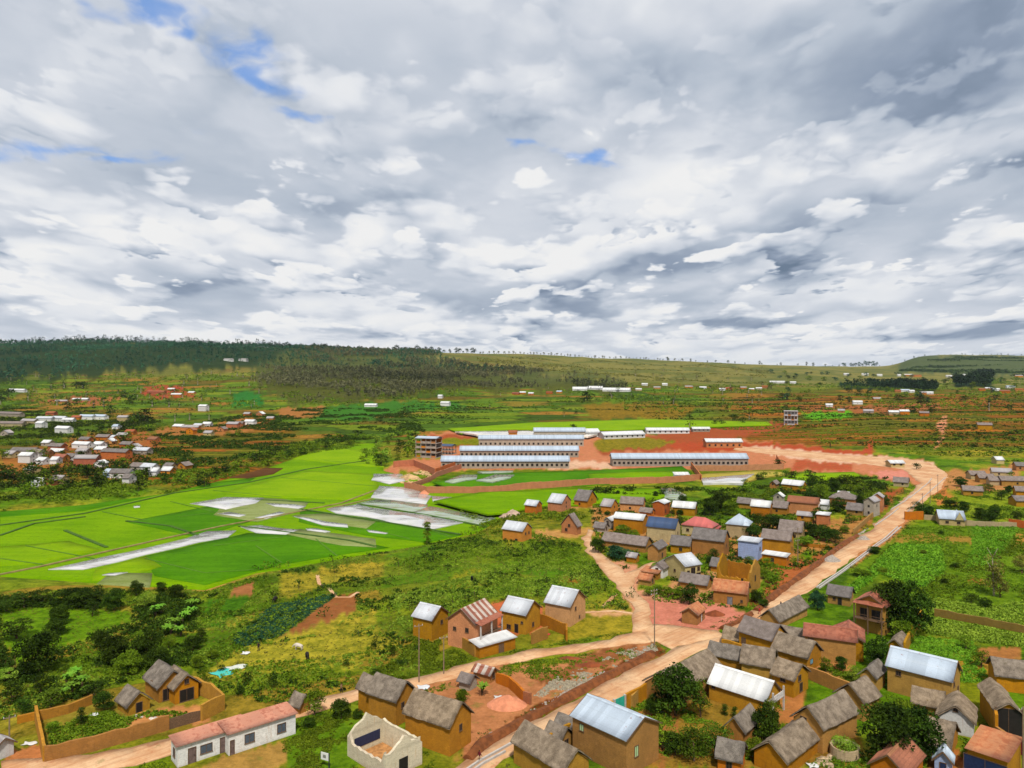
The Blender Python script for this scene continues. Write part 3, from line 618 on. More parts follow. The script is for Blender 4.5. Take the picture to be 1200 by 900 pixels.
    wtr([(436, 584), (445, 570), (480, 572), (505, 582), (498, 592), (470, 588)]); wtr([(436, 563), (440, 556), (472, 556), (476, 564), (455, 568)])
    wtr([(505, 582), (540, 584), (547, 590), (530, 591), (508, 588)])
    z0 = .3
    fld([(508, 588), (560, 578), (700, 572), (790, 574), (800, 584), (700, 592), (640, 594), (590, 602), (570, 604)], rice, .4, 0)
    fld([(508, 566), (560, 556), (690, 552), (800, 547), (812, 556), (805, 561), (690, 570), (560, 573), (520, 571)], rice2, .35, 0)
    fld([(690, 556), (803, 552), (808, 560), (690, 568)], rice, .5, 0)
    wtr([(520, 566), (540, 558), (560, 558), (556, 563), (530, 568)], water2, 0, .6); wtr([(558, 565), (580, 558), (602, 558), (600, 562), (575, 567)], water2, 0, .6); wtr([(560, 554), (600, 553), (600, 555), (565, 556)], water2, 0, .6)
    fld([(810, 557), (900, 552), (925, 556), (890, 561), (868, 568), (815, 564)], pond, .45, 0, 'pond'); wtr([(820, 562), (885, 557), (870, 568), (824, 568)], water, 0, .6); wtr([(774, 574), (786, 574), (804, 582), (798, 588), (780, 586)], water2, 0, .6)
    fld([(912, 562), (930, 556), (1000, 554), (1008, 558), (960, 564), (915, 565)], rice3, .5, 0)
    fld([(525, 503), (620, 496), (760, 492), (900, 495), (905, 499), (860, 500), (720, 505), (600, 504), (540, 509)], rice3, .6, 1)
    wtr([(534, 507), (620, 506), (700, 510), (690, 513), (560, 511)], mat_water('pale_slab', C(236, 226, 216, .8)), 1.4, .8)
    # bunds between the paddies
    bd3 = mat_plain('bund_rice', C(84, 128, 14), .95, .2, .5); bund = mat_plain('bund_earth', C(150, 132, 80), .95, .3, .5); bd2 = mat_plain('bund_grass', C(70, 104, 26), .95, .3, .5)
    for ln, mt in [([(-40, 682), (0, 674), (50, 664), (120, 648), (200, 630), (260, 617), (330, 604), (400, 590), (440, 575)], bund), ([(0, 616), (100, 602), (205, 578), (290, 566), (360, 550), (430, 540)], bd2), ([(0, 628), (40, 614), (100, 606)], bd2),
        ([(76, 622), (125, 642)], bd2), ([(148, 611), (200, 617), (232, 628)], bd2), ([(280, 617), (350, 626), (410, 634), (440, 641)], bd2), ([(352, 597), (430, 609), (540, 627)], bd2), ([(383, 597), (436, 585)], bund), ([(420, 591), (500, 604), (570, 618)], bd2), ([(300, 586), (380, 590)], bd2)]:
        ribbon('paddy_bund', ln, 1.1, mt, .12, .22)
    for ln in [[(30, 640), (110, 655)], [(200, 588), (250, 600)], [(250, 575), (330, 583)], [(330, 560), (440, 570)], [(380, 540), (446, 545)], [(210, 606), (290, 596)], [(170, 655), (240, 672), (300, 668)], [(300, 640), (330, 660)], [(370, 632), (395, 652)], [(480, 632), (440, 622)], [(120, 600), (170, 610)], [(500, 620), (530, 630)], [(0, 655), (50, 662)], [(250, 640), (330, 630)]]:
        ribbon('paddy_bund', ln, .5, bd3, .12, .10)
    # roads
    rd = mat_road()
    left = [(500, 920), (532, 898), (566, 877), (622, 846), (700, 803), (780, 766), (812, 752), (842, 742), (872, 724), (900, 702), (950, 668), (985, 643), (1020, 620), (1040, 600), (1062, 582), (1078, 566), (1058, 550), (1010, 543), (900, 532), (860, 527)]
    right = [(860, 522), (900, 526), (1000, 534), (1060, 537), (1090, 543), (1112, 556), (1104, 572), (1080, 590), (1062, 606), (1052, 620), (1008, 648), (975, 672), (905, 722), (860, 745), (812, 767), (770, 788), (752, 801), (678, 843), (622, 871), (590, 890), (560, 920)]
    drape('dirt_road', left+right, rd, .05, 2.5)
    drape('side_road', [(838, 738), (845, 745), (812, 752), (790, 762), (770, 752), (700, 762), (600, 776), (560, 786), (500, 806), (420, 822), (345, 842), (330, 850), (200, 886), (120, 905), (40, 915), (0, 905), (0, 893), (110, 886), (200, 866), (330, 832), (400, 812), (490, 795), (560, 774), (640, 760), (700, 752), (745, 742), (750, 730), (800, 735)], rd, .10, 2)
    drape('dirt_track', [(744, 742), (743, 715), (728, 695), (706, 668), (688, 648), (682, 632), (690, 620), (696, 622), (692, 634), (700, 646), (722, 662), (734, 672), (752, 664), (768, 658), (758, 668), (745, 678), (744, 690), (760, 712), (770, 738)], rd, .13, 2)
    for ln in [[(685, 718), (720, 716), (748, 720)], [(372, 674), (374, 684), (386, 690), (394, 700), (410, 700), (420, 694)], [(706, 712), (716, 702), (722, 696)]]:
        ribbon('footpath', ln, .9, rd, .02, .06)
    # eroded earth bank along the left side of the road
    bk = mat_plain('bank_earth', C(132, 76, 38), .95, .35, .8, b=.6)
    ribbon('earth_bank', [(548, 890), (566, 872), (622, 841), (700, 799), (765, 766)], .7, bk, .1, .6, taper=4); ribbon('earth_bank', [(886, 716), (912, 694), (952, 665), (988, 638), (1004, 628)], .7, bk, .1, .6, taper=4); ribbon('earth_bank', [(846, 738), (868, 728), (880, 720)], .6, bk, .1, .6, taper=3.5)
    # concrete drains along the road
    cc = M_CONC()
    for ln in [[(530, 915), (562, 893), (600, 872)], [(960, 690), (1002, 660), (1040, 632), (1056, 618)], [(957, 689), (1000, 659), (1036, 632), (1052, 618)], [(1044, 598), (1060, 588), (1066, 582)], [(1066, 584), (1088, 566), (1092, 561)], [(1060, 604), (1092, 574), (1108, 560)], [(1026, 616), (1046, 602), (1053, 596)], [(540, 915), (566, 896), (592, 882)]]:
        tag(ribbon('roadside_drain', ln, .28, cc, .05, .3), kind='structure')
# ================================================================ houses
def roof_mesh(span, Lr, eh, rise, over, overg, thick, ax, kind, seed, rough=0.0, ragged=0.0):
    """one continuous roof over a ridge of length Lr; kind gable / mono / hip; local frame centred on the footprint"""
    half = span/2+over; pitch = rise/(span/2) if kind != 'mono' else rise/span
    nt_ = 12 if rough else 4; ns = max(2, int(Lr/(.55 if rough else 1.6)))
    t = np.linspace(-1, 1, nt_+1); s = np.linspace(-1, 1, ns+1); S, T_ = np.meshgrid(s, t, indexing='ij')
    x = S*(Lr/2+overg); y = T_*half
    if kind == 'mono': zt = eh+rise*(y+span/2)/span
    else:
        a = np.abs(y); a = np.sqrt(a*a+(.14 if rough else .02)**2); zt = eh+rise-pitch*a
        if kind == 'hip':
            hx = np.abs(x)-(Lr/2-span/2); zt = np.minimum(zt, eh+rise-pitch*np.maximum(hx, 0))
    zb = zt+.03; zt = zt+.03+thick
    if rough:
        n1 = fbm(x*1.1+seed*13.1, y*1.1+seed*7.7, 5, 4)-.5; n2 = fbm(x*4+seed, y*4, 8, 3)-.5
        sag = -.10*rough*(1-S**2)*fbm(x*.25+seed*3, y*0, 2, 2)
        zt = zt+(n1*.5+n2*.22)*rough*.6+sag*3
        ed = (np.abs(T_) > .99); y = y+np.where(ed, np.sign(T_)*(fbm(x*3.1+seed, y, 4, 3)-.55)*ragged, 0); zt = zt-np.where(ed, .08*rough, 0)
        eg = (np.abs(S) > .99); x = x+np.where(eg, np.sign(S)*(fbm(y*2.7+seed, x, 6, 2)-.5)*ragged*.7, 0)
    if ax == 'r': x, y = -y, x
    n = x.size; V = np.concatenate([np.stack([x.ravel(), y.ravel(), zt.ravel()], 1), np.stack([x.ravel(), y.ravel(), zb.ravel()], 1)])
    a, b = ns+1, nt_+1; i = np.arange(a-1)[:, None]*b+np.arange(b-1)[None, :]
    top = np.stack([i, i+b, i+b+1, i+1], -1).reshape(-1, 4); bot = top[:, ::-1]+n
    rim = [k*b for k in range(a)]+[(a-1)*b+k for k in range(1, b)]+[k*b+b-1 for k in range(a-2, -1, -1)]+[k for k in range(b-2, 0, -1)]
    rf = [(rim[k], rim[(k+1) % len(rim)], rim[(k+1) % len(rim)]+n, rim[k]+n) for k in range(len(rim))]
    return V, np.concatenate([top, bot, np.array(rf)])
def window(parent, face, L, W, u, z, w, h, kind='window', mat=None, frame=None, near=True):
    """opening fitted on a wall; face f: y=-W/2, r: x=+L/2, b, l"""
    d = {'f': ((1, 0), (0, -1)), 'r': ((0, 1), (1, 0)), 'b': ((-1, 0), (0, 1)), 'l': ((0, -1), (-1, 0))}[face]
    fl = L if face in 'fb' else W; dist = (W if face in 'fb' else L)/2
    (tx, ty), (nx, ny) = d; c = (u-.5)*fl
    def P(a, zz, o): return (tx*(c+a)+nx*(dist+o), ty*(c+a)+ny*(dist+o), zz)
    def slab(mb, a0, a1, z0, z1, o0, o1):
        vs = [P(a0, z0, o0), P(a1, z0, o0), P(a1, z1, o0), P(a0, z1, o0), P(a0, z0, o1), P(a1, z0, o1), P(a1, z1, o1), P(a0, z1, o1)]
        mb.add(vs, [(0, 1, 2, 3), (7, 6, 5, 4), (0, 4, 5, 1), (1, 5, 6, 2), (2, 6, 7, 3), (3, 7, 4, 0)])
    mat = mat or M_DARK()
    if not near:
        m = MB(); slab(m, -w/2, w/2, z, z+h, -.05, .03); return m.build(kind, mat, parent)
    fw = .08; m = MB()
    slab(m, -w/2-fw, -w/2, z, z+h+fw, -.05, .07); slab(m, w/2, w/2+fw, z, z+h+fw, -.05, .07); slab(m, -w/2, w/2, z+h, z+h+fw, -.05, .07)
    if kind == 'window': slab(m, -w/2-fw-.05, w/2+fw+.05, z-fw, z, -.05, .12); slab(m, -.025, .025, z, z+h, -.05, .05)
    o = m.build(kind, frame or M_WOOD(), parent)
    m = MB(); slab(m, -w/2, w/2, z, z+h, -.06, .015); m.build('pane' if kind == 'window' else 'door_leaf', mat, o)
    if kind == 'door': m = MB(); slab(m, w/2-.16, w/2-.1, z+h*.45, z+h*.53, .02, .06); m.build('handle', M_DARK(), o)
    return o
HN = 0; FOOT = []; ROADS = []
def footprint(ax, bx, by, cx=None, W=None, L=None, th=None):
    bX, bY, _ = G(bx, by)
    def solve(t):
        dx, dy = math.cos(R(t)), math.sin(R(t)); nx, ny = -dy, dx; m = (ax-600)/F
        l = (bX-m*bY)/(dx-m*dy) if L is None else L
        w = W
        if cx is not None:
            m2 = (cx-600)/F; den = nx-m2*ny; w2 = (m2*bY-bX)/den if abs(den) > .02 else 99
            if w is None: w = w2
            return l, w, abs(w2-w)
        return l, w if w else 5, 0
    if W is None and cx is not None and bx > 780: W = 5.2
    if th is None:
        th = -33
        if W is not None and cx is not None:
            th = min((solve(t)[2]+abs(t+33)*.008, t) for t in np.arange(-62, -8, 1.0))[1]
    l, w, _ = solve(th); w = min(max(w, 2.2), 14); l = min(max(l, 2), 110)
    dx, dy = math.cos(R(th)), math.sin(R(th)); nx, ny = -dy, dx
    cxx = bX-dx*l/2+nx*w/2; cyy = bY-dy*l/2+ny*w/2
    return cxx, cyy, R(th), l, w, bY
def house(ax, bx, by, eh, label, cx=None, W=None, L=None, th=None, wall='och', roof='tha', ridge='l', pitch=None, kind='gable', name='mud_house', cat='house',
          wins=None, group=None, over=None, hm=None, doors=(), near=None, ridge_cap=None, group2=None):
    global HN; HN += 1; rs = np.random.RandomState(HN*7+3)
    x, y, rz, l, w, bY = footprint(ax, bx, by, cx, W, L, th)
    h = hm if hm else max(1.6, eh*bY/F)
    c, s = math.cos(rz), math.sin(rz); z = min(float(hgt(x+a*l/2*c-b*w/2*s, y+a*l/2*s+b*w/2*c)) for a in (-1, 1) for b in (-1, 1))
    o = empty(name, (x, y, z), rz); tag(o, label, cat, group)
    if near is None: near = bY < 175
    th_ = roof in ('tha', 'slt')
    span, Lr = (w, l) if ridge == 'l' else (l, w)
    if pitch is None: pitch = {'tha': .95, 'slt': .85}.get(roof, .72)
    rise = pitch*span/2 if kind != 'mono' else pitch*span
    if kind == 'mono' and pitch > .3: rise = .18*span
    hs = span/2; FOOT.append((x, y, max(l, w)/2+.6, rz, l/2+.5, w/2+.5)); hk = .22 if th_ else .02
    if kind == 'gable': prof = [(-hs, -.8), (hs, -.8), (hs, h-hk), (0, h+rise-hk), (-hs, h-hk)]
    elif kind == 'mono': prof = [(-hs, -.8), (hs, -.8), (hs, h+rise), (-hs, h)]
    else: prof = [(-hs, -.8), (hs, -.8), (hs, h), (-hs, h)]
    m = MB(); m.prism(prof if ridge == 'l' else [(-a, b) for a, b in prof], -Lr/2, Lr/2, ridge); m.build('wall', WALLS[wall](), o)
    ov = over if over is not None else (.42 if th_ else .35)
    V, Q = roof_mesh(span, Lr, h, rise, ov, ov*.9, (.22 if roof == 'tha' else .12) if th_ else .06, ridge, kind, rs.rand()*9, (.75 if roof == 'tha' else .28) if th_ else 0, (.28 if roof == 'tha' else .06) if th_ else 0)
    me = npmesh('roof', V, Q, [roofmat(roof, ridge)], smooth=th_); ro = meshobj('roof', me, o)
    if ridge_cap is None: ridge_cap = near and not th_ and kind == 'gable'
    if ridge_cap:
        m = MB(); zc = h+rise+.10; pr = [(-.28, zc-.28*pitch), (-.28, zc-.28*pitch+.03), (0, zc+.05), (.28, zc-.28*pitch+.03), (.28, zc-.28*pitch), (0, zc-.0)]
        m.prism(pr, -Lr/2-ov*.9-.01, Lr/2+ov*.9+.01, ridge); m.build('ridge_cap', roofmat(roof, ridge), ro)
    if near and kind == 'gable' and not th_:
        for q in (-1, 1):
            for sd in (-1, 1):
                m = MB()
                p0 = (q*(Lr/2+ov*.9+.03), sd*(hs+ov), h-pitch*ov+.02); p1 = (q*(Lr/2+ov*.9+.03), 0, h+rise+.04)
                if ridge == 'r': p0 = (-p0[1], p0[0], p0[2]); p1 = (0, p1[0], p1[2])
                m.beam(p0, p1, .06, .2); m.build('barge_board', M_WOOD(), ro)
    if wins is None:
        wins = [('r' if ridge == 'l' else 'f', .5, min(h*.62, h-.9)+ (.5 if h > 3 else 0), .7, .85)]
        if h > 3.5: wins.append(('r', .5, 1.2, .7, .9))
        elif l > 5: wins.append(('f', .3+.4*rs.rand(), .9, .8, .9))
    for wi in wins: window(o, wi[0], l, w, wi[1], wi[2], wi[3], wi[4], 'window', wi[5] if len(wi) > 5 else None, wi[6] if len(wi) > 6 else None, near=near or bY < 260)
    for wi in doors: window(o, wi[0], l, w, wi[1], 0.02, wi[2], wi[3], 'door', wi[4] if len(wi) > 4 else M_WOOD(), near=near or bY < 260)
    o['_g'] = 0; del o['_g']
    return o, (l, w, h, rise)
def add_veranda(o, dim, face, depth, h, mat, posts=3, floor=None):
    """lean-to veranda on a house face: roof, posts, floor"""
    l, w = dim[:2]; fl = l if face in 'fb' else w; dd = (w if face in 'fb' else l)/2
    (tx, ty), (nx, ny) = {'f': ((1, 0), (0, -1)), 'r': ((0, 1), (1, 0)), 'b': ((-1, 0), (0, 1)), 'l': ((0, -1), (-1, 0))}[face]
    def P(a, o_, z): return (tx*a+nx*(dd+o_), ty*a+ny*(dd+o_), z)
    m = MB(); a0, a1 = -fl/2-.1, fl/2+.1
    m.add([P(a0, -.02, h+.35), P(a1, -.02, h+.35), P(a1, depth+.3, h), P(a0, depth+.3, h), P(a0, -.02, h+.42), P(a1, -.02, h+.42), P(a1, depth+.3, h+.07), P(a0, depth+.3, h+.07)],
          [(0, 1, 2, 3), (7, 6, 5, 4), (0, 4, 5, 1), (1, 5, 6, 2), (2, 6, 7, 3), (3, 7, 4, 0)]); m.build('veranda_roof', mat, o)
    for k in range(posts):
        a = -fl/2+.15+(fl-.3)*k/(posts-1); m = MB(); m.beam(P(a, depth, -.5), P(a, depth, h), .22, .22); m.build('post', M_CONC() if floor is None else M_WOOD(), o)
    m = MB(); zf = h*.5
    m.add([P(a0+.1, .01, zf-.1), P(a1-.1, .01, zf-.1), P(a1-.1, depth, zf-.1), P(a0+.1, depth, zf-.1), P(a0+.1, .01, zf), P(a1-.1, .01, zf), P(a1-.1, depth, zf), P(a0+.1, depth, zf)],
          [(0, 1, 2, 3), (7, 6, 5, 4), (0, 4, 5, 1), (1, 5, 6, 2), (2, 6, 7, 3), (3, 7, 4, 0)]); m.build('balcony_floor', M_WOOD(), o)
    m = MB()
    for k in range(2): m.beam(P(a0+.2, depth, zf+.45*(k+1)), P(a1-.2, depth, zf+.45*(k+1)), .07, .07)
    m.build('railing', M_WOOD(), o)
def wallrun(pts, h, mat, label, thick=.4, group=None, name='boundary_wall', gaps=(), cap=None):
    """free-standing wall along photo pixels, slightly uneven top"""
    P = [G(*p)[:2] for p in pts]; full = []
    for i in range(len(P)-1):
        L = math.dist(P[i], P[i+1]); n = max(1, int(L/1.3)); full += [(P[i][0]+(P[i+1][0]-P[i][0])*k/n, P[i][1]+(P[i+1][1]-P[i][1])*k/n) for k in range(n)]
    full.append(P[-1]); ox, oy = full[0]; oz = float(hgt(ox, oy)); vs = []; rs = np.random.RandomState(int(abs(ox*7+oy*3)) % 9999)
    for i, (x, y) in enumerate(full):
        a = full[max(0, i-1)]; b = full[min(len(full)-1, i+1)]; d = math.dist(a, b) or 1; nx, ny = -(b[1]-a[1])/d*thick/2, (b[0]-a[0])/d*thick/2
        z = float(hgt(x, y))-oz; hh = z+h+(rs.rand()-.5)*.16*min(h, 2)
        vs += [(x-ox+nx, y-oy+ny, z-.8), (x-ox+nx, y-oy+ny, hh), (x-ox-nx, y-oy-ny, hh), (x-ox-nx, y-oy-ny, z-.8)]
    fs = [(0, 3, 2, 1), tuple(len(vs)-4+j for j in range(4))]
    for i in range(len(full)-1):
        k = i*4; fs += [(k, k+1, k+5, k+4), (k+1, k+2, k+6, k+5), (k+2, k+3, k+7, k+6)]
    mb = MB(); mb.add(vs, fs); o = mb.build(name, mat); o.location = (ox, oy, oz); tag(o, label, 'wall', group); return o
def ruin(ax, bx, by, h, label, cx=None, W=None, th=None, wall='och', gables=True, inner=None, thick=.4, wins=(), name='ruined_house', board=None, peak=None):
    """roofless shell: four walls with raised gable ends"""
    x, y, rz, l, w, bY = footprint(ax, bx, by, cx, W, None, th); hm = h*bY/F; FOOT.append((x, y, l/2+.8, rz, l/2+.5, w/2+.5)); z = float(hgt(x, y)); o = empty(name, (x, y, z), rz); tag(o, label, 'ruin')
    pk = (w*.42 if peak is None else peak); M = WALLS[wall]() if not inner else inner; rs = np.random.RandomState(int(ax))
    for q in (-1, 1):      # gable end walls as ragged prisms
        x0, x1 = sorted((q*l/2, q*(l/2-thick))); m = MB(); n = 10; top = []
        for k in range(n+1):
            t = -w/2+w*k/n; zz = hm+(pk*(1-abs(2*t/w)) if gables else 0)*(1 if q < 0 else .8)-rs.rand()*.55; top.append((t, zz))
        m.prism([(-w/2, -.6), (w/2, -.6)]+top[::-1], x0, x1, 'l'); m.build('gable_wall', M, o)
    for q in (-1, 1):
        y0, y1 = sorted((q*w/2, q*(w/2-thick))); m = MB(); n = 12; top = []; low = .55 if q < 0 else .9
        for k in range(n+1):
            t = -l/2+thick+(l-2*thick)*k/n; top.append((t, hm*(low+.1*rs.rand())+(hm*(1-low) if k in (0, n) else 0)))
        prof = [(-l/2+thick, -.6), (l/2-thick, -.6)]+top[::-1]
        m.add([(t, y0, zz) for t, zz in prof]+[(t, y1, zz) for t, zz in prof], [tuple(range(len(prof)))[::-1], tuple(range(len(prof), 2*len(prof)))]+[(i, (i+1) % len(prof), (i+1) % len(prof)+len(prof), i+len(prof)) for i in range(len(prof))])
        m.build('side_wall', M, o)
    for wi in wins: window(o, wi[0], l, w, wi[1], wi[2], wi[3], wi[4], near=False)
    m = MB(); m.box(-l/2+thick, l/2-thick, -w/2+thick, w/2-thick, -.3, .12); m.build('floor', mat_plain('rubble_floor', C(196, 140, 84), .95, .35, 1.5, b=.6), o)
    for k in range(10):
        pass
    return o, (l, w, hm)
def build_village():
    TEAL = mat_plain('turquoise_paint', C(60, 190, 165), .6, .15); PALEG = mat_plain('pale_green_paint', C(190, 225, 170), .6, .1); SKYB = mat_plain('sky_blue_paint', C(120, 190, 215), .6, .1)
    H = house
    # ---- bottom left and the bottom edge
    H(475, 527, 887, 37, 'ochre mud house with grey thatch roof beside the main road at the bottom edge', cx=552, wins=[('r', .5, 2.7, .55, .9)])
    H(432, 464, 852, 33, 'ochre thatched mud house with a narrow rear wing, left of the twin thatched house', cx=486, wins=[('r', .35, 2.5, .6, .8)])
    H(424, 434, 838, 30, 'narrow thatched wing built against the back of the ochre mud house', W=3.2, L=2.6, pitch=1.0, wins=[])
    H(344, 351, 838, 12, 'tiny mud shed with grey thatch roof beside a small tree', cx=357, name='shed', cat='shed', pitch=1.2, wins=[])
    WH = mat_plain('white_door_paint', C(120, 100, 95), .7, .3)
    GB = mat_plain('grey_blue_shutter', C(90, 100, 112), .7, .2)
    o, d = H(201, 208, 900, 25, 'white plastered school block with rusty red roof, nearer left half', W=9.6, th=-50, L=2.9, wall='whi', roof='sal', kind='mono', pitch=.08, ridge='r', name='school_building', cat='building', hm=3.0, near=True,
        wins=[('f', .5, 1.0, .7, 1.1, GB), ('r', .40, .9, 1.5, 1.1, GB)], doors=[('r', .2, .95, 2.1, WH), ('r', .66, 1.1, 2.2, WH)])
    o, d = H(262, 268, 886, 22, 'white plastered school block with rusty red roof, farther right half', W=9.9, th=-50, L=3.5, wall='whi', roof='sal', kind='mono', pitch=.08, ridge='r', name='school_building', cat='building', hm=3.1, near=True,
        wins=[('r', .30, 1.0, 1.3, 1.2, GB), ('r', .78, 1.0, 1.2, 1.2, GB)], doors=[('r', .05, .5, 2.0, WH)])
    # ---- row of metal roofed houses across the side road
    H(484, 506, 751, 25, 'ochre house with plain white metal roof, leftmost of the cluster by the dirt side road', cx=525, roof='met', wall='och', wins=[('r', .6, 2.6, .6, .7)])
    o, d = H(525, 557, 764, 33, 'two storey pink brick house with rust striped metal roof and balcony', cx=583, roof='str', wall='pin', ridge='r', name='brick_house', wins=[('f', .7, 1.2, .7, .8), ('f', .7, 3.5, .7, .8), ('f', .25, 3.4, .6, .6)])
    add_veranda(o, d, 'r', 1.2, d[2]-.1, roofmat('red', 'r'), 3)
    H(588, 616, 744, 24, 'ochre house with white metal roof behind the yard of the brick compound', cx=633, roof='met', wins=[('f', .3, .5, .9, .9), ('r', .5, 1.0, .6, .8), ('f', .85, 2.2, .4, .4)], doors=[('f', .62, .8, 1.8, M_DARK())])
    H(557, 562, 772, 18, 'low mud shed with long white metal roof along the dirt side road', W=8.6, th=-52, L=3, roof='wht', kind='mono', pitch=.12, ridge='r', name='shed', cat='shed', wins=[], doors=[('r', .6, 1.1, 1.7)], hm=2.3)
    H(639, 668, 735, 25, 'pink brick house with white metal roof standing alone on bare ground', cx=686, roof='met', wall='pin', name='brick_house', wins=[('r', .35, 3.0, .5, .7), ('r', .6, .9, .4, .5)])
    H(555, 574, 801, 9, 'small mud shed with rusty striped roof beside the red earth heap', cx=580, roof='str', name='shed', cat='shed', wins=[('r', .5, .6, .6, .9)])
    H(538, 550, 810, 9, 'tiny grey roofed hut among bushes beside the striped shed', cx=553, roof='slt', wall='gry', name='hut', cat='hut', wins=[])
    # ---- hillside behind
    H(589, 612, 635, 13, 'pink brick house with white metal roof standing alone in the green scrub', cx=623, roof='met', wall='pin', name='brick_house', ridge='l', wins=[('r', .35, 1.9, .6, .7), ('r', .7, 1.9, .6, .7), ('f', .7, .2, .8, .5)])
    H(658, 676, 627, 11, 'orange mud house with steep grey gable facing the field', cx=681, roof='slt', ridge='r', pitch=1.25, wall='ora')
    H(615, 628, 602, 10, 'orange mud cottage with white metal roof, leftmost of the upper row', cx=635, roof='met', wall='ora')
    H(642, 658, 600, 11, 'orange brick cottage with white metal roof, second from left of the upper row', cx=669, roof='met', wall='pin', name='brick_house')
    H(673, 688, 595, 9, 'weathered orange cottage with brown grey roof, third from left of the upper row', cx=699, roof='slt', wall='ora')
    H(704, 716, 602, 9, 'small orange cottage with pale rusty roof beside the bare path', cx=724, roof='grm', wall='ora')
    H(727, 753, 600, 10, 'orange mud house with long grey shingle roof, right of the small cottages', cx=756, roof='slt', wall='pin', W=5)
    H(745, 763, 606, 6, 'low grey roofed lean-to in front of the orange mud house', W=3, L=4.5, roof='slt', wall='ora', name='shed', cat='shed')
    o, d = H(765, 778, 605, 15, 'tall orange brick house with tilted white roof and open balcony side', cx=785, roof='wht', wall='red', ridge='r', name='brick_house', pitch=.35, wins=[('r', .3, 1, .8, 1.4), ('r', .7, 3, .8, 1.4)])
    H(788, 814, 605, 10, 'ochre house with long white metal roof above the dark tree', cx=817, W=5, roof='wht')
    H(719, 753, 626, 17, 'large ochre house with white metal roof above the hedge', cx=759, W=6, roof='wht', pitch=.45, wins=[('f', .2, 2, .5, .5)])
    H(708, 716, 620, 10, 'grey block cottage with white metal roof tucked behind the large ochre house', cx=723, roof='wht', wall='gry', ridge='r', name='cottage')
    H(696, 708, 624, 5, 'low hut with grey shingle roof at the bend of the dirt track', W=3.4, roof='slt', wall='gry', name='hut', cat='hut')
    H(758, 791, 637, 18, 'beige rendered house with dark navy blue metal roof', cx=797, W=6, roof='nav', wall='bei', pitch=.8, wins=[('r', .5, 2.5, .6, .7)])
    H(799, 834, 629, 12, 'beige house with rose red hipped roof', W=6.5, roof='pnk', wall='bei', kind='hip', pitch=.7, wins=[('f', .2, 1.2, .8, .8)])
    H(834, 841, 627, 7, 'small annex with rose red roof at the end of the red roofed house', W=3, roof='pnk', wall='red', kind='mono', pitch=.15, name='annex', cat='shed')
    H(851, 877, 632, 17, 'beige house with pale blue hipped metal roof among dark trees', W=6.5, cx=881, roof='blm', wall='bei', kind='hip', pitch=.85)
    H(706, 756, 648, 9, 'long low mud barn with brown grey shingle roof below the hedge', W=5, roof='slt', name='barn', cat='barn', wins=[], pitch=.8)
    H(737, 745, 660, 7, 'tiny lean-to with pale roof under the long barn', W=2.5, L=2.8, roof='grm', name='shed', cat='shed', wins=[])
    H(759, 771, 658, 15, 'small ochre hut with grey roof standing right of the long barn', cx=781, roof='slt', ridge='r', pitch=.8, name='hut', cat='hut', wins=[('r', .5, .6, .8, 1.2)])
    H(786, 808, 650, 11, 'ochre cottage with pinkish grey roof left of the large grey roofed house', cx=812, roof='slt', W=5, name='cottage')
    H(811, 848, 653, 19, 'large ochre house with broad grey shingle roof in the village centre', cx=854, W=6, roof='slt', wins=[('r', .5, 2.4, .6, .8)])
    WHT2 = M_DARK()
    o, d = H(779, 803, 682, 19, 'cream house with white metal roof and dark open doorways facing right', cx=824, roof='met', wall='bei', ridge='r', pitch=.5, wins=[('f', .5, 1.8, .6, .6), ('r', .2, 2.0, .7, .8), ('r', .5, .8, 1.3, 2.6), ('r', .85, .6, 1.3, 1.3), ('r', .85, 2.5, .7, .9)])
    H(768, 777, 678, 12, 'white walled annex with grey roof at the left of the cream house', W=4.5, L=3.4, roof='slt', wall='whi', ridge='r', name='annex', cat='shed', pitch=.7)
    H(755, 770, 680, 8, 'broken ochre outhouse without roof beside the cream house', W=4, L=4.4, roof='ora', wall='och', name='outhouse', cat='shed', kind='mono', pitch=.1, wins=[])
    H(797, 828, 692, 7, 'low annex with grey roof in front of the cream house', W=4.0, roof='slt', name='annex', cat='shed', cx=834, wins=[])
    H(748, 762, 687, 7, 'small open shed with orange tiled roof by the track hedge', W=3, roof='ora', name='shed', cat='shed')
    H(833, 849, 672, 8, 'small dark shed with grey roof between the cream house and the ruin', W=4, roof='slt', name='shed', cat='shed')
    H(836, 875, 711, 16, 'low ochre house with orange tin roof in front of the tall ruin', cx=878, W=5, roof='ora', wins=[('f', .85, .9, .4, .5)], doors=[('f', .5, 1.1, 1.8, mat_plain('grey_door', C(130, 130, 135)))], pitch=.75)
    # tall ruin
    rn, rd_ = ruin(840, 880, 696, 27, 'tall roofless ochre ruin with two pointed gable walls', cx=891, W=7, wins=[('r', .45, 2.4, .8, 1.5), ('f', .75, 2.5, .5, 1.0)], peak=3.0)
    o, d = H(865, 888, 657, 21, 'pale blue painted two storey house with flat rusty white roof', cx=893, W=5, roof='met', wall='blu', kind='mono', pitch=.05, wins=[('r', .5, 2.5, .8, .8)])
    H(893, 926, 651, 18, 'ochre two storey house with grey shingle roof next to the pale blue house', cx=930, W=5, roof='slt')
    H(893, 921, 664, 11, 'low front annex with flat white roof below the ochre two storey house', W=3.4, cx=930, roof='wht', wall='ora', kind='mono', pitch=.08, name='annex', cat='shed', th=-36)
    H(913, 939, 634, 11, 'ochre grey house with broad grey roof above the bamboo hedge', cx=943, W=6.5, roof='slt', wall='bei')
    H(864, 893, 598, 3, 'long low shed with faded grey roof behind the white roofed row', W=4, roof='slt', name='shed', cat='shed', hm=2.3)
    H(880, 902, 606, 12, 'ochre house with white metal roof, left end of the joined row', cx=905, W=5, roof='wht', wall='ora')
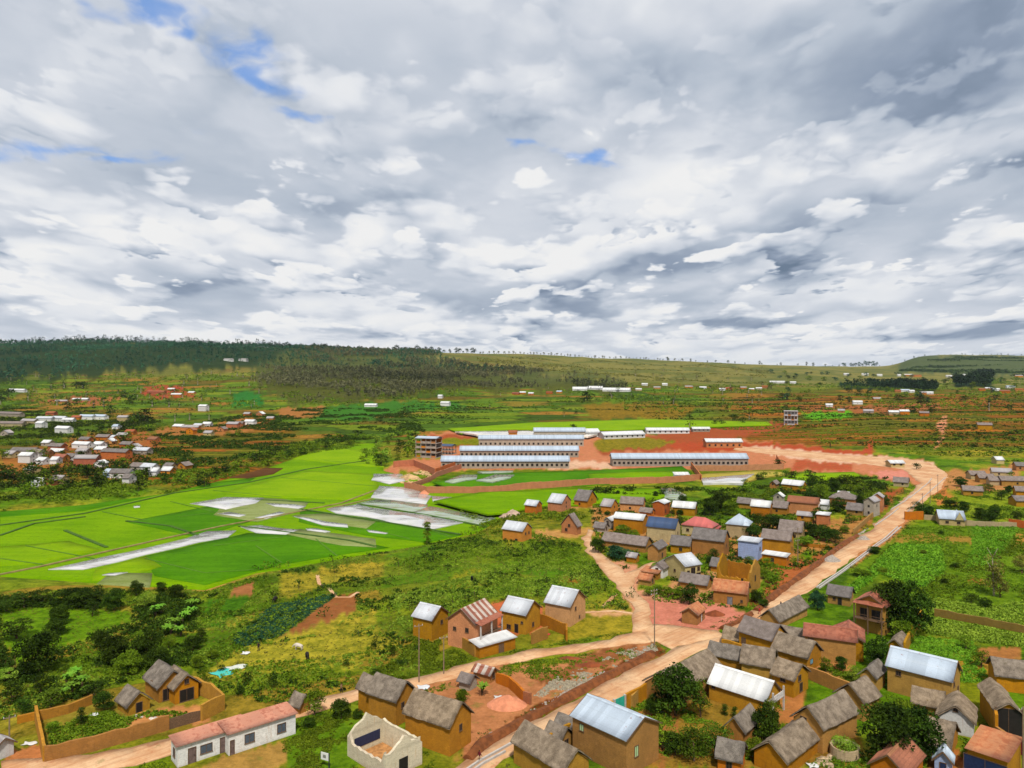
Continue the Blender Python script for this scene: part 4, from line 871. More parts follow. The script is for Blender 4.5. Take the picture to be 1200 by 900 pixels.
    H(905, 922, 604, 9, 'ochre house with grey shingle roof, middle of the joined row', W=4.6, roof='slt', wall='och')
    H(923, 958, 605, 15, 'long orange house with rusty red roof, right end of the joined row', cx=961, W=6, roof='til', wall='ora', pitch=.6)
    H(945, 959, 604, 5, 'small white roofed kiosk in front of the long red roofed house', W=3, roof='wht', name='kiosk', cat='shed', hm=3)
    H(934, 952, 612, 4, 'low grey roofed stall beside the dark tree', W=3, roof='grm', name='stall', cat='shed', hm=2.2)
    H(962, 971, 616, 12, 'narrow brick tower house with white mono pitched roof', W=3.6, L=4, roof='wht', wall='red', kind='mono', pitch=.1, name='brick_house')
    H(916, 940, 577, 8, 'ochre house with white metal roof at the edge of the rice field', cx=945, W=5, roof='wht')
    H(902, 909, 575, 8, 'small ochre hut with round topped gable beside the white roofed house', cx=913, roof='slt', ridge='r', pitch=.9, name='hut', cat='hut')
    H(907, 917, 592, 10, 'tiny two tier hut with white roof standing above the red roofed house', W=3.5, L=3.6, roof='wht', wall='gry', ridge='r', name='hut', cat='hut')
    H(972, 1001, 594, 9, 'brown house with large grey hipped roof behind the round tree', W=8, roof='slt', wall='ora', kind='hip', pitch=.6)
    H(992, 1010, 605, 7, 'low house with grey roof left of the pale two storey house', W=5, roof='slt', wall='och', cx=1014)
    o, d = H(1012, 1024, 606, 18, 'pale grey two storey house with light gable roof facing the road', cx=1031, W=6, roof='grm', wall='gry', ridge='r', wins=[('f', .5, 1, .7, .9), ('f', .5, 3.4, .7, .8), ('r', .5, 3.4, .7, .9)])
    H(1025, 1034, 600, 17, 'narrow brown wing joined to the right of the pale two storey house', W=5, L=3.5, roof='grm', wall='ora', ridge='r')
    H(985, 994, 588, 7, 'small house with white roof left of the brown hipped roof', W=4, roof='wht', wall='whi', L=4)
    H(958, 970, 598, 7, 'small white house behind the dark tree and narrow brick tower', W=4, roof='wht', wall='whi')
    H(1047, 1064, 571, 6, 'grey roofed brown shed alone on the bare slope below the road bend', W=4.6, roof='slt', wall='bei', name='shed', cat='shed')
    # junction hut
    o, d = H(799, 817, 733, 13, 'small ochre hut with orange tin roof at the road junction', cx=826, roof='ora', ridge='r', name='hut', cat='hut', pitch=.65, wins=[], doors=[('r', .55, .8, 1.7, mat_plain('white_door', C(230, 225, 215)))])
    # ---- right bank of the road
    H(866, 904, 773, 24, 'ochre house with smooth grey roof beside the main road', cx=921, roof='slt', pitch=.85, wins=[('r', .45, 2.2, .7, .8), ('f', .15, 1.2, .8, 1.3, M_WOOD())])
    H(848, 866, 760, 11, 'small thatched lean-to at the road end of the smooth roofed house', W=3.4, L=3.0, roof='tha', name='shed', cat='shed', wins=[('f', .5, .4, .8, 1.1)])
    # long thatched row along the road
    H(904, 912, 738, 11, 'long low mud shed with grey thatch roof running beside the road', W=24, th=-45, L=4.0, roof='tha', ridge='r', name='shed', cat='shed', wins=[], hm=2.2)
    H(970, 996, 711, 12, 'small ochre cottage with grey shingle roof right of the green bush', cx=1000, W=4, roof='slt', name='cottage', wins=[('f', .3, 1, .5, .6)], doors=[('f', .55, .8, 1.6, M_DARK())])
    H(756, 792, 832, 22, 'big thatched mud barn with gable on the road wall', W=17, th=-46, roof='tha', ridge='r', name='barn', cat='barn', pitch=.75, wins=[])
    H(846, 868, 785, 12, 'low thatched link roof between the barn and the thatched cottage', W=4, L=6, roof='tha', name='shed', cat='shed', pitch=.8, wins=[])
    H(869, 905, 797, 16, 'long weathered thatch roof with a bush growing through it', W=5, cx=910, roof='tha', name='shed', cat='shed', pitch=.9, wins=[])
    H(906, 946, 788, 18, 'ochre thatched cottage with a small blue window in its gable', cx=962, roof='tha', name='cottage', pitch=.85, wins=[('r', .3, 1.2, .9, .8, SKYB)])
    H(927, 942, 762, 8, 'grey thatch ridge showing behind the thatched cottage', W=4, L=5, roof='tha', name='shed', cat='shed', wins=[])
    o, d = H(905, 930, 818, 22, 'two storey thatched mud house with wooden balcony on its gable', cx=947, roof='tha', wins=[('f', .5, 2.2, .8, .7), ('r', .4, 2.3, .9, .9), ('r', .5, .4, .9, 1.4)], pitch=.7)
    o, d = H(831, 897, 841, 21, 'large ochre house with bright white metal roof and white veranda', cx=914, roof='wht', pitch=.85, wins=[('r', .55, 1.0, .7, 1.2), ('f', .08, 2.0, .5, .5)])
    m = MB(); m.box(d[0]/2, d[0]/2+1.0, -d[1]/2+.6, d[1]/2-.4, 2.3, 2.45); m.build('balcony_floor', M_CONC(), o)
    for yy in (-d[1]/2+.8, d[1]/2-.6):
        m = MB(); m.box(d[0]/2+.75, d[0]/2+1.0, yy-.12, yy+.12, -.4, 3.9); m.build('post', M_CONC(), o)
    m = MB(); m.box(d[0]/2+.78, d[0]/2+.9, -d[1]/2+.8, d[1]/2-.6, 2.5, 3.2); m.build('railing', mat_plain('white_rail', C(225, 222, 218)), o)
    H(851, 871, 882, 27, 'small thatched mud hut with gable facing the round bushes', cx=888, roof='tha', ridge='r', name='hut', cat='hut', pitch=1.2, wins=[])
    H(841, 868, 908, 12, 'low red brick shed with thatch roof at the bottom edge', cx=873, W=3.5, roof='tha', wall='red', name='shed', cat='shed', hm=2.0, wins=[('f', .5, .4, .7, 1)])
    # curved long thatch
    H(893, 921, 912, 20, 'long curving thatched shed leading to the big gabled thatched house', W=14, L=4.6, th=-46, roof='tha', ridge='r', name='shed', cat='shed', hm=2.3, pitch=.8, wins=[])
    H(930, 964, 884, 32, 'big thatched mud house with a round hole in its gable', W=9, th=-54, roof='tha', ridge='r', pitch=.95, wins=[('f', .35, 3.6, .9, .6)])
    H(990, 1012, 846, 24, 'thatched rear wing behind the big gabled thatched house', W=4.5, L=4.6, th=-54, roof='tha', ridge='r', pitch=.9, wins=[])
    H(926, 936, 888, 12, 'tiny ochre outhouse beneath the long curving thatch', W=2.2, L=2.0, th=-40, roof='tha', name='outhouse', cat='shed', hm=2.0, wins=[('r', .5, .8, .5, .7)], pitch=.3)
    # rusty L shaped house with veranda tower
    H(943, 1003, 780, 28, 'long ochre house with rusty red tin roof, front wing of the L shaped compound', W=5.5, cx=1030, th=-24, roof='red', pitch=.5, wins=[('f', .12, 3, .9, .9, M_WOOD())])
    H(984, 1012, 776, 25, 'rear ochre wing with rusty red roof joined to the tin roofed house', W=7, L=5, th=-24, roof='red', ridge='r', pitch=.55, wins=[])
    o, d = H(1003, 1037, 745, 36, 'tall ochre house with red tin gable roof and open upper balcony', W=6.5, cx=1049, roof='red', ridge='r', pitch=.55, over=.5, wins=[('f', .3, 3.0, 1.6, 1.9), ('f', .7, 3.0, 1.6, 1.9)])
    add_veranda(o, d, 'f', 1.5, d[2]-.1, roofmat('red', 'l'), 3, floor=1)
    H(1008, 1025, 815, 22, 'small mud hut with sandy thatch roof beside the round tree', cx=1037, roof='tha', ridge='r', pitch=1.0, name='hut', cat='hut', wins=[])
    H(1045, 1055, 768, 12, 'small hut with folded grey thatch roof against the boundary wall', cx=1063, roof='tha', ridge='r', name='hut', cat='hut', wins=[('f', .6, .5, .6, .9)])
    o, d = H(1040, 1115, 830, 33, 'large ochre two storey house with patchy blue grey metal roof', W=5.4, cx=1125, roof='blm', pitch=.85, wins=[('f', .18, 3.1, .7, .7), ('r', .3, 3.0, .6, .7), ('r', .75, 1.4, .6, .9)])
    o, d = H(1099, 1141, 865, 18, 'white gabled house with grey thatch roof and one round window', W=6, th=-33, wall='whi', roof='tha', ridge='r', pitch=.85, wins=[('f', .5, 3.4, .5, .5)])
    H(1090, 1104, 843, 15, 'thatched side wing at the left of the white gabled house', W=3.6, L=4, roof='tha', name='shed', cat='shed', wins=[])
    H(1076, 1112, 893, 14, 'low shed with wide grey thatch roof behind the huge mango tree', W=7, cx=1122, roof='tha', name='shed', cat='shed', pitch=.75, wins=[])
    o, d = H(1168, 1196, 868, 34, 'tall thatched barn with open front and roof truss at the right edge', W=9, th=-18, roof='tha', ridge='r', name='barn', cat='barn', pitch=.75, wins=[('f', .5, .3, 3.4, 4.2)], near=False)
    H(1168, 1215, 815, 20, 'rear thatched barn joined behind the open fronted barn', W=5, th=-18, roof='tha', name='barn', cat='barn', pitch=.8, wins=[])
    NAVYD = mat_plain('navy_shutter', C(30, 50, 90), .6, .2)
    H(1134, 1180, 922, 36, 'orange tin roofed stall with dark blue front at the bottom right', W=6.5, cx=1196, roof='ora', kind='mono', pitch=.12, name='stall', cat='shed', wins=[('f', .45, .6, 5, 2.0, NAVYD)], hm=3.4)
    H(1020, 1062, 935, 30, 'dark red tiled roof of a house at the bottom edge beside the mango tree', W=7, cx=1082, roof='til', wall='red', ridge='r', pitch=.8, hm=3)
    o, d = H(1107, 1115, 908, 14, 'tiny pale blue gabled shrine at the bottom edge', W=2.4, L=1.9, wall='blu', roof='blm', ridge='r', name='shrine', cat='shrine', pitch=1.1, hm=1.8, near=True, wins=[], doors=[('f', .5, .7, 1.3, NAVYD)])
    # bottom centre compound
    o, d = H(671, 734, 912, 46, 'ochre house with blue white corrugated roof and pale green shutters', W=7.2, cx=772, roof='blm', pitch=.5, wins=[('f', .18, 3.6, .7, .9, PALEG), ('r', .3, 2.2, .7, 1.4, PALEG)])
    H(602, 660, 930, 38, 'long ochre house with grey thatch roof beside the road at the bottom edge', W=4.6, cx=690, roof='tha', pitch=.85, hm=3.2, wins=[])
    H(638, 655, 884, 14, 'small thatched hut with dark doorway between two larger roofs', W=3.4, cx=672, roof='tha', name='hut', cat='hut', wins=[('r', .5, .3, .8, 1.2)])
    H(661, 672, 868, 12, 'little thatched hut tucked behind the blue white roof', W=3.0, L=3.0, roof='tha', name='hut', cat='hut', wins=[], pitch=.8)
    # left compound
    o, d = H(157, 186, 824, 20, 'half built ochre house with twin thatched gables inside the walled yard', W=4.6, th=-45, L=6, roof='tha', ridge='l', wins=[('r', .3, .3, 1.4, 1.8), ('r', .75, .3, 1.4, 1.8), ('f', .5, 2.2, .6, .7)], pitch=.9)
    H(186, 205, 826, 20, 'right gabled wing with thatch roof of the half built house', W=3.8, th=-45, L=5.0, roof='tha', ridge='l', wins=[('r', .5, .2, 2.2, 1.9), ('r', .5, 3.0, .6, .7)], pitch=.9)
    H(134, 150, 839, 13, 'small thatched hut with dark doorway inside the walled yard', W=3.4, L=3.8, roof='tha', ridge='l', th=-40, name='hut', cat='hut', wins=[], doors=[('r', .5, .9, 1.6, M_DARK())])
    H(-18, -6, 893, 16, 'white walled shed cut by the left edge of the picture', W=2.4, L=2.4, hm=2, wall='whi', roof='grm', name='shed', cat='shed', wins=[])
    # ---- walls
    och, red = W_OCH(), W_RED()
    Wl = wallrun
    Wl([(52, 893), (110, 880), (160, 866), (198, 855)], 2.1, och, 'front mud wall of the walled yard, facing the side road'); Wl([(52, 893), (47, 868), (42, 843)], 2.1, och, 'left mud wall of the walled yard at a corner of pink soil')
    Wl([(42, 843), (20, 848)], 1.2, och, 'short low mud wall leading left from the yard corner'); Wl([(44, 845), (80, 836), (108, 825)], 1.5, och, 'back mud wall of the walled yard, overgrown')
    Wl([(236, 845), (262, 832), (248, 820), (221, 809)], 2.6, och, 'tall ochre wall at the right end of the walled yard')
    o = Wl([(198, 855), (236, 844)], 1.6, M_WOOD(), 'dark wooden gate fence closing the walled yard', .12, name='fence'); o['category'] = 'fence'
    Wl([(537, 756), (557, 770)], 2.2, och, 'short ochre wall left of the low white roofed shed'); Wl([(623, 755), (641, 748), (642, 748)], 2.4, och, 'ochre wall right of the low white roofed shed'); Wl([(632, 732), (664, 745), (664, 752)], 2.4, och, 'ochre yard wall in front of the lone pink brick house')
    Wl([(582, 800), (597, 806), (614, 822)], 1.8, red, 'low red brick wall beside the red earth heap'); Wl([(614, 822), (622, 826)], 1.8, red, 'broken end of the red brick wall')
    Wl([(678, 862), (720, 838)], 2.4, och, 'ochre road wall left of the turquoise gate'); Wl([(733, 832), (757, 818)], 2.4, och, 'ochre road wall right of the turquoise gate'); Wl([(612, 898), (640, 882), (668, 865)], 2.2, och, 'ochre road wall behind the small thatched huts')
    Wl([(846, 762), (880, 772), (905, 785)], 2.2, och, 'ochre yard wall below the smooth roofed house', cap=1); Wl([(946, 795), (985, 812), (1012, 822)], 2.3, och, 'ochre wall stepping down to the sandy thatched hut'); Wl([(740, 830), (757, 815)], 2.2, och, 'short mud wall joining the barn to the road wall')
    Wl([(1060, 768), (1072, 742), (1080, 728)], 2.6, och, 'tall thin ochre wall running up behind the folded roof hut'); Wl([(1095, 722), (1140, 730), (1200, 742), (1230, 748)], 1.6, mat_wall('mossy_mud_wall', C(150, 116, 62)), 'long mossy mud wall across the vegetable plots')
    Wl([(1088, 850), (1122, 862)], 1.4, och, 'short ochre wall in front of the white gabled house'); Wl([(1168, 872), (1180, 880)], 2.6, och, 'ochre gate pier left of the maroon gate'); Wl([(1166, 860), (1168, 872)], 4.2, och, 'tall ochre pier of the open fronted barn')
    Wl([(1060, 609), (1082, 609)], 3.0, red, 'orange brick wall standing beside the upper road'); Wl([(1083, 609), (1099, 610), (1133, 616), (1170, 618), (1198, 618)], 1.8, mat_wall('cream_wall', C(205, 180, 130)), 'pale boundary wall below the blue roofed house'); Wl([(1182, 617), (1230, 622)], 2.6, red, 'orange brick wall at the right edge')
    Wl([(1000, 626), (1020, 608), (1026, 603)], 1.6, och, 'ochre garden wall below the pale two storey house'); Wl([(940, 640), (978, 644)], 1.0, och, 'low ochre retaining wall among bushes')
    # works perimeter walls
    ow = mat_wall('orange_block_wall', C(206, 122, 84), brick=True)
    Wl([(461, 548), (485, 546), (508, 556), (510, 557)], 3.4, ow, 'orange perimeter wall around the multi storey shell'); Wl([(510, 557), (544, 545)], 3.4, ow, 'orange perimeter wall running up to the first long hall')
    Wl([(543, 548), (480, 573), (474, 572)], 2.5, ow, 'orange wall descending from the first hall to the paddies'); Wl([(474, 572), (500, 578), (560, 578), (640, 572), (700, 568), (780, 566), (822, 563)], 3.0, ow, 'long orange perimeter wall across the paddies'); Wl([(822, 564), (810, 548)], 3.0, ow, 'orange cross wall beside the yellow pond')
    Wl([(812, 552), (860, 552), (918, 550)], 3.0, ow, 'orange perimeter wall above the yellow pond'); Wl([(918, 550), (910, 538)], 2.6, ow, 'short orange wall end right of the yellow pond')
    # gates
    for (px_, py_, w_, h_, th_, mt, lb, nm) in [(726, 836, 2.6, 2.5, 42, TEAL, 'turquoise double metal gate in the road wall', 'gate'), (1188, 884, 3.2, 2.6, -18, mat_plain('maroon_paint', C(110, 30, 28)), 'maroon metal gate between two ochre piers', 'gate'), (1130, 790, .01, .01, 0, TEAL, '', '')][:2]:
        x, y, z = G(px_, py_); o = empty(nm, (x, y, z), R(th_)); tag(o, lb, 'gate')
        for sgn in (-1, 1):
            m = MB(); m.box(min(0, sgn*w_/2)+.03, max(0, sgn*w_/2)-.03, -.04, .04, .1, h_)
            for k in range(5): m.box(min(0, sgn*w_/2)+.05+k*w_/10, min(0, sgn*w_/2)+.09+k*w_/10, -.07, .07, .15, h_-.05)
            m.build('gate_leaf', mt, o)
            m = MB(); m.box(sgn*w_/2-.15, sgn*w_/2+.15, -.18, .18, -.3, h_+.15); m.build('gate_post', M_CONC(), o)
    # white roofless classroom with blackboard
    wi = mat_wall('white_inner_plaster', C(234, 218, 192), stain=C(205, 140, 85), course=3.2, var=.08)
    o, (l, w, h) = ruin(407, 452, 915, 30, 'roofless white schoolroom with a navy blackboard on its wall', cx=487, W=6.2, th=-44, inner=wi, peak=2.0)
    m = MB(); m.box(-l/2+.4, -l/2+.47, -w/2+.9, w/2-.9, .9, 2.3); m.build('blackboard', mat_plain('navy_board', C(44, 52, 84), .5, .2), o)
    m = MB(); m.box(l/2-.02, l/2+.04, -.9, .6, .1, 2.0); m.build('window', M_DARK(), o)
# ================================================================ works, far hamlets, small things
RN = {'tha': 'grey thatch', 'slt': 'grey', 'met': 'pale metal', 'wht': 'white', 'blm': 'pale blue', 'grm': 'faded grey', 'til': 'red tiled', 'red': 'rusty red', 'ora': 'orange tin', 'pnk': 'rose'}
WN = {'och': 'ochre', 'ora': 'orange', 'pin': 'pink', 'bei': 'beige', 'whi': 'white', 'gry': 'grey', 'blu': 'blue', 'red': 'red brick'}
def hamlet(lst, where, group):
    lst = sorted(lst)
    for i, q in enumerate(lst):
        ax, bx, by, wh, rf, wl = q[:6]; kw = dict(q[6]) if len(q) > 6 else {}
        kw.setdefault('W', 5.5); kw.setdefault('th', -12+((i*37) % 21-10)); kw.setdefault('pitch', .6)
        house(ax, bx, by, wh, '%s house, %s roof, %s, %s from left' % (WN[wl], RN[rf], where, ordw(i)), wall=wl, roof=rf, group=group, near=False,
              ridge='r' if i % 5 == 2 and bx-ax < 13 and by > 480 else 'l', hm=max(2.4, wh*G(bx, by)[1]/F), **kw)
def hall(ax, bx, by, hm, W, label, roof='blm', wall='gry', n=20, two=False, th=0, pitch=.42):
    wins = [('f', (k+.5)/n, 1.2, 1.3, 1.4) for k in range(n)]
    if two: wins += [('f', (k+.5)/n, hm-1.9, 1.3, 1.2) for k in range(n)]
    return house(ax, bx, by, 5, label, W=W, th=th, hm=hm, wall=wall, roof=roof, pitch=pitch, wins=wins, name='long_hall', cat='building', near=False, over=.6)
def build_far():
    hall(517, 667, 549, 4.0, 11, 'nearest long hall with pale blue roof, left of the works', wall='gry', n=26); hall(539, 678, 536, 4.2, 11, 'second long hall with pale blue roof and a row of dark windows', n=26)
    hall(561, 684, 523, 5.2, 11, 'third long hall with pale blue roof, behind the two nearer ones', n=22); hall(626, 686, 513, 5, 12, 'short far hall with pale blue roof behind the three long halls', n=12); hall(672, 703, 512, 4, 12, 'far white roofed hall at the end of the short far hall', roof='wht', wall='whi', n=8, th=14)
    hall(718, 877, 546, 4.4, 11, 'longest hall with bluish white roof standing alone on the right of the works', wall='gry', n=30); hall(828, 870, 525, 4.2, 9, 'open sided shed with white roof above the longest hall', roof='wht', wall='ora', n=6)
    hall(708, 756, 513, 3.0, 11, 'slanting white roofed hall behind the oval of grass', roof='wht', wall='whi', n=8, th=18); hall(758, 808, 508, 3, 9, 'pale roofed low hall near the lone far tree, left one', roof='wht', wall='whi', n=8); hall(812, 832, 506, 2.6, 7, 'pale roofed low hall near the lone far tree, right one', roof='wht', wall='gry', n=4)
    hall(1044, 1060, 548, 2.6, 6, 'low pale hut on the bare slope inside the road bend', roof='wht', wall='bei', n=2); house(791, 808, 563, 5, 'white site hut on the rice field beside the orange wall', W=4, th=0, hm=2.6, wall='whi', roof='wht', pitch=.2, kind='mono', name='hut', cat='hut', near=False, wins=[('f', .5, 1, .8, .8)])
    house(596, 606, 513, 5, 'small orange block house behind the third long hall', W=5, th=0, wall='ora', roof='til', near=False, hm=4, wins=[('f', .5, 1, 1, 1)])
    # concrete shell buildings
    cc = mat_plain('raw_concrete', C(176, 160, 146), .9, .2, 1); br = W_ORA()
    def shell(ax, bx, by, floors, W, label, roof=None, th=-18, fh=3.1, infill=True, mt=None):
        mt = mt or cc; x, y, rz, l, w, bY = footprint(ax, bx, by, None, W, None, th); z = float(hgt(x, y)); o = empty('concrete_building', (x, y, z), rz); tag(o, label, 'building'); FOOT.append((x, y, l, rz, l/2, w/2))
        for k in range(floors+1): m = MB(); m.box(-l/2-.3, l/2+.3, -w/2-.3, w/2+.3, k*fh-.12, k*fh+.13); m.build('floor_slab', mt, o)
        for i in range(5):
            for j in (0, 1): m = MB(); cx_ = -l/2+.2+(l-.4)*i/4; cy_ = (-w/2+.2, w/2-.2)[j]; m.box(cx_-.2, cx_+.2, cy_-.2, cy_+.2, -.8, floors*fh-.1); m.build('column', mt, o)
        if infill:
            for k in range(floors):
                m = MB(); m.box(-l/2+.45, l/2-.45, w/2-.6, w/2-.3, k*fh+.13, (k+1)*fh-.12); m.build('back_wall', br if k % 2 else mt, o)
                for i in range(4):
                    a = -l/2+.4+(l-.4)*i/4; b = a+(l-.4)/4-.4; m = MB(); m.box(a+.02, b-.02, -w/2+.1, -w/2+.3, k*fh+.13, k*fh+1.2); m.build('infill_wall', mt if (i+k) % 3 else br, o)
        if roof: V, Q = roof_mesh(w, l, floors*fh+.1, .9, .5, .5, .06, 'l', 'gable', 1); meshobj('roof', npmesh('roof', V, Q, [roofmat(roof, 'l')]), o)
        return o
    shell(487, 511, 537, 4, 9, 'unfinished four storey concrete shell with small blue roof at the left of the works', 'blm', fh=2.9); shell(514, 529, 533, 2, 8, 'open two storey concrete frame under a bright blue roof', 'nav', infill=False, fh=2.6)
    shell(919, 935, 498, 3, 9, 'grey half built tower block on the slope right of the works', None, fh=4.2, mt=mat_plain('pale_block', C(200, 192, 190), .9, .2, 1))
    # blue roofed villa on the right
    o, d = house(1101, 1131, 617, 8, 'pale villa with wide light blue roof and steep front gable on the right', cx=1139, W=8, th=-20, wall='bei', roof='blm', pitch=.55, near=True, wins=[('f', .3, .8, .9, .7), ('f', .75, .8, .9, .7), ('r', .5, 2.6, .8, .8)])
    L_ = d[0]; m = MB(); m.prism([(L_*.12, d[2]-.2), (L_*.44, d[2]-.2), (L_*.28, d[2]+2.5)], -d[1]/2-.5, -.5, 'r'); m.build('front_gable', W_BEI(), o)
    V, Q = roof_mesh(L_*.34, d[1]*.6, d[2]-.1, 2.6, .3, .3, .07, 'r', 'gable', 1); V = V+np.array([L_*.28, -d[1]*.22, 0]); meshobj('gable_roof', npmesh('gable_roof', V, Q, [roofmat('blm', 'r')]), o)
    lv = [(-6, 23, 489, 4, 'slt', 'gry'), (-6, 26, 500, 4, 'slt', 'bei'), (24, 40, 497, 4, 'grm', 'bei'), (42, 60, 494, 4, 'met', 'whi'), (60, 75, 494, 4, 'met', 'whi'), (53, 63, 487, 3, 'til', 'red'), (72, 85, 495, 3, 'wht', 'whi'), (83, 93, 492, 3, 'til', 'ora'), (92, 108, 492, 4, 'blm', 'whi'), (109, 122, 492, 4, 'blm', 'whi'), (41, 49, 502, 6, 'wht', 'whi'), (64, 79, 508, 6, 'wht', 'whi'), (137, 149, 494, 5, 'grm', 'bei'), (0, 9, 511, 2, 'grm', 'gry')]
    hamlet(lv, 'upper row of left village', 'upper row of the left village')
    lv = [(48, 57, 523, 4, 'wht', 'gry'), (56, 71, 530, 7, 'slt', 'red'), (3, 14, 537, 5, 'grm', 'bei'), (12, 40, 533, 5, 'slt', 'gry'), (36, 46, 536, 6, 'slt', 'whi'), (21, 35, 543, 9, 'wht', 'whi'), (46, 56, 535, 4, 'til', 'ora'), (56, 71, 534, 2, 'wht', 'ora'), (62, 74, 542, 6, 'til', 'ora'), (41, 50, 545, 3, 'wht', 'whi'), (58, 66, 544, 3, 'wht', 'whi'), (75, 87, 540, 4, 'slt', 'whi'), (84, 102, 526, 5, 'wht', 'whi'), (88, 100, 534, 5, 'grm', 'gry'), (92, 103, 519, 4, 'slt', 'ora'), (86, 112, 545, 8, 'grm', 'red'),
          (108, 118, 525, 4, 'wht', 'whi'), (110, 122, 531, 4, 'wht', 'ora'), (112, 126, 517, 5, 'slt', 'red'), (120, 132, 517, 4, 'met', 'ora'), (122, 131, 521, 3, 'wht', 'ora'), (118, 147, 538, 8, 'slt', 'red'), (110, 120, 548, 5, 'wht', 'whi'), (136, 148, 514, 4, 'grm', 'red'), (131, 138, 503, 3, 'blm', 'whi'), (146, 156, 510, 4, 'til', 'ora'), (155, 172, 533, 5, 'met', 'gry'), (172, 182, 520, 5, 'til', 'red'), (140, 152, 525, 4, 'slt', 'red'), (150, 160, 528, 4, 'grm', 'ora')]
    hamlet(lv, 'crowded middle of left village', 'middle of the left village')
    lv = [(120, 130, 560, 5, 'blm', 'blu'), (128, 151, 561, 7, 'slt', 'whi'), (143, 151, 567, 7, 'slt', 'whi'), (152, 168, 552, 4, 'slt', 'gry'), (164, 178, 553, 4, 'met', 'whi'), (174, 183, 558, 4, 'wht', 'whi'), (188, 199, 557, 2, 'wht', 'ora'), (207, 217, 551, 4, 'slt', 'ora'), (191, 200, 552, 4, 'slt', 'bei'), (36, 48, 571, 6, 'wht', 'whi'), (48, 60, 570, 7, 'slt', 'red'), (62, 70, 568, 3, 'grm', 'bei'), (28, 36, 556, 3, 'grm', 'bei')]
    hamlet(lv, 'lower edge of left village', 'lower edge of the left village')
    lv = [(202, 213, 503, 3, 'wht', 'ora'), (212, 232, 504, 3, 'grm', 'ora'), (218, 226, 509, 5, 'til', 'ora'), (226, 235, 502, 3, 'met', 'bei'), (237, 246, 500, 3, 'wht', 'whi'), (238, 247, 511, 3, 'grm', 'bei'), (255, 262, 506, 3, 'slt', 'ora'), (265, 278, 502, 5, 'grm', 'red'), (275, 284, 500, 4, 'slt', 'ora'), (286, 297, 498, 4, 'wht', 'whi'), (285, 292, 488, 3, 'grm', 'red'), (300, 307, 488, 3, 'wht', 'ora'), (312, 320, 493, 2, 'grm', 'ora'), (232, 241, 482, 6, 'wht', 'whi')]
    hamlet(lv, 'string above the terraces', 'houses above the terraces')
    lv = [(196, 204, 458, 2, 'wht', 'red'), (200, 212, 464, 2, 'wht', 'red'), (172, 192, 462, 3, 'til', 'red'), (220, 227, 462, 2, 'wht', 'ora'), (64, 78, 472, 2, 'grm', 'ora'), (84, 92, 470, 2, 'wht', 'gry'), (94, 102, 470, 2, 'wht', 'gry'), (9, 28, 460, 3, 'wht', 'whi'), (427, 441, 477, 2, 'wht', 'whi'), (516, 526, 476, 4, 'wht', 'whi'), (513, 518, 467, 3, 'wht', 'whi'), (262, 272, 424, 3, 'grm', 'whi'), (279, 290, 424, 3, 'grm', 'whi')]
    hamlet(lv, 'slopes left of works', 'scattered houses on the left slopes')
    lv = [(600, 608, 463, 2, 'til', 'red'), (609, 616, 462, 2, 'wht', 'ora'), (619, 625, 463, 2, 'wht', 'ora'), (640, 647, 462, 2, 'til', 'red'), (652, 658, 461, 2, 'blm', 'ora'), (671, 688, 458, 2, 'wht', 'whi', {'W': 12}), (688, 706, 457, 2, 'wht', 'whi', {'W': 12}), (706, 722, 459, 2, 'wht', 'whi', {'W': 12}), (722, 738, 459, 2, 'wht', 'whi', {'W': 12}), (745, 752, 458, 2, 'wht', 'bei'), (752, 759, 452, 2, 'wht', 'whi'), (776, 782, 452, 2, 'wht', 'whi'), (766, 774, 456, 2, 'grm', 'ora'), (803, 812, 455, 2, 'grm', 'ora'), (820, 828, 456, 2, 'wht', 'whi'),
          (843, 850, 458, 2, 'wht', 'whi'), (850, 858, 457, 2, 'til', 'red'), (868, 875, 456, 2, 'grm', 'ora'), (878, 884, 458, 2, 'wht', 'ora'), (886, 893, 457, 2, 'wht', 'bei'), (893, 900, 455, 2, 'til', 'ora')]
    hamlet(lv, 'far hamlet beyond works', 'far hamlet beyond the works')
    lv = [(902, 910, 449, 2, 'wht', 'whi'), (910, 920, 449, 2, 'wht', 'whi'), (926, 933, 450, 2, 'wht', 'whi'), (989, 995, 440, 2, 'wht', 'whi'), (1010, 1018, 440, 2, 'wht', 'whi'), (1028, 1034, 441, 2, 'wht', 'whi'), (1052, 1056, 441, 2, 'wht', 'whi'), (1060, 1070, 441, 2, 'wht', 'ora'), (1070, 1080, 442, 2, 'til', 'ora'), (1109, 1116, 442, 2, 'wht', 'whi'), (1127, 1132, 441, 2, 'wht', 'whi'), (1142, 1152, 441, 2, 'grm', 'whi'), (1190, 1199, 442, 2, 'grm', 'ora'), (1049, 1056, 460, 2, 'til', 'ora'), (1056, 1066, 459, 2, 'blm', 'whi'), (1066, 1072, 460, 2, 'wht', 'whi'), (1078, 1086, 462, 2, 'grm', 'ora'), (1085, 1094, 462, 2, 'wht', 'whi'),
          (1148, 1155, 458, 2, 'til', 'ora'), (1155, 1164, 457, 2, 'wht', 'ora'), (1164, 1172, 458, 2, 'wht', 'whi'), (1180, 1190, 455, 2, 'blm', 'whi'), (1172, 1184, 461, 3, 'til', 'red'), (1190, 1200, 458, 2, 'til', 'ora'), (1000, 1011, 474, 3, 'wht', 'whi'), (968, 976, 477, 2, 'wht', 'whi'), (1024, 1033, 469, 2, 'grm', 'ora'), (1042, 1054, 486, 3, 'wht', 'bei'), (1055, 1066, 486, 4, 'wht', 'ora'), (1078, 1089, 488, 4, 'slt', 'ora'), (982, 990, 484, 3, 'grm', 'ora'), (1012, 1024, 484, 2, 'grm', 'gry'), (1146, 1163, 504, 6, 'slt', 'och')]
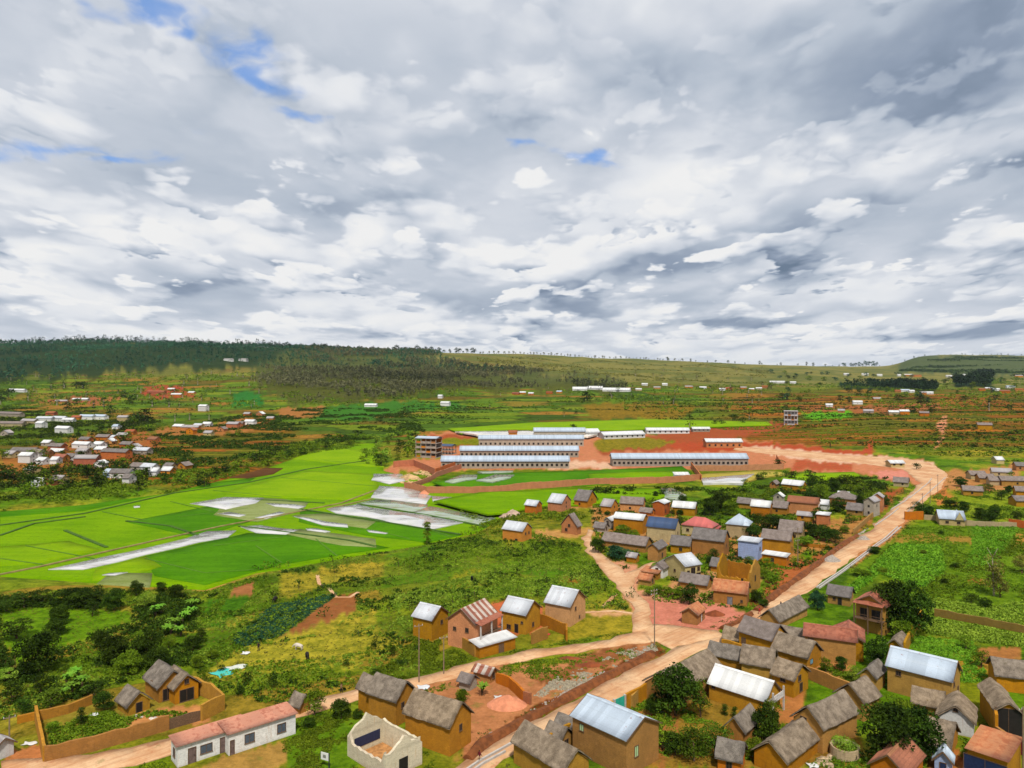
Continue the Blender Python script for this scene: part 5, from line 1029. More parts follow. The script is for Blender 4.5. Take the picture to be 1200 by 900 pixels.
    hamlet(lv, 'fields under flat hill', 'far houses under the flat topped hill')
    lv = [(1129, 1152, 582, 5, 'slt', 'och'), (1138, 1156, 562, 5, 'slt', 'bei'), (1148, 1166, 566, 5, 'slt', 'och'), (1160, 1172, 569, 5, 'slt', 'bei'), (1174, 1204, 570, 7, 'slt', 'och'), (1191, 1206, 552, 6, 'slt', 'ora'), (1191, 1206, 582, 5, 'slt', 'och'), (1191, 1210, 594, 6, 'slt', 'och'), (1168, 1177, 544, 2, 'wht', 'bei'), (1163, 1186, 559, 4, 'grm', 'bei')]
    hamlet(lv, 'right edge cluster beyond road', 'houses at the right edge')
    # ---- utility poles
    wd = mat_plain('pole_wood', C(150, 128, 104), .9, .2, 4)
    def pole(px, by, ty, label, arms=2, group=None):
        x, y, z = G(px, by); h = (by-ty)*y/F; o = empty('utility_pole', (x, y, z), R(30)); tag(o, label, 'utility pole', group); m = MB(); m.cyl((0, 0, -.5), (0, 0, h), .13, .08, 8); m.build('pole', wd, o)
        for k in range(arms):
            c = MB(); c.box(-.8, .8, .09, .19, h-.5-k*.7, h-.38-k*.7); co = c.build('crossarm', wd, o)
            for s in (-.7, 0, .7): q = MB(); q.cyl((s, .14, h-.38-k*.7), (s, .14, h-.18-k*.7), .06, .04, 6); q.build('insulator', mat_plain('insulator', C(230, 230, 225), .3, .05), co)
    pole(767, 757, 690, 'tall utility pole at the dirt road junction'); pole(491, 800, 731, 'tall utility pole beside the side road, left of the brick compound', 1); pole(520, 790, 745, 'thin utility pole in front of the striped brick house', 1); pole(1199, 905, 828, 'tall utility pole at the right edge before the open barn', 1)
    pole(1099, 578, 556, 'thin pole on the upper road, farthest of three', 1); pole(1090, 590, 565, 'thin pole on the upper road, middle of three', 1); pole(1081, 603, 578, 'thin pole on the upper road, nearest of three', 1); pole(935, 660, 632, 'thin pole behind the ochre two storey house', 1); pole(11, 868, 838, 'short pole at the left edge by the walled yard', 1); pole(935, 640, 618, 'thin dark pole above the bamboo hedge', 1)
    # ---- earth heaps
    def heap(px, py, rx, h, mt, label, name='earth_heap', cat='heap', ry=None):
        x, y, z = G(px, py); r = rx*y/F; ry_ = r*(ry or .8); a, b = np.meshgrid(np.linspace(0, 1, 11), np.linspace(0, 2*math.pi, 25)[:-1], indexing='ij'); X = a*np.cos(b)*r; Y = a*np.sin(b)*ry_
        Z = h*(1-a**1.3)*(.75+.5*fbm(X*1.3+px, Y*1.3, 4, 3))+.25*(fbm(X*3+px, Y*3, 9, 3)-.5)*(1-a)-a*.1; n = 24; i = (np.arange(10)[:, None]*n+np.arange(n)[None, :]); j = np.arange(10)[:, None]*n+(np.arange(n)[None, :]+1) % n
        Q = np.stack([i, i+n, j+n, j], -1).reshape(-1, 4); o = meshobj(name, npmesh(name, np.stack([X.ravel(), Y.ravel(), Z.ravel()], 1), Q, [mt], smooth=True)); o.location = (x, y, z); tag(o, label, cat)
    pk = mat_plain('pink_laterite', C(226, 146, 108), .95, .2, .9, b=.6); dk = mat_plain('dark_soil', C(140, 72, 38), .95, .3, .9, b=.6); gv = mat_plain('grey_gravel', C(172, 160, 148), .95, .3, 3, b=.8)
    heap(594, 826, 25, 1.6, pk, 'pink red earth heap beside the low brick wall'); heap(838, 720, 13, .9, dk, 'dark brown soil heap beside the orange roofed junction hut'); heap(975, 657, 11, 1.7, gv, 'grey gravel pile spilling over the main road', 'gravel_pile', 'gravel pile')
    heap(692, 780, 22, .6, dk, 'low dark soil mound on the triangle between the roads', ry=.35); heap(668, 772, 18, .5, dk, 'second low dark soil mound on the road triangle', ry=.35); heap(604, 716, 22, 2.2, mat_plain('quarry_soil', C(190, 100, 58), .95, .3, .6, b=.6), 'red quarry bank behind the walled brick compound', ry=.4)
    heap(480, 560, 14, 2.0, mat_plain('rock_slope', C(206, 170, 120), .95, .35, .4, b=.7), 'pale rocky mound below the orange perimeter wall', ry=.7); heap(497, 579, 7, 1.6, pk, 'small red earth block at the paddy corner by the orange wall'); heap(601, 604, 13, 2.2, mat_plain('granite_rock', C(196, 168, 146), .95, .3, .5, b=.5), 'bare granite outcrop left of the upper cottages', 'rock_outcrop', 'rock')
    heap(592, 606, 8, 1.4, mat_plain('granite_rock', C(196, 168, 146)), 'smaller granite boulder left of the bare outcrop', 'rock_outcrop', 'rock'); heap(908, 596, 4, .5, gv, 'small pale rubble pile near the two tier hut', 'gravel_pile', 'gravel pile'); heap(1012, 632, 8, 1.3, gv, 'grey rubble pile where the upper road narrows', 'gravel_pile', 'gravel pile')
    # rubble strip
    def stones(poly, n, s, mt, label, seed):
        rs = np.random.RandomState(seed); x, y, z = sample(poly, n, rs, lambda a, b: sstep(.42, .6, fbm(a/4, b/4, seed, 3))); m = len(x); base = np.array([[-1, -1, 0], [1, -1, 0], [1, 1, 0], [-1, 1, 0], [-.7, -.6, 1], [.6, -.7, 1], [.7, .6, 1], [-.6, .7, 1]], float)*.5
        sc = s*(.4+1.2*rs.rand(m)**2); V = base[None]*(sc[:, None, None]*(.7+.6*rs.rand(m, 8, 3))); a = rs.rand(m)*6.28; c, d = np.cos(a)[:, None], np.sin(a)[:, None]; V = np.stack([V[..., 0]*c-V[..., 1]*d, V[..., 0]*d+V[..., 1]*c, V[..., 2]*.7], -1)+np.stack([x, y, z], 1)[:, None]
        fq = np.array([[4, 5, 6, 7], [0, 1, 5, 4], [1, 2, 6, 5], [2, 3, 7, 6], [3, 0, 4, 7]]); Q = (fq[None]+np.arange(m)[:, None, None]*8).reshape(-1, 4); o = meshobj('rubble', npmesh('rubble', V.reshape(-1, 3), Q, [mt])); tag(o, label, 'rubble', kind='stuff')
    stones([(625, 815), (650, 795), (690, 780), (740, 758), (765, 752), (772, 762), (700, 792), (640, 830)], 1000, .36, mat_plain('dusty_rubble', C(160, 148, 124), .95, .35, 2), 'grey rubble strip along the road bank', 3); stones([(545, 890), (560, 868), (640, 822), (760, 758), (775, 766), (640, 842), (566, 884)], 500, .3, gv, 'stones on the road cutting', 4)
    stones([(900, 860), (960, 880), (975, 870), (975, 905), (890, 905)], 260, .45, mat_plain('yard_junk', C(190, 165, 130), .9, .5, 2), 'broken boards and debris in the yard by the long thatch', 5); stones([(1000, 630), (1040, 606), (1046, 612), (1010, 640), (990, 650)], 260, .5, gv, 'rubble beside the upper road', 6)
    stones([(460, 565), (500, 548), (505, 560), (480, 568)], 160, 1.1, mat_plain('rock_slope', C(206, 170, 120)), 'rocks under the orange perimeter wall', 7); stones([(150, 838), (200, 826), (225, 832), (190, 846)], 160, .35, mat_plain('pale_stone', C(226, 214, 200), .9, .2, 3), 'pale stones in the walled yard', 8)
    # stone ring round the bush
    x, y, z = G(990, 885); rs = random.Random(3); o = empty('stone_ring', (x, y, z)); tag(o, 'round pale stone planter ring holding the bright green bush', 'planter'); pc = mat_plain('pale_stone', C(226, 214, 200), .9, .2, 3)
    m = MB(); n = 20; vs = []
    for k in range(n):
        a = k*2*math.pi/n
        for r_, zz in ((2.0, -.3), (1.95, 1.35+.12*rs.random()), (1.65, 1.35), (1.65, .2)): vs.append((math.cos(a)*r_, math.sin(a)*r_, zz))
    m.add(vs, [(k*4+j, ((k+1) % n)*4+j, ((k+1) % n)*4+j+1, k*4+j+1) for k in range(n) for j in range(3)]); m.build('ring_wall', mat_wall('stacked_stone', C(205, 180, 140), course=.3, brick=True), o); m = MB(); m.cyl((0, 0, .3), (0, 0, .9), 1.6, 1.6, 16); m.build('soil', mat_plain('dark_soil', C(140, 72, 38)), o)
    # sign board
    x, y, z = G(380, 899); o = empty('sign_board', (x, y, z), R(-25)); tag(o, 'small white sign board on a dark post in the grass', 'sign'); m = MB(); m.box(.75, .87, -.05, .05, -.4, 2.1); m.build('post', mat_plain('dark_post', C(50, 50, 55)), o)
    m = MB(); m.box(-.55, .75, -.04, .04, 1.0, 2.0); b = m.build('board', mat_plain('sign_white', C(240, 240, 236), .6, .04), o); m = MB(); m.box(-.2, .3, -.06, -.045, 1.3, 1.72); m.build('emblem', mat_plain('sign_grey', C(140, 140, 130)), b)
    # tarpaulin and washing on the grass
    def cloth(px, py, w, d, col, label, rz=0, name='cloth', cat='cloth'):
        x, y, z = G(px, py); a, b = np.meshgrid(np.linspace(-1, 1, 13), np.linspace(-1, 1, 9), indexing='ij'); X = a*w/2*(1+.15*np.sin(b*3+a)); Y = b*d/2*(1+.2*np.sin(a*4)); Z = .08+.18*fbm(X*2+px, Y*2, 3, 3)
        i = np.arange(12)[:, None]*9+np.arange(8)[None, :]; Q = np.stack([i, i+9, i+10, i+1], -1).reshape(-1, 4); o = meshobj(name, npmesh(name, np.stack([X.ravel(), Y.ravel(), Z.ravel()], 1), Q, [mat_plain('cloth_%d' % px, col, .7, .1, 2)], smooth=True)); s = o.modifiers.new('thick', 'SOLIDIFY'); s.thickness = .04; o.location = (x, y, z); o.rotation_euler = (0, 0, rz); tag(o, label, cat)
    cloth(261, 789, 3.0, 3.4, C(80, 205, 190), 'turquoise tarpaulin spread on the open grass', .9, 'tarpaulin', 'tarpaulin'); cloth(276, 783, 3.6, 2.0, C(225, 228, 215), 'pale sheet spread beside the turquoise tarpaulin', .5); cloth(288, 766, 1.4, 1.2, C(235, 235, 235), 'small white cloth lying on the upper grass slope'); cloth(111, 838, 1.2, 1.0, C(240, 240, 240), 'white cloth on the bushes of the walled yard'); cloth(35, 872, 1.8, 1.0, C(235, 232, 228), 'white cloth on a bench outside the walled yard')
    cloth(640, 744, 1.6, 1.0, C(215, 60, 70), 'red washing heaped on the yard wall'); cloth(585, 818, 1.6, 1.2, C(225, 225, 220), 'white sacks lying by the brick wall'); cloth(496, 806, 2.0, 1.6, C(228, 230, 232), 'white sacks piled at the roadside pole'); cloth(953, 898, 1.4, 1.2, C(240, 240, 238), 'white cloth in the debris of the yard'); cloth(766, 864, 1.2, 1.0, C(230, 228, 220), 'white basin cloth near the sparse tree')
    build_people()
def skinmesh(pts, edges, rad, name, mats, assign, sub=1):
    me = bpy.data.meshes.new(name+'_src'); me.from_pydata(pts, edges, []); ob = bpy.data.objects.new(name+'_src', me); COL.objects.link(ob)
    ob.modifiers.new('s', 'SKIN'); sv = me.skin_vertices[0].data
    for i, r in enumerate(rad): sv[i].radius = (r, r)
    sv[0].use_root = True; ob.modifiers.new('u', 'SUBSURF').levels = sub
    dg = bpy.context.evaluated_depsgraph_get(); m2 = bpy.data.meshes.new_from_object(ob.evaluated_get(dg)); bpy.data.objects.remove(ob); m2.name = name; m2.materials.clear()
    for x in mats: m2.materials.append(x)
    for p in m2.polygons: c = p.center; p.material_index = assign(c.x, c.y, c.z); p.use_smooth = True
    return m2
def build_people():
    sk = mat_plain('skin', C(96, 62, 44), .6, .1); hr = mat_plain('hair', C(22, 18, 16), .8, .1)
    def person(px, py, shirt, trousers, label, rz=0, stride=.25, h=1.65):
        x, y, z = G(px, py); k = h/1.7; s = stride
        pts = [(0, 0, .93), (0, 0, 1.15), (0, 0, 1.38), (0, 0, 1.5), (0, .02, 1.6), (0, .02, 1.68), (-.1, 0, .88), (-.11, s*.5, .5), (-.11, s*.6, .08), (-.11, s*.6-.14, .05), (.1, 0, .88), (.11, -s*.4, .5), (.11, -s*.7, .1), (.11, -s*.7-.14, .05), (-.18, 0, 1.36), (-.25, -s*.3, 1.1), (-.25, -s*.8, .88), (.18, 0, 1.36), (.25, s*.3, 1.1), (.25, s*.5, .86), (-.25, -s*.95, .8), (.25, s*.55, .78)]
        ed = [(0, 1), (1, 2), (2, 3), (3, 4), (4, 5), (0, 6), (6, 7), (7, 8), (8, 9), (0, 10), (10, 11), (11, 12), (12, 13), (2, 14), (14, 15), (15, 16), (2, 17), (17, 18), (18, 19), (16, 20), (19, 21)]
        rd = [.15, .14, .16, .06, .1, .07, .1, .07, .045, .04, .1, .07, .045, .04, .07, .045, .035, .07, .045, .035, .03, .03]
        f = lambda a, b, c: 3 if c > 1.64 or (c > 1.56 and b > .04) else 0 if c > 1.46 else (0 if abs(a) > .2 and c < 1.15 else (1 if c > .92 else (2 if c > .12 else 0)))
        me = skinmesh(pts, ed, rd, 'person', [sk, shirt, trousers, hr], f); o = meshobj('person', me); o.location = (x, y, z+.0); o.rotation_euler = (0, 0, rz); o.scale = (k, k, k); tag(o, label, 'person')
    dk = mat_plain('dark_cloth', C(40, 30, 44), .8, .2); rd = mat_plain('red_cloth', C(190, 40, 44), .8, .1); wh = mat_plain('white_cloth', C(235, 235, 235), .8, .05); kh = mat_plain('khaki_cloth', C(150, 120, 90), .8, .1); mr = mat_plain('maroon_cloth', C(110, 20, 40), .8, .1)
    person(562, 893, mr, kh, 'person in a maroon top walking along the main road at the bottom', 2.2, .3, 1.7); person(890, 720, rd, rd, 'person in red clothes walking on the main road', .6); person(915, 713, dk, dk, 'person in dark clothes walking on the main road beyond the red one', .4)
    person(861, 729, wh, dk, 'person in a white shirt standing at the junction hut', 1.0, .05) if False else None
    person(400, 812, kh, dk, 'person walking along the side road above the dark bushes', 1.0); person(598, 737, wh, kh, 'person in a white shirt standing in the brick compound yard', 1.5, .05); person(303, 763, dk, dk, 'dark figure standing at the left of the grazing slope', .3, .05); person(937, 752, kh, kh, 'person standing in the yard before the rusty roofed compound', .3, .1)
    bk = mat_plain('black_hide', C(36, 30, 28), .8, .2); wt = mat_plain('pale_hide', C(226, 214, 196), .8, .1); bn = mat_plain('brown_hide', C(110, 70, 44), .8, .2)
    def cow(px, py, mt, label, rz, graze=True):
        x, y, z = G(px, py); hz = .45 if graze else 1.35
        pts = [(-.6, 0, 1.05), (-.1, 0, 1.0), (.45, 0, 1.08), (.8, 0, 1.05), (1.15, 0, hz+.35), (1.4, 0, hz), (-.62, -.2, .75), (-.72, -.2, .42), (-.64, -.2, .04), (-.62, .2, .75), (-.72, .2, .42), (-.64, .2, .04), (.5, -.18, .72), (.52, -.18, .4), (.5, -.18, .04), (.5, .18, .72), (.52, .18, .4), (.5, .18, .04), (-.85, 0, 1.05), (-.95, 0, .5), (.45, 0, 1.38)]
        ed = [(0, 1), (1, 2), (2, 3), (3, 4), (4, 5), (0, 6), (6, 7), (7, 8), (0, 9), (9, 10), (10, 11), (2, 12), (12, 13), (13, 14), (2, 15), (15, 16), (16, 17), (0, 18), (18, 19), (2, 20)]
        rd_ = [.3, .34, .34, .22, .13, .1, .15, .07, .06, .15, .07, .06, .13, .07, .06, .13, .07, .06, .06, .03, .1]
        o = meshobj('cow', skinmesh(pts, ed, rd_, 'cow', [mt], lambda a, b, c: 0)); o.location = (x, y, z); o.rotation_euler = (0, 0, rz); tag(o, label, 'cow')
    cow(350, 762, wt, 'pale cow grazing on the open slope, upper one', 2.9); cow(360, 772, bk, 'dark cow grazing on the open slope, lower right one', -1.2); cow(553, 681, bk, 'black cow in the scrub above the brick compound', -1.5, False); cow(322, 706, bk, 'dark cow beside the narrow footpath', 1.4); cow(229, 781, bk, 'black cow at the edge of the dark bushes', -1.2)
# ================================================================ vegetation
def quads(cen, size, rs, up=.35, elong=1.0):
    """small randomly turned leaf faces around points"""
    n = len(cen); a = rs.normal(size=(n, 3)); a[:, 2] *= (1-up); a /= np.linalg.norm(a, axis=1)[:, None]+1e-9
    b = rs.normal(size=(n, 3)); b -= (b*a).sum(1)[:, None]*a; b /= np.linalg.norm(b, axis=1)[:, None]+1e-9
    s = (size*(.6+.8*rs.rand(n)))[:, None] if np.ndim(size) == 0 else (size*(.6+.8*rs.rand(n)))[:, None]
    a = a*s*elong; b = b*s*.6; c = cen
    V = np.stack([c-a*.5-b*.15, c-a*.05-b*.5, c+a*.5+b*.1, c+a*.02+b*.5], 1).reshape(-1, 3)
    return V, np.arange(4*n).reshape(-1, 4)
def shell(n, rs, upper=.3):
    v = rs.normal(size=(n, 3)); v /= np.linalg.norm(v, axis=1)[:, None]; v[:, 2] = np.where(v[:, 2] < -upper, -v[:, 2]*.6, v[:, 2]); return v*(.55+.5*rs.rand(n)**.5)[:, None]
def crown_pts(kind, rs, lod=1.0):
    """returns points, tint, leaf size; tree of unit height, unit width around 1"""
    L = []
    if kind == 'broad': nl, z0, z1, r, lr, per, sz = 28, .20, .80, .34, .20, 150, .055
    elif kind == 'light': nl, z0, z1, r, lr, per, sz = 18, .30, .85, .32, .18, 80, .055
    elif kind == 'tall': nl, z0, z1, r, lr, per, sz = 18, .22, .93, .13, .10, 70, .035
    elif kind == 'column': nl, z0, z1, r, lr, per, sz = 20, .08, .93, .12, .12, 90, .04
    elif kind == 'round': nl, z0, z1, r, lr, per, sz = 22, .22, .74, .36, .22, 120, .045
    else: nl, z0, z1, r, lr, per, sz = 9, .16, .62, .36, .30, 60, .09
    per = max(6, int(per*lod))
    if lod < .5: nl = max(5, nl//2); lr *= 1.5; sz *= 2.4
    P = []; T = []
    for i in range(nl):
        t = rs.rand(); zz = z0+(z1-z0)*t; rr = r*math.sqrt(max(.05, 1-((t-.42)/.62)**2)) if kind != 'tall' else r*(.6+.6*rs.rand())*(1.1-t*.6)
        a = rs.rand()*6.28; q = rs.rand()**.4; c = np.array([math.cos(a)*rr*q, math.sin(a)*rr*q, zz]); k = lr*(.7+.6*rs.rand())
        p = shell(per, rs)*k*np.array([1, 1, .85])+c; P.append(p); T.append(np.full(per, rs.rand())*.7+rs.rand(per)*.3)
    return np.concatenate(P), np.concatenate(T), sz
def trunk_mb(kind, rs, h=1.0):
    m = MB(); r = {'tall': .018, 'column': .02, 'shrub': .02}.get(kind, .035); z = 0; p = Vector((0, 0, -.05)); top = {'tall': .85, 'column': .8, 'shrub': .35}.get(kind, .5)
    pts = [p]
    for k in range(3): p = Vector((p.x+rs.normal()*.012, p.y+rs.normal()*.012, top*(k+1)/3)); pts.append(p)
    for k in range(3): m.cyl(pts[k], pts[k+1], r*(1-.22*k), r*(1-.22*(k+1)), 7)
    for k in range(5 if kind != 'tall' else 7):
        b = pts[1+k % 3]; a = rs.rand()*6.28; ln = .22 if kind not in ('tall', 'column') else .1
        m.cyl(b, b+Vector((math.cos(a)*ln, math.sin(a)*ln, .16+.1*rs.rand())), r*.45, r*.15, 5)
    return m
LEAF = {}
def leafm(k):
    D = {'deep': (C(30, 54, 8), C(110, 138, 34)), 'dark': ((C(20, 38, 8)), C(78, 102, 26)), 'mid': (C(46, 76, 6), C(140, 166, 38)), 'light': (C(72, 116, 12), C(172, 196, 66)), 'olive': (C(84, 90, 34), C(156, 150, 66)),
         'blue': (C(24, 58, 38), C(70, 116, 76)), 'grey': (C(70, 78, 48), C(146, 146, 100)), 'banana': (C(60, 112, 22), C(150, 196, 64)), 'pine': (C(20, 38, 20), C(54, 80, 42)), 'maize': (C(66, 122, 14), C(150, 194, 52))}
    return mat_leaf('leaf_'+k, *D[k])
PROTO = {}
def proto_mesh(kind, var, leaf, far):
    key = (kind, var, leaf, far)
    if key in PROTO: return PROTO[key]
    rs = np.random.RandomState(hash((kind, var)) % 1000 if False else (len(kind)*37+ord(kind[0])*7+var*101))
    bark = mat_plain('pale_bark' if kind == 'tall' else 'brown_bark', C(190, 176, 150) if kind == 'tall' else C(100, 78, 56), .9, .3, 5)
    if kind == 'banana':
        V = []; Q = []; T = []
        for st in range(3 if not far else 1):
            ox, oy = (rs.rand(2)-.5)*.5
            for k in range(8):
                a = k*.8+rs.rand(); ln = .42+.2*rs.rand(); w = .09; pr = None
                for j in range(5):
                    t = j/4; rr = ln*t; z = .42+.5*math.sin(t*2.2)*ln*1.35; wv = w*math.sin(math.pi*min(.97, t*.9+.1))
                    c = np.array([ox+math.cos(a)*rr, oy+math.sin(a)*rr, z]); s = np.array([-math.sin(a), math.cos(a), 0])*wv
                    V += [c-s, c+s]; T += [t*.3+rs.rand()*.2+.2]*2
                    if j: n = len(V); Q.append((n-4, n-3, n-1, n-2))
        me = npmesh('crown', np.array(V), np.array(Q), [leafm(leaf)], attr={'tint': np.array(T)}); m = MB()
        for st in range(3): m.cyl((0, 0, -.05), ((st-1)*.08, (st % 2)*.08, .45), .04, .03, 7)
        PROTO[key] = (me, m, bark); return PROTO[key]
    P, T, sz = crown_pts(kind, rs, .12 if far else 1.0); V, Q = quads(P, sz, rs); T4 = np.repeat(T, 4)
    mb = trunk_mb(kind, rs)
    if far:
        mb = MB(); mb.cyl((0, 0, -.05), (0, 0, .6), .03, .015, 6)
        mv = np.array(mb.v); mq = [f if len(f) == 4 else None for f in mb.f]; mq = np.array([f for f in mq if f])
        Vall = np.concatenate([V, mv]); Qall = np.concatenate([Q, mq+len(V)])
        me = npmesh('tree', Vall, Qall, [leafm(leaf), bark], mi=np.r_[np.zeros(len(Q)), np.ones(len(mq))], attr={'tint': np.r_[T4, np.zeros(len(mv))]})
        PROTO[key] = (me, None, None)
    else: PROTO[key] = (npmesh('crown', V, Q, [leafm(leaf)], attr={'tint': T4}), mb, bark)
    return PROTO[key]
TRUNKS = {}
NAMES = {'broad': ('tree', 'tree'), 'light': ('tree', 'tree'), 'round': ('tree', 'tree'), 'tall': ('eucalyptus_tree', 'tree'), 'column': ('column_tree', 'tree'), 'shrub': ('bush', 'bush'), 'banana': ('banana_plant', 'banana plant')}
TREES = []
def plant(x, y, z, h, w, kind, leaf, label, group=None, far=False, rz=None, cat=None, name=None):
    rs = random.Random(int(x*31+y*17)); var = rs.randrange(3); far = far or (kind == 'shrub' and y > 150) or y > 360
    me, mb, bark = proto_mesh(kind, var, leaf, far); nm, ct = NAMES[kind]
    if name: nm = name; ct = name.split('_')[-1] if 'tree' in name else name
    wf = {'tall': .38, 'column': .4, 'shrub': 1.25, 'banana': 1.2}.get(kind, .95); sx = w/wf
    if mb is None: o = meshobj(nm, me)
    else:
        o = empty(nm, (0, 0, 0)); meshobj('crown', me, o); tk = (kind, var)
        if tk not in TRUNKS: t = mb.build('trunk', bark, o, smooth=True); TRUNKS[tk] = t.data
        else: meshobj('trunk', TRUNKS[tk], o)
    o.location = (x, y, z-.05*h); o.rotation_euler = (0, 0, rs.random()*6.28); o.scale = (sx, sx, h); tag(o, label, cat or ct, group); return o
def tree(px, py, hp, wp, kind, leaf, label, group=None):
    x, y, z = G(px, py); k = y/F; FOOT.append((x, y, .3, 0, .3, .3)); return plant(x, y, z, hp*k, wp*k, kind, leaf, label, group)
def clear(x, y, m=0.0):
    x = np.asarray(x); y = np.asarray(y); ok = np.ones(x.shape, bool)
    for (fx, fy, r, rz, a, b) in FOOT:
        dx, dy = x-fx, y-fy; c, s = math.cos(rz), math.sin(rz); u, v = dx*c+dy*s, -dx*s+dy*c
        ok &= ~((abs(u) < a+m) & (abs(v) < b+m))
    for P in ROADS: ok &= sdist(x, y, P) < -(m+.3)
    return ok
def sample(poly, n, rs, dens=None, excl=()):
    W = [G(*p)[:2] for p in poly]; xs = [p[0] for p in W]; ys = [p[1] for p in W]; X = []; Y = []; tot = 0; tries = 0
    while tot < n and tries < 30:
        tries += 1; x = min(xs)+(max(xs)-min(xs))*rs.rand(n*3); y = min(ys)+(max(ys)-min(ys))*rs.rand(n*3); ok = inpoly(x, y, W)
        x, y = x[ok], y[ok]
        if dens is not None: k = rs.rand(len(x)) < dens(x, y); x, y = x[k], y[k]
        for e in excl: k = ~inpoly(x, y, e); x, y = x[k], y[k]
        if len(x): k = clear(x, y, .4); x, y = x[k], y[k]
        X.append(x); Y.append(y); tot += len(x)
    x = np.concatenate(X)[:n]; y = np.concatenate(Y)[:n]; return x, y, hgt(x, y)
def undergrowth(name, poly, n, size, leaf, rs, dens=None, excl=(), per=14, flat=.7, leafk=.5, label=None, cat='undergrowth', hmin=.5, rows=None):
    x, y, z = sample(poly, n, rs, dens, excl)
    if rows:
        a = R(rows[0]); u = x*math.cos(a)+y*math.sin(a); v = -x*math.sin(a)+y*math.cos(a); v = np.round(v/rows[1])*rows[1]+rs.normal(size=len(v))*.12
        x = u*math.cos(a)-v*math.sin(a); y = u*math.sin(a)+v*math.cos(a); z = hgt(x, y)
    m = len(x); s = size*(hmin+(1-hmin)*2*rs.rand(m)**1.6); c = np.repeat(np.stack([x, y, z], 1), per, 0); ss = np.repeat(s, per)
    d = rs.normal(size=(m*per, 3)); d /= np.linalg.norm(d, axis=1)[:, None]; d[:, 2] = abs(d[:, 2]); d *= (.5+.5*rs.rand(m*per))[:, None]
    P = c+d*ss[:, None]*np.array([.75, .75, flat]); V, Q = quads(P, ss*leafk, rs, .2)
    t = np.repeat(np.clip(rs.rand(m)*.5+.5*fbm(x/9, y/9, 5, 2), 0, 1), per)*.75+rs.rand(m*per)*.25
    me = npmesh(name, V, Q, [leafm(leaf)], attr={'tint': np.repeat(t, 4)}); o = meshobj(name, me); tag(o, label, cat, kind='stuff'); return o
def wood(name, poly, n, h, leaf, rs, per=22, label=None, wid=.5, dens=None, tall=True):
    W_ = [G(*p)[:2] for p in poly]
    cl = (.40, .54) if leaf == 'grey' else (.24, .38)
    if dens is None: dens = lambda a, b: sstep(-60, 150, sdist(a, b, W_)+(fbm(a/110, b/110, 61, 4)-.5)*520)*sstep(cl[0], cl[1], fbm(a/75, b/75, 66, 3))
    x, y, z = sample(poly, n, rs, dens); m = len(x); hh = h*(.5+.7*rs.rand(m))*(.7+.6*fbm(x/120, y/120, 14, 3)); c = np.repeat(np.stack([x, y, z], 1), per, 0); H_ = np.repeat(hh, per)
    d = rs.normal(size=(m*per, 3)); d /= np.linalg.norm(d, axis=1)[:, None]; d *= (.45+.55*rs.rand(m*per))[:, None]
    P = c+np.stack([d[:, 0]*H_*wid*.5, d[:, 1]*H_*wid*.5, H_*(.62+.36*d[:, 2])], 1); V, Q = quads(P, H_*.2, rs, .1)
    t = np.repeat(np.clip(.05+.45*rs.rand(m)+1.9*(fbm(x/170, y/170, 3, 4)-.42), 0, 1), per)*.8+rs.rand(m*per)*.2
    me = npmesh(name, V, Q, [leafm(leaf)], attr={'tint': np.repeat(t, 4)}); o = meshobj(name, me); tag(o, label, 'forest', kind='stuff'); return o
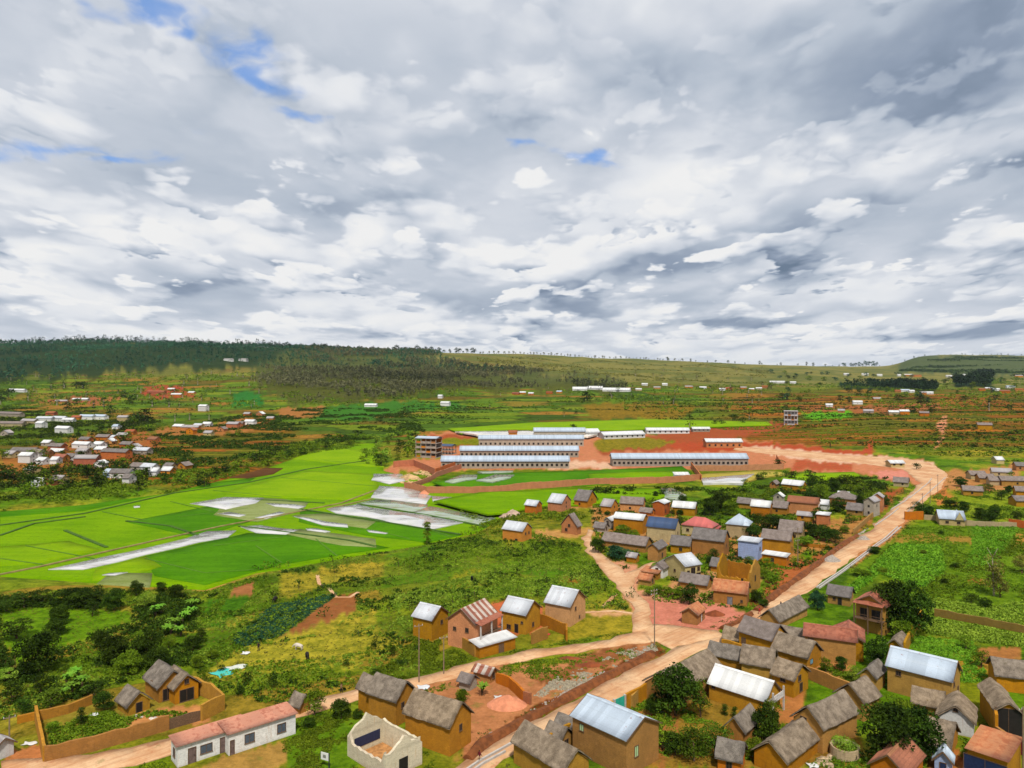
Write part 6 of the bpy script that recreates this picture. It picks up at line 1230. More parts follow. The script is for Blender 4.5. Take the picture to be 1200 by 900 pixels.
def build_veg():
    T = tree
    # ---- trees around the near houses
    T(792, 838, 68, 60, 'broad', 'dark', 'tall dark tree at the left end of the white roofed house'); T(821, 840, 48, 32, 'light', 'deep', 'lighter leafy tree against the left wall of the white roofed house')
    T(766, 838, 26, 22, 'broad', 'dark', 'low dark tree below the big thatched barn gable'); T(755, 872, 38, 30, 'light', 'mid', 'small sparse tree on bare soil right of the turquoise gate'); T(776, 878, 44, 34, 'light', 'mid', 'sparse pale trunked tree beside the bare yard')
    T(814, 892, 48, 44, 'round', 'deep', 'round pale green fruit tree, left of the two rounded ones'); T(838, 884, 44, 40, 'round', 'deep', 'round fruit tree, right of the two rounded ones'); T(792, 885, 30, 30, 'broad', 'dark', 'dark bushy tree left of the round fruit trees')
    T(898, 874, 58, 34, 'broad', 'dark', 'dark slender tree between the thatched hut and the curved shed'); T(884, 888, 26, 26, 'broad', 'mid', 'low green tree right of the small thatched mud hut'); T(905, 850, 34, 24, 'light', 'mid', 'leafy tree at the veranda corner of the white roofed house')
    T(849, 838, 14, 9, 'column', 'dark', 'narrow dark shrub at the left of the white roofed house wall'); T(861, 841, 13, 8, 'column', 'dark', 'second narrow shrub against the white roofed house wall')
    T(1029, 782, 40, 32, 'broad', 'dark', 'dark tree at the right end of the rusty roofed compound'); T(1046, 740, 68, 52, 'broad', 'dark', 'tall dark tree left in the clump behind the veranda house'); T(1070, 744, 68, 48, 'broad', 'dark', 'tall dark tree right in the clump behind the veranda house'); T(1058, 752, 28, 30, 'broad', 'mid', 'low green tree at the foot of the dark clump')
    T(1165, 698, 56, 26, 'tall', 'olive', 'tall pale trunked eucalyptus standing in the right hand plots'); T(1172, 700, 24, 22, 'light', 'olive', 'low tree at the foot of the pale trunked eucalyptus'); T(1198, 672, 24, 24, 'light', 'olive', 'olive tree cut by the right edge')
    T(1040, 896, 80, 72, 'broad', 'dark', 'huge dark mango tree, left trunk of the great clump'); T(1076, 888, 66, 60, 'broad', 'dark', 'huge mango tree, right trunk of the great clump'); T(1052, 846, 34, 40, 'round', 'mid', 'pale flowering tree crown behind the huge mango tree'); T(1020, 836, 26, 26, 'broad', 'mid', 'green tree left of the pale flowering crown')
    T(968, 788, 20, 18, 'light', 'mid', 'small tree in front of the long rusty roofed house'); T(1002, 800, 22, 20, 'light', 'light', 'pale green young tree near the sandy thatched hut'); T(986, 786, 20, 16, 'broad', 'dark', 'dark bush against the ochre wall of the rusty roofed house'); T(950, 772, 18, 12, 'broad', 'dark', 'dark clipped bush at the corner of the rusty roofed house')
    T(958, 715, 26, 20, 'broad', 'blue', 'blue green bushy tree over the end of the long thatched shed'); T(1150, 782, 22, 24, 'light', 'mid', 'small scrubby tree in the plot beside the open barn'); T(990, 884, 24, 32, 'round', 'light', 'bright green bush growing from the stone ring')
    T(1132, 760, 18, 18, 'light', 'mid', 'scrubby tree by the terraced vegetable bed'); T(1085, 784, 12, 12, 'light', 'light', 'small light bush behind the blue grey roof'); T(1128, 890, 14, 12, 'light', 'light', 'small bush beside the pale blue shrine')
    T(368, 838, 34, 32, 'light', 'mid', 'small spreading tree beside the tiny mud shed'); T(400, 842, 28, 24, 'broad', 'dark', 'dark bushy tree in front of the side road'); T(419, 842, 12, 14, 'broad', 'dark', 'low dark bush left of the thatched house'); T(362, 852, 12, 18, 'broad', 'dark', 'low dark bush under the spreading tree')
    T(450, 862, 14, 12, 'broad', 'dark', 'small dark bush behind the roofless schoolroom'); T(541, 822, 16, 18, 'broad', 'mid', 'green bush in front of the grey hut'); T(565, 815, 18, 18, 'banana', 'banana', 'spiky agave like plant beside the striped shed')
    T(500, 638, 28, 12, 'column', 'mid', 'tall narrow tree standing alone at the paddy edge'); T(122, 832, 26, 26, 'broad', 'dark', 'dark tree left of the hut inside the walled yard'); T(95, 848, 20, 12, 'column', 'dark', 'dark upright shrub in the walled yard garden'); T(62, 858, 14, 18, 'broad', 'mid', 'bush at the left corner of the walled yard')
    # ---- tree belt left foreground
    belt = [(45, 790, 46, 40, 'broad', 'dark'), (20, 748, 20, 34, 'light', 'mid'), (70, 732, 22, 18, 'broad', 'dark'), (66, 744, 18, 20, 'broad', 'mid'), (84, 708, 18, 32, 'broad', 'dark'), (100, 712, 20, 30, 'broad', 'dark'), (112, 704, 16, 20, 'light', 'mid'), (133, 715, 22, 20, 'broad', 'dark'),
            (108, 722, 16, 14, 'light', 'mid'), (28, 712, 16, 30, 'light', 'mid'), (8, 716, 12, 26, 'light', 'mid'), (50, 706, 14, 24, 'light', 'mid'), (160, 698, 16, 14, 'broad', 'dark'), (189, 696, 13, 12, 'broad', 'dark'), (207, 700, 14, 18, 'broad', 'dark'), (170, 712, 16, 20, 'light', 'light'),
            (135, 780, 34, 30, 'broad', 'dark'), (118, 760, 20, 16, 'broad', 'dark'), (150, 790, 24, 26, 'broad', 'mid'), (172, 776, 34, 26, 'broad', 'dark'), (185, 790, 30, 24, 'broad', 'dark'), (160, 762, 20, 18, 'light', 'mid'), (178, 776, 14, 20, 'light', 'light'), (226, 762, 16, 16, 'broad', 'dark'),
            (236, 752, 14, 10, 'column', 'dark'), (232, 782, 14, 14, 'broad', 'mid'), (14, 822, 22, 24, 'light', 'mid'), (30, 838, 18, 26, 'light', 'mid'), (48, 812, 20, 20, 'light', 'mid'), (60, 830, 22, 30, 'light', 'deep'), (8, 800, 16, 20, 'light', 'light'), (110, 818, 16, 22, 'light', 'mid'), (198, 760, 14, 16, 'light', 'mid'), (250, 772, 10, 12, 'broad', 'mid')]
    belt = [(a, b, c*1.25, d*1.3, e, 'dark' if (f == 'mid' and a < 150) else f) for a, b, c, d, e, f in belt]
    for i, q in enumerate(sorted(belt)): T(*q, '%s %s tree in the wooded belt left of the scrub, %s from the left' % ({'dark': 'dark', 'mid': 'green', 'olive': 'olive', 'light': 'pale', 'deep': 'deep green'}[q[5]], 'bushy' if q[4] != 'column' else 'narrow', ordw(i)), 'trees of the left wooded belt')
    ban = [(85, 812), (96, 806), (104, 816), (78, 802), (92, 795), (205, 738), (214, 730), (222, 724), (200, 745), (226, 716), (212, 746), (70, 820), (182, 722)]
    for i, q in enumerate(sorted(ban)): T(q[0], q[1], 17, 18, 'banana', 'banana', 'broad leaved banana plant in the left belt, %s from the left' % ordw(i), 'banana plants of the left belt')
    # ---- dark bushes in the scrub
    rs = np.random.RandomState(5)
    sp = [(303, 668), (312, 667), (320, 666), (328, 666), (338, 664), (403, 657), (390, 659), (380, 661), (500, 655), (508, 658), (515, 662), (524, 658), (480, 665), (474, 664), (467, 664), (395, 670), (392, 672), (460, 680), (445, 696), (323, 705), (352, 703), (350, 690), (552, 630), (565, 634), (556, 622),
          (570, 622), (545, 628), (582, 640), (592, 645), (600, 645), (612, 645), (626, 646), (640, 648), (580, 672), (592, 675), (606, 674), (556, 700), (545, 702), (540, 712), (530, 706), (460, 764), (440, 762), (407, 780), (460, 770), (640, 684), (655, 674), (668, 670), (680, 674), (700, 676), (704, 690), (710, 694), (690, 694), (652, 690), (670, 682),
          (480, 716), (520, 720), (456, 718), (525, 672), (534, 660), (612, 664), (622, 668), (720, 700), (740, 700), (716, 712), (630, 700), (380, 722), (300, 742), (350, 730), (260, 786), (290, 800), (320, 806), (280, 815), (340, 798), (410, 792), (240, 800), (470, 778), (440, 790), (432, 770), (420, 745)]
    for i, (a, b) in enumerate(sp): T(a, b, 6+9*rs.rand()*((b-600)/150+.35), 9+9*rs.rand()*((b-600)/150+.35), 'shrub', 'dark' if rs.rand() < .6 else 'mid', 'small dark rounded bush scattered in the green scrub left of the village', 'bushes scattered in the scrub')
    # ---- village trees
    vt = [(845, 600, 26, 26, 'dark'), (856, 604, 20, 20, 'mid'), (832, 604, 22, 24, 'dark'), (888, 620, 22, 24, 'dark'), (905, 624, 24, 28, 'dark'), (882, 632, 20, 22, 'dark'), (918, 622, 18, 22, 'mid'), (960, 612, 18, 20, 'dark'), (952, 630, 18, 24, 'dark'), (968, 634, 20, 26, 'dark'), (978, 636, 18, 20, 'dark'), (945, 640, 14, 18, 'mid'), (952, 572, 18, 14, 'dark'),
          (978, 576, 16, 16, 'dark'), (962, 584, 20, 20, 'mid'), (950, 588, 16, 18, 'dark'), (983, 600, 18, 22, 'dark'), (1008, 592, 12, 14, 'dark'), (1038, 594, 14, 10, 'dark'), (1018, 575, 12, 12, 'dark'), (701, 648, 20, 18, 'dark'), (722, 655, 18, 24, 'blue'), (735, 656, 14, 18, 'blue'), (730, 628, 14, 20, 'mid'), (715, 634, 10, 14, 'mid'), (742, 632, 12, 16, 'mid'), (808, 708, 26, 20, 'dark'),
          (795, 702, 16, 18, 'mid'), (782, 700, 14, 16, 'mid'), (772, 696, 12, 16, 'mid'), (760, 698, 12, 14, 'mid'), (886, 706, 16, 16, 'dark'), (895, 712, 12, 12, 'dark'), (836, 655, 14, 14, 'dark'), (832, 662, 12, 12, 'dark'), (935, 640, 12, 16, 'light'), (925, 644, 14, 18, 'light'), (895, 678, 14, 16, 'mid'), (905, 684, 14, 18, 'mid'), (900, 664, 12, 14, 'mid'), (912, 640, 10, 12, 'mid'),
          (797, 616, 12, 12, 'dark'), (825, 622, 10, 10, 'dark'), (788, 604, 8, 8, 'dark'), (797, 604, 8, 8, 'dark'), (712, 604, 6, 8, 'dark'), (700, 588, 5, 5, 'mid'), (755, 646, 8, 10, 'mid'), (780, 632, 8, 8, 'mid'), (776, 580, 8, 10, 'dark'), (768, 582, 7, 8, 'dark'), (800, 588, 9, 12, 'dark'), (1020, 602, 8, 8, 'mid'), (1000, 612, 8, 10, 'mid'), (990, 625, 10, 12, 'mid'), (878, 660, 10, 12, 'mid'),
          (1075, 602, 16, 22, 'dark'), (1088, 606, 14, 18, 'dark'), (1114, 596, 12, 18, 'dark'), (1130, 600, 14, 16, 'dark'), (1150, 608, 14, 20, 'dark'), (1160, 612, 16, 18, 'dark'), (1166, 606, 16, 14, 'dark'), (1192, 612, 16, 14, 'dark'), (1126, 570, 12, 16, 'dark'), (1158, 576, 10, 14, 'dark'), (1174, 586, 14, 14, 'dark'), (1182, 578, 10, 10, 'dark'), (1074, 550, 8, 10, 'dark'), (1185, 560, 8, 8, 'mid'),
          (1120, 666, 8, 12, 'dark'), (1107, 684, 7, 9, 'dark'), (1138, 706, 12, 20, 'dark'), (1155, 712, 12, 16, 'dark'), (1102, 626, 5, 9, 'dark'), (1082, 650, 6, 10, 'mid'), (1025, 648, 8, 18, 'dark'), (1010, 675, 10, 22, 'mid'), (1035, 672, 8, 12, 'mid')]
    for i, q in enumerate(sorted(vt)):
        T(q[0], q[1], q[2]*1.05, q[3], 'broad' if i % 3 else 'round', q[4], '%s leafy tree among the village houses, %s from the left' % ({'dark': 'dark', 'mid': 'green', 'light': 'pale', 'blue': 'blue green'}[q[4]], ordw(i)), 'trees among the village houses')
    # ---- trees farther back
    far = [(808, 503, 14, 10, 'tall', 'dark'), (502, 524, 12, 14, 'broad', 'dark'), (494, 528, 14, 12, 'broad', 'dark'), (486, 520, 14, 14, 'broad', 'dark'), (478, 536, 14, 14, 'broad', 'mid'), (688, 470, 12, 18, 'broad', 'dark'), (917, 442, 1, 1, '', ''), (860, 494, 10, 12, 'broad', 'dark'), (870, 496, 8, 10, 'broad', 'dark'), (878, 492, 12, 8, 'tall', 'dark'), (838, 498, 6, 8, 'broad', 'dark'),
           (846, 498, 6, 8, 'broad', 'dark'), (973, 524, 12, 26, 'light', 'mid'), (962, 520, 9, 10, 'light', 'mid'), (1159, 481, 18, 14, 'tall', 'dark'), (1182, 482, 8, 10, 'broad', 'dark'), (1054, 470, 8, 12, 'broad', 'dark'), (1131, 471, 8, 12, 'broad', 'dark'), (1071, 484, 9, 12, 'broad', 'dark'), (1092, 485, 9, 10, 'broad', 'dark'), (913, 545, 7, 14, 'broad', 'dark'), (920, 484, 10, 10, 'broad', 'dark'),
           (916, 468, 8, 8, 'broad', 'dark'), (985, 470, 8, 10, 'broad', 'dark'), (995, 472, 8, 10, 'broad', 'dark'), (936, 472, 8, 8, 'broad', 'dark'), (1017, 468, 8, 8, 'broad', 'mid'), (280, 512, 10, 9, 'broad', 'mid'), (170, 494, 16, 22, 'broad', 'dark'), (205, 494, 16, 9, 'tall', 'dark'), (222, 492, 14, 12, 'tall', 'dark'), (190, 494, 12, 12, 'light', 'olive'), (245, 492, 12, 7, 'tall', 'dark'), (158, 496, 12, 16, 'broad', 'dark'),
           (143, 490, 10, 12, 'light', 'olive'), (122, 480, 16, 14, 'light', 'dark'), (130, 486, 12, 14, 'broad', 'dark'), (78, 480, 10, 12, 'broad', 'dark'), (90, 474, 8, 10, 'broad', 'dark'), (10, 466, 12, 14, 'broad', 'dark'), (2, 470, 14, 14, 'broad', 'dark'), (75, 452, 10, 5, 'tall', 'dark'), (90, 456, 10, 10, 'broad', 'dark'), (98, 456, 10, 10, 'broad', 'dark'), (155, 474, 12, 14, 'broad', 'dark'), (145, 466, 8, 10, 'broad', 'dark'),
           (740, 545, 6, 9, 'broad', 'mid'), (612, 480, 1, 1, '', ''), (661, 488, 6, 5, 'tall', 'dark'), (675, 486, 5, 5, 'broad', 'dark'), (574, 478, 9, 5, 'tall', 'dark'), (672, 504, 8, 8, 'broad', 'dark'), (445, 494, 6, 10, 'broad', 'dark'), (1040, 500, 6, 6, 'broad', 'mid')]
    far = [q for q in far if q[4]]
    for i, q in enumerate(sorted(far)): T(*q, 'lone dark tree in the fields beyond the village, %s of these from the left' % ordw(i), 'lone trees in the far fields')
    # hillside + left village belts (numbered groups by place)
    def band(poly, n, h, w, leaf, label, group, kind='broad', seed=1, dens=None, name=None):
        rs = np.random.RandomState(seed); x, y, z = sample(poly, n, rs, dens)
        for i in range(len(x)):
            lf = leaf[rs.randint(len(leaf))]; k = .6+.8*rs.rand(); plant(x[i], y[i], z[i], h*k, w*k*(.8+.4*rs.rand()), kind, lf, label, group, far=True, name=name)
    band([(60, 565), (130, 548), (170, 555), (250, 562), (250, 572), (120, 580), (30, 584), (0, 570), (0, 556), (40, 548)], 36, 6, 7, ['dark', 'dark', 'mid'], 'dark tree in the belt between the left village and the rice fields', 'trees below the left village', seed=2)
    band([(0, 515), (60, 522), (100, 505), (150, 494), (180, 490), (200, 500), (180, 560), (120, 552), (60, 548), (0, 552)], 22, 5, 5, ['dark', 'mid'], 'dark tree standing among the tiled roofs of the left village', 'trees inside the left village', seed=3)
    band([(180, 556), (260, 552), (345, 520), (420, 510), (445, 512), (440, 520), (390, 524), (320, 545), (240, 566), (190, 568)], 46, 4, 6, ['dark', 'mid'], 'dark bush along the terrace foot above the bright rice', 'bushes on the terrace foot', seed=4, name='bush')
    band([(412, 535), (440, 520), (480, 505), (500, 508), (490, 535), (470, 545), (452, 560), (436, 552)], 40, 5, 6, ['dark', 'mid', 'light'], 'leafy bush on the green slope left of the concrete shell building', 'bushes left of the concrete shell', seed=5, name='bush')
    band([(0, 440), (300, 436), (330, 470), (300, 480), (0, 480)], 80, 10, 9, ['dark', 'mid', 'olive'], 'scattered tree on the brown slope under the forested ridge', 'trees on the brown slope', seed=6, kind='tall', name='eucalyptus_tree')
    band([(560, 455), (900, 452), (900, 478), (700, 470), (560, 474)], 34, 9, 9, ['dark', 'mid'], 'scattered tree on the gentle slope beyond the works', 'trees beyond the works', seed=7, kind='tall', name='eucalyptus_tree')
    band([(900, 437), (1200, 442), (1200, 482), (1000, 474), (900, 478)], 70, 10, 11, ['dark', 'mid', 'blue'], 'dark rounded tree in the fields under the flat topped hill', 'trees under the flat topped hill', seed=8, name='pine_tree')
    band([(730, 425), (900, 430), (900, 450), (740, 450)], 40, 9, 10, ['dark', 'olive'], 'scattered tree on the open grass hill', 'trees on the grass hill', seed=9, kind='tall', name='eucalyptus_tree')
    band([(860, 560), (925, 556), (1010, 566), (1030, 580), (960, 590), (880, 582)], 30, 3.5, 5, ['mid', 'dark', 'mid'], 'low bush between the rice field and the joined house row', 'bushes beside the upper rice field', seed=12, name='bush')
    # tree line on the left ridge crest and others on the skyline
    def crest(p0, p1, n, h, leaf, label, group, kind, seed):
        rs = np.random.RandomState(seed)
        for i in range(n):
            px = p0+(p1-p0)*(i+rs.rand()*.8)/n; m = (px-600)/F; el = (hgt(m*_ys, _ys)-CAMZ)/_ys; sel = (_ys > 1500); k = np.argmax(np.where(sel, el, -9)); Y = _ys[k]-5; k_ = .45+.9*rs.rand()
            plant(m*Y, Y, float(hgt(m*Y, Y)), h*k_, h*k_*((.3 if kind == 'light' else .6)+.4*rs.rand()), kind, leaf, label, group, far=True, name='pine_tree' if leaf in ('pine', 'blue') else 'hill_tree')
    crest(0, 330, 100, 20, 'pine', 'tall slender tree on the skyline of the left forested ridge', 'skyline trees of the left ridge', 'light', 1); crest(0, 420, 50, 14, 'pine', 'bushy tree on the skyline of the left forested ridge', 'skyline bushes of the left ridge', 'broad', 2)
    crest(330, 560, 50, 15, 'pine', 'small tree on the skyline above the middle forest', 'skyline trees above the middle forest', 'broad', 3); crest(560, 800, 60, 9, 'grey', 'tiny tree on the skyline of the middle grass hill', 'skyline trees of the grass hill', 'broad', 4)
    crest(780, 1050, 24, 14, 'dark', 'tiny tree on the low skyline left of the flat topped hill', 'skyline trees by the flat topped hill', 'broad', 5); crest(985, 1030, 9, 26, 'blue', 'bluish tall tree on the skyline left of the flat topped hill', 'bluish skyline trees', 'broad', 6); crest(1060, 1200, 20, 10, 'dark', 'tiny tree on the crest of the flat topped hill', 'crest trees of the flat topped hill', 'broad', 7)
    # ---- uncountable growth
    wpx = lambda poly: [G(*p)[:2] for p in poly]
    rs = np.random.RandomState(77)
    bare = [wpx(p) for p in [[(258, 718), (272, 690), (296, 683), (296, 700), (278, 716)], [(318, 752), (392, 700), (418, 694), (418, 716), (385, 740), (322, 753)], [(240, 785), (300, 758), (400, 742), (440, 748), (450, 760), (380, 772), (300, 775), (240, 798)], [(0, 712), (60, 712), (150, 715), (155, 728), (60, 765), (20, 780), (0, 745)], [(328, 672), (374, 672), (372, 690), (340, 700), (326, 700)],
             [(376, 668), (470, 655), (480, 662), (430, 676), (380, 678)], [(685, 728), (750, 722), (765, 735), (690, 750), (650, 750)], [(165, 835), (240, 825), (245, 845), (190, 856), (130, 850)], [(370, 745), (450, 712), (470, 716), (400, 752)]]]
    dn = lambda s, k=11, lo=.42, hi=.6: (lambda x, y: sstep(lo, hi, fbm(x/k, y/k, s, 3)))
    scrub = [(-60, 700), (0, 695), (130, 690), (240, 694), (330, 668), (400, 656), (490, 641), (560, 627), (620, 622), (690, 640), (735, 690), (742, 715), (640, 712), (600, 700), (480, 740), (500, 780), (480, 792), (330, 828), (262, 812), (220, 780), (150, 800), (40, 835), (-60, 860)]
    undergrowth('scrub', scrub, 6500, .55, 'mid', rs, dn(5, 13, .5, .6), bare, 14, .75, .55); undergrowth('scrub', scrub, 9000, .42, 'light', rs, dn(15, 9, .46, .6), bare, 12, .8, .6); undergrowth('scrub', scrub, 1700, .8, 'dark', rs, dn(25, 8, .56, .64), bare, 16, .8, .5)
    undergrowth('grass_tufts', scrub, 9000, .32, 'olive', rs, None, bare[:2], 6, .7, .7); undergrowth('bean_crop', [(270, 752), (320, 710), (395, 696), (345, 740), (285, 758)], 3500, .45, 'blue', rs, None, bare, 10, .7, .6, rows=(35, 1.1))
    undergrowth('thicket', [(-60, 860), (-60, 700), (60, 700), (130, 692), (235, 700), (225, 760), (220, 782), (150, 800), (100, 815), (40, 835)], 2400, .95, 'dark', rs, dn(27, 9, .45, .58), [bare[3]], 20, .9, .45)
    undergrowth('leafy_crop', [(455, 700), (600, 662), (700, 664), (690, 700), (560, 700), (470, 740)], 3600, .5, 'light', rs, dn(61, 10, .4, .55), bare, 12, .8, .6)
    undergrowth('bank_weeds', [(480, 742), (500, 738), (560, 778), (640, 752), (640, 748), (680, 752), (560, 784), (500, 796), (440, 806), (420, 800), (470, 770)], 2600, .45, 'mid', rs, dn(41, 6, .4, .55), (), 12, .8, .6)
    plots = [(985, 700), (1052, 630), (1062, 618), (1230, 614), (1230, 745), (1090, 722), (1085, 700), (1030, 670)]
    undergrowth('maize_crop', [(985, 700), (1050, 638), (1100, 640), (1108, 668), (1080, 690), (1030, 672), (1000, 696)], 9000, .55, 'maize', rs, None, (), 9, 1.0, .7, rows=(30, .95))
    undergrowth('maize_crop', [(1140, 616), (1195, 616), (1180, 640), (1165, 660), (1130, 668), (1140, 640)], 3000, .5, 'maize', rs, None, (), 9, .9, .7, rows=(30, 1.0))
    undergrowth('leafy_crop', plots, 5500, .5, 'mid', rs, dn(71, 12, .38, .6), (), 10, .6, .6); undergrowth('leafy_crop', [(1085, 700), (1090, 720), (1200, 740), (1230, 742), (1230, 700), (1160, 712)], 5000, .55, 'light', rs, None, (), 11, .7, .6)
    undergrowth('weeds', plots, 3000, .6, 'mid', rs, dn(76, 14, .5, .62), (), 12, .7, .6)
    undergrowth('vegetable_bed', [(1080, 728), (1092, 724), (1215, 748), (1215, 760), (1140, 752), (1085, 742)], 2500, .6, 'light', rs, None, (), 14, .8, .55); undergrowth('yard_weeds', [(1070, 745), (1140, 752), (1160, 800), (1125, 800), (1130, 775), (1060, 765)], 2600, .35, 'maize', rs, None, (), 8, .6, .7)
    undergrowth('yard_weeds', [(700, 850), (770, 815), (830, 845), (930, 850), (1010, 820), (1060, 840), (1180, 860), (1060, 910), (700, 910)], 4500, .4, 'mid', rs, dn(81, 5, .45, .6), (), 10, .7, .6)
    undergrowth('yard_weeds', [(900, 760), (1000, 790), (1040, 770), (1060, 760), (1060, 830), (930, 800)], 2500, .4, 'mid', rs, dn(85, 5, .45, .6), (), 10, .7, .6); undergrowth('lawn_weeds', [(330, 850), (345, 836), (430, 846), (480, 860), (560, 890), (560, 905), (330, 905)], 3000, .28, 'mid', rs, dn(87, 4, .42, .6), (), 8, .7, .7)
    undergrowth('yard_weeds', [(60, 885), (55, 858), (120, 832), (200, 835), (230, 838), (195, 850), (110, 872)], 1500, .45, 'mid', rs, dn(88, 4, .4, .55), (), 11, .8, .6); undergrowth('road_verge_weeds', [(560, 790), (640, 768), (740, 750), (775, 756), (700, 795), (640, 800), (600, 790)], 1100, .3, 'mid', rs, dn(89, 4, .5, .62), (), 8, .7, .7)
    undergrowth('garden_bushes', [(690, 590), (800, 586), (920, 590), (1000, 600), (1030, 610), (990, 640), (920, 680), (890, 715), (770, 705), (740, 680), (690, 650), (700, 620)], 2600, .9, 'mid', rs, dn(91, 7, .48, .6), (), 14, .8, .5); undergrowth('garden_bushes', [(690, 590), (800, 586), (1000, 600), (990, 640), (890, 715), (770, 705), (700, 650)], 1200, 1.2, 'dark', rs, dn(93, 7, .52, .62), (), 16, .8, .45)
    undergrowth('field_edge_bushes', [(540, 600), (620, 590), (800, 584), (900, 570), (1040, 566), (1060, 590), (1020, 600), (900, 596), (700, 602), (640, 625), (560, 628)], 2800, 1.0, 'mid', rs, dn(95, 12, .46, .6), (), 14, .8, .5); undergrowth('field_edge_bushes', [(690, 576), (700, 572), (810, 572), (860, 574), (960, 560), (1040, 560), (1040, 575), (900, 585), (820, 582), (700, 580)], 1600, 1.3, 'dark', rs, dn(97, 10, .42, .58), (), 14, .8, .45)
    undergrowth('right_hand_weeds', [(1060, 606), (1092, 575), (1230, 560), (1230, 612)], 2200, .8, 'mid', rs, dn(99, 9, .46, .6), (), 12, .7, .5)
    undergrowth('paddy_edge_weeds', [(120, 560), (350, 520), (432, 514), (440, 522), (360, 532), (280, 556), (200, 578), (0, 600), (0, 584)], 3500, 1.4, 'mid', rs, dn(101, 20, .4, .56), (), 13, .6, .5)
    undergrowth('terrace_bushes', [(150, 560), (200, 500), (330, 478), (480, 480), (500, 508), (440, 514), (340, 524), (240, 560)], 7000, 1.9, 'dark', rs, dn(103, 26, .47, .6), (), 12, .6, .5); undergrowth('village_slope_bushes', [(-40, 590), (-40, 480), (150, 478), (200, 500), (170, 565), (60, 584)], 6000, 2.0, 'dark', rs, dn(105, 26, .44, .58), (), 12, .7, .45)
    undergrowth('village_slope_bushes', [(-40, 590), (-40, 480), (150, 478), (200, 500), (170, 565), (60, 584)], 4000, 1.6, 'mid', rs, dn(107, 22, .44, .58), (), 12, .7, .45)
    undergrowth('terrace_hedges', [(400, 500), (500, 470), (900, 466), (1250, 470), (1250, 545), (1130, 540), (1030, 528), (900, 492), (560, 492), (480, 508)], 6500, 2.0, 'dark', rs, lambda x, y: sstep(.5, .62, fbm(x/90, y/16, 33, 3)), (), 10, .5, .5)
    undergrowth('terrace_hedges', [(820, 500), (1250, 470), (1250, 545), (1130, 540), (1030, 528)], 6000, 1.3, 'mid', rs, lambda x, y: sstep(.5, .62, fbm(x/70, y/9, 35, 3)), (), 10, .5, .5)
    undergrowth('hillside_scrub', [(-40, 480), (-40, 438), (340, 434), (560, 460), (900, 450), (1250, 440), (1250, 480)], 6000, 3.8, 'mid', rs, dn(109, 80, .47, .62), (), 9, .6, .5)
    undergrowth('hilltop_scrub', [(560, 420), (730, 424), (900, 432), (900, 452), (740, 450), (560, 432)], 2600, 5, 'olive', rs, lambda x, y: sstep(.48, .62, fbm(x/260, y/60, 37, 3)), (), 9, .5, .5); undergrowth('hilltop_scrub', [(1056, 420), (1100, 418), (1240, 420), (1240, 440), (1050, 438)], 3200, 9, 'dark', rs, lambda x, y: sstep(.48, .6, fbm(x/300, y/120, 39, 3)), (), 9, .5, .5)
    undergrowth('road_verge_weeds', [(540, 900), (560, 860), (700, 792), (860, 722), (1000, 620), (1060, 570), (1120, 556), (1100, 590), (1010, 660), (900, 740), (760, 815), (620, 890), (600, 905)], 2600, .32, 'olive', rs, dn(121, 5, .42, .56), (), 7, .8, .7)
    undergrowth('road_verge_weeds', [(100, 915), (330, 825), (500, 780), (700, 745), (745, 740), (745, 775), (560, 800), (420, 835), (330, 862), (120, 925)], 2200, .3, 'mid', rs, dn(123, 5, .42, .56), (), 7, .8, .7)
    wood('forest', FOREST[0], 7500, 13, 'blue', rs, label='dense dark green forest on the left ridge'); wood('forest', FOREST[1], 6500, 12, 'grey', rs, label='grey green eucalyptus forest on the middle slope', wid=.42)
    wood('forest', [(430, 412), (490, 410), (540, 428), (620, 436), (560, 440), (440, 434)], 900, 12, 'blue', rs, label='dark green pine wood at the top of the middle slope')
    wood('windbreak', [(985, 450), (1100, 452), (1098, 459), (990, 457)], 520, 15, 'pine', rs, label='dark straight windbreak wood under the flat topped hill', wid=.6); wood('wood', [(1118, 450), (1158, 440), (1168, 447), (1160, 454), (1120, 454)], 300, 22, 'pine', rs, label='dark wood at the foot of the flat topped hill', wid=.6)
def CS(r, g, b, k=1.0): return tuple(lin(v)*k for v in (r, g, b))
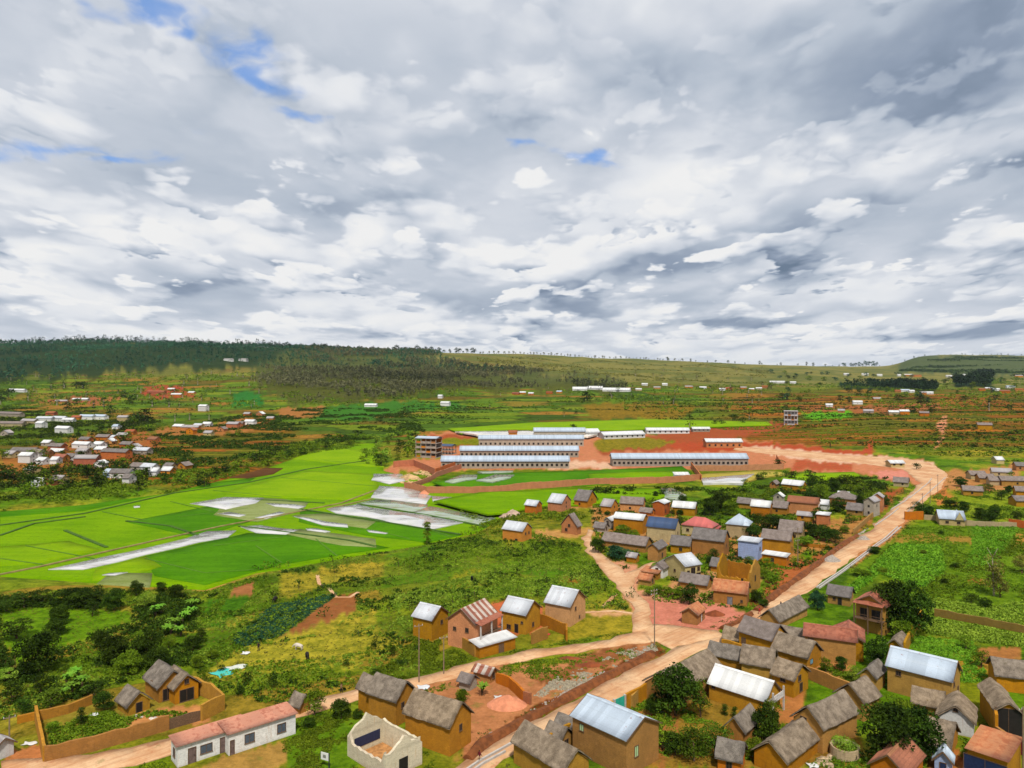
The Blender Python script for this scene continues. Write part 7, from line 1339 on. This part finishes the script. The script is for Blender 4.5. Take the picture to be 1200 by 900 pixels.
def build_world():
    w = bpy.data.worlds.new('World'); scene.world = w; w.use_nodes = True; nt = NT(w.node_tree)
    bg = [n for n in nt.n if n.type == 'BACKGROUND'][0]
    SE, SA = 56, 174     # sun elevation, azimuth measured from +Y towards +X
    sky = nt.node('ShaderNodeTexSky', sky_type='NISHITA'); sky.sun_disc = False; sky.sun_elevation = R(SE); sky.sun_rotation = R(SA)
    d = nt.node('ShaderNodeTexCoord').outputs['Generated']
    s = nt.node('ShaderNodeSeparateXYZ', {0: d}); z = nt.m('MAXIMUM', s.outputs[2], 0.0)
    az_ = nt.m('ARCTAN2', s.outputs[0], s.outputs[1]); q0 = nt.m('ADD', z, .10)
    g_ = nt.m('POWER', q0, -.45)
    P = nt.node('ShaderNodeCombineXYZ', {0: nt.m('MULTIPLY', az_, nt.m('MULTIPLY', g_, .98)), 1: nt.m('MULTIPLY', nt.m('LOGARITHM', q0, 2.71828), 1.15), 2: 0.0}).outputs[0]
    def n2(vec, sc, det, rough=.55, dist=0.0, col=False):
        n = nt.node('ShaderNodeTexNoise', {'Vector': vec, 'Scale': sc, 'Detail': det, 'Roughness': rough, 'Distortion': dist}, noise_dimensions='2D')
        return n.outputs[1 if col else 0]
    W2 = nt.vm('SUBTRACT', n2(P, 2.6, 4, .6, 0, True), (.5, .5, .5))
    wd = nt.vm('MULTIPLY', nt.vm('SCALE', W2, .22), nt.node('ShaderNodeCombineXYZ', {0: 1.0, 1: 1.0, 2: nt.m('ADD', nt.m('MULTIPLY', z, 1.2), .18)}).outputs[0])
    D = nt.vm('ADD', d, wd)
    def blob(px, py, rx, ry, hard=.6):
        v = Vector(((px-600)/F, 1, (HROW-py)/F)); L = v.length; v.normalize()
        q = nt.vm('MULTIPLY', nt.vm('SUBTRACT', D, tuple(v)), (F/rx/L*1.0, F/rx/L*.6, F/ry/L))
        return nt.ramp(nt.vm('LENGTH', q), 1.0, 1-hard)
    def mx(lst):
        r = lst[0]
        for q in lst[1:]: r = nt.m('MAXIMUM', r, q)
        return r
    PW = nt.vm('ADD', P, nt.vm('SCALE', W2, .22))
    # far grey deck, then two decks of heaped cloud in front of it, each pale above and grey beneath
    back = n2(PW, 1.2, 6, .5)
    high = nt.ramp(z, .12, .36)
    b = nt.m('ADD', .62, nt.m('MULTIPLY', nt.m('SUBTRACT', back, .5), .8))
    def vor(vec, sc):
        return nt.node('ShaderNodeTexVoronoi', {'Vector': vec, 'Scale': sc, 'Detail': 2.0, 'Roughness': .55, 'Lacunarity': 2.2}, voronoi_dimensions='2D', feature='F1').outputs['Distance']
    PV = nt.vm('ADD', P, nt.vm('SCALE', W2, .10))
    def deck(b, off, sc, lo, hi, up, amp, base, det=6, hk=.5):
        V = nt.vm('ADD', PV, off); n = nt.m('ADD', n2(V, sc, det, .54), nt.m('MULTIPLY', nt.m('SUBTRACT', .42, vor(V, sc*1.9)), .22)); u = n2(nt.vm('ADD', V, (-.02, up, 0)), sc, 3, .5); n3 = n2(V, sc, 3, .5)
        mask = nt.m('MULTIPLY', nt.ramp(n, lo, hi), nt.m('SUBTRACT', 1.0, nt.m('MULTIPLY', high, hk)))
        sh = nt.m('ADD', base, nt.m('ADD', nt.m('MULTIPLY', nt.m('SUBTRACT', n3, u), amp), nt.m('MULTIPLY', nt.m('SUBTRACT', n, n3), .9)))
        return nt.m('ADD', nt.m('MULTIPLY', b, nt.m('SUBTRACT', 1.0, mask)), nt.m('MULTIPLY', sh, mask))
    b = deck(b, (3.1, 1.7, 0), 1.5, .32, .54, .24, 1.5, .70, 7, .3)
    b = deck(b, (7.7, 4.2, 0), 2.5, .41, .51, .14, 1.7, .71, 6, .5)
    b = deck(b, (1.3, 9.4, 0), 4.8, .45, .53, .075, 1.7, .73, 6, .75)
    lowk = nt.ramp(z, .16, .02); b = nt.m('ADD', b, nt.m('MULTIPLY', lowk, .02))
    dark = [(1130, 90, 300, 120, 1, .20), (925, 318, 120, 60, 1, .20), (960, 290, 130, 60, .9, .12), (420, 235, 150, 35, .9, .17), (700, 355, 60, 22, .7, .2), (258, 337, 36, 12, .8, .16), (760, 60, 150, 70, 1, .10),
            (1120, 385, 130, 9, .8, .25), (460, 398, 90, 6, .8, .2), (620, 378, 80, 8, .8, .18), (420, 365, 70, 12, .8, .16), (1190, 300, 120, 20, .9, .14), (20, 285, 60, 25, .9, .12), (150, 230, 140, 40, 1, .08), (850, 380, 120, 7, .8, .16), (600, 130, 120, 40, 1, .08), (200, 300, 120, 14, .9, .1)]
    for q in dark: b = nt.m('SUBTRACT', b, nt.m('MULTIPLY', blob(*q[:5]), q[5]))
    brt = [(85, 352, 66, 38, .6, .26), (170, 40, 90, 80, .8, .12), (300, 150, 60, 40, .5, .10), (1050, 200, 150, 45, .9, .18), (500, 145, 80, 35, .8, .12), (570, 308, 46, 26, .6, .22), (1010, 290, 70, 40, .8, .12), (660, 350, 40, 30, .8, .12),
           (60, 290, 70, 18, .8, .12), (880, 395, 200, 9, .9, .10), (620, 215, 70, 22, .7, .1), (690, 370, 20, 12, .6, .16), (350, 395, 200, 12, .9, .12), (980, 405, 200, 12, .9, .08), (660, 150, 80, 40, .9, .1)]
    for q in brt: b = nt.m('ADD', b, nt.m('MULTIPLY', blob(*q[:5]), q[5]))
    b = nt.m('MINIMUM', nt.m('MAXIMUM', b, .2), .98)
    cr = nt.node('ShaderNodeValToRGB', {0: b}); e = cr.color_ramp
    stops = [(.18, (104, 122, 144)), (.38, (146, 160, 180)), (.52, (184, 194, 208)), (.66, (208, 214, 224)), (.8, (230, 233, 238)), (.97, (250, 250, 250))]
    while len(e.elements) < len(stops): e.elements.new(.5)
    for k, (p_, c_) in enumerate(stops): e.elements[k].position = p_; e.elements[k].color = C(*c_, k=1.0)+(1,)
    cloud = nt.mix(1.0, cr.outputs[0], (SKYK, SKYK, SKYK), 'MULTIPLY')
    hole = mx([blob(165, 2, 46, 16, .8), blob(215, 26, 28, 20, .9), blob(272, 66, 46, 44, .9), blob(308, 102, 52, 28, .9), blob(600, 182, 42, 13, .8), blob(685, 188, 60, 18, .9), blob(215, 160, 28, 16, .9), blob(360, 135, 60, 14, .9), blob(130, 190, 60, 14, 1), blob(60, 170, 90, 16, 1)])
    hole = nt.m('MULTIPLY', hole, nt.ramp(nt.m('ADD', n2(PW, 9.0, 7, .62), nt.m('MULTIPLY', nt.m('SUBTRACT', hole, .5), .5)), .38, .86))
    blue = nt.mix(1.0, sky.outputs[0], (.8, 1.2, 1.8), 'MULTIPLY')
    blue = nt.mix(.7, blue, CS(92, 146, 212, SKYK*.92))
    col = nt.mix(nt.m('MULTIPLY', hole, .8), cloud, blue)
    col = nt.mix(nt.ramp(z, .03, 0.0, 0, .35), col, CS(214, 222, 232, SKYK))
    nt.l.new(col, bg.inputs['Color']); bg.inputs['Strength'].default_value = .1
    w.cycles.sampling_method = 'MANUAL'; w.cycles.sample_map_resolution = 512
    sun = bpy.data.lights.new('sun', 'SUN'); sun.energy = 3.35; sun.angle = R(5); sun.color = (1, .95, .86)
    o = bpy.data.objects.new('sun', sun); COL.objects.link(o)
    az = R(SA); dv = Vector((math.sin(az)*math.cos(R(SE)), math.cos(az)*math.cos(R(SE)), math.sin(R(SE))))
    o.rotation_euler = dv.to_track_quat('Z', 'Y').to_euler()
SKYK = 6.4
def build_camera():
    cd = bpy.data.cameras.new('camera'); cam = bpy.data.objects.new('camera', cd); COL.objects.link(cam)
    cam.location = (0, 0, CAMZ); cam.rotation_euler = (R(90), 0, 0); cd.sensor_width = 36; cd.lens = F/1200*36
    cd.shift_y = -20/1200; cd.clip_start = .5; cd.clip_end = 60000; scene.camera = cam
    vs = scene.view_settings; vs.view_transform = 'Standard'; vs.look = 'None'; vs.gamma = 1; vs.exposure = EXPO; vs.use_curve_mapping = False
    cy = scene.cycles; cy.max_bounces = 5; cy.diffuse_bounces = 3; cy.glossy_bounces = 2; cy.transmission_bounces = 2; cy.transparent_max_bounces = 4; cy.volume_bounces = 0
    try: cy.use_denoising = True
    except Exception: pass
EXPO = .60
def build_haze():
    mb = MB(); mb.box(-9000, 9000, -400, 7000, -4, 210); m = bpy.data.materials.new('haze_air'); m.use_nodes = True; nt = NT(m.node_tree)
    for n in list(nt.n):
        if n.type == 'BSDF_PRINCIPLED': nt.n.remove(n)
    v = nt.node('ShaderNodeVolumePrincipled', {'Color': (.72, .84, 1.0, 1), 'Density': .000022, 'Anisotropy': .2})
    out = [n for n in nt.n if n.type == 'OUTPUT_MATERIAL'][0]; nt.l.new(v.outputs[0], out.inputs['Volume'])
    o = mb.build('haze', m); tag(o, 'thin blue haze lying over the far hills', 'haze', kind='stuff')
build_land()
build_village()
build_far()
build_veg()
build_world()
build_haze()
build_camera()
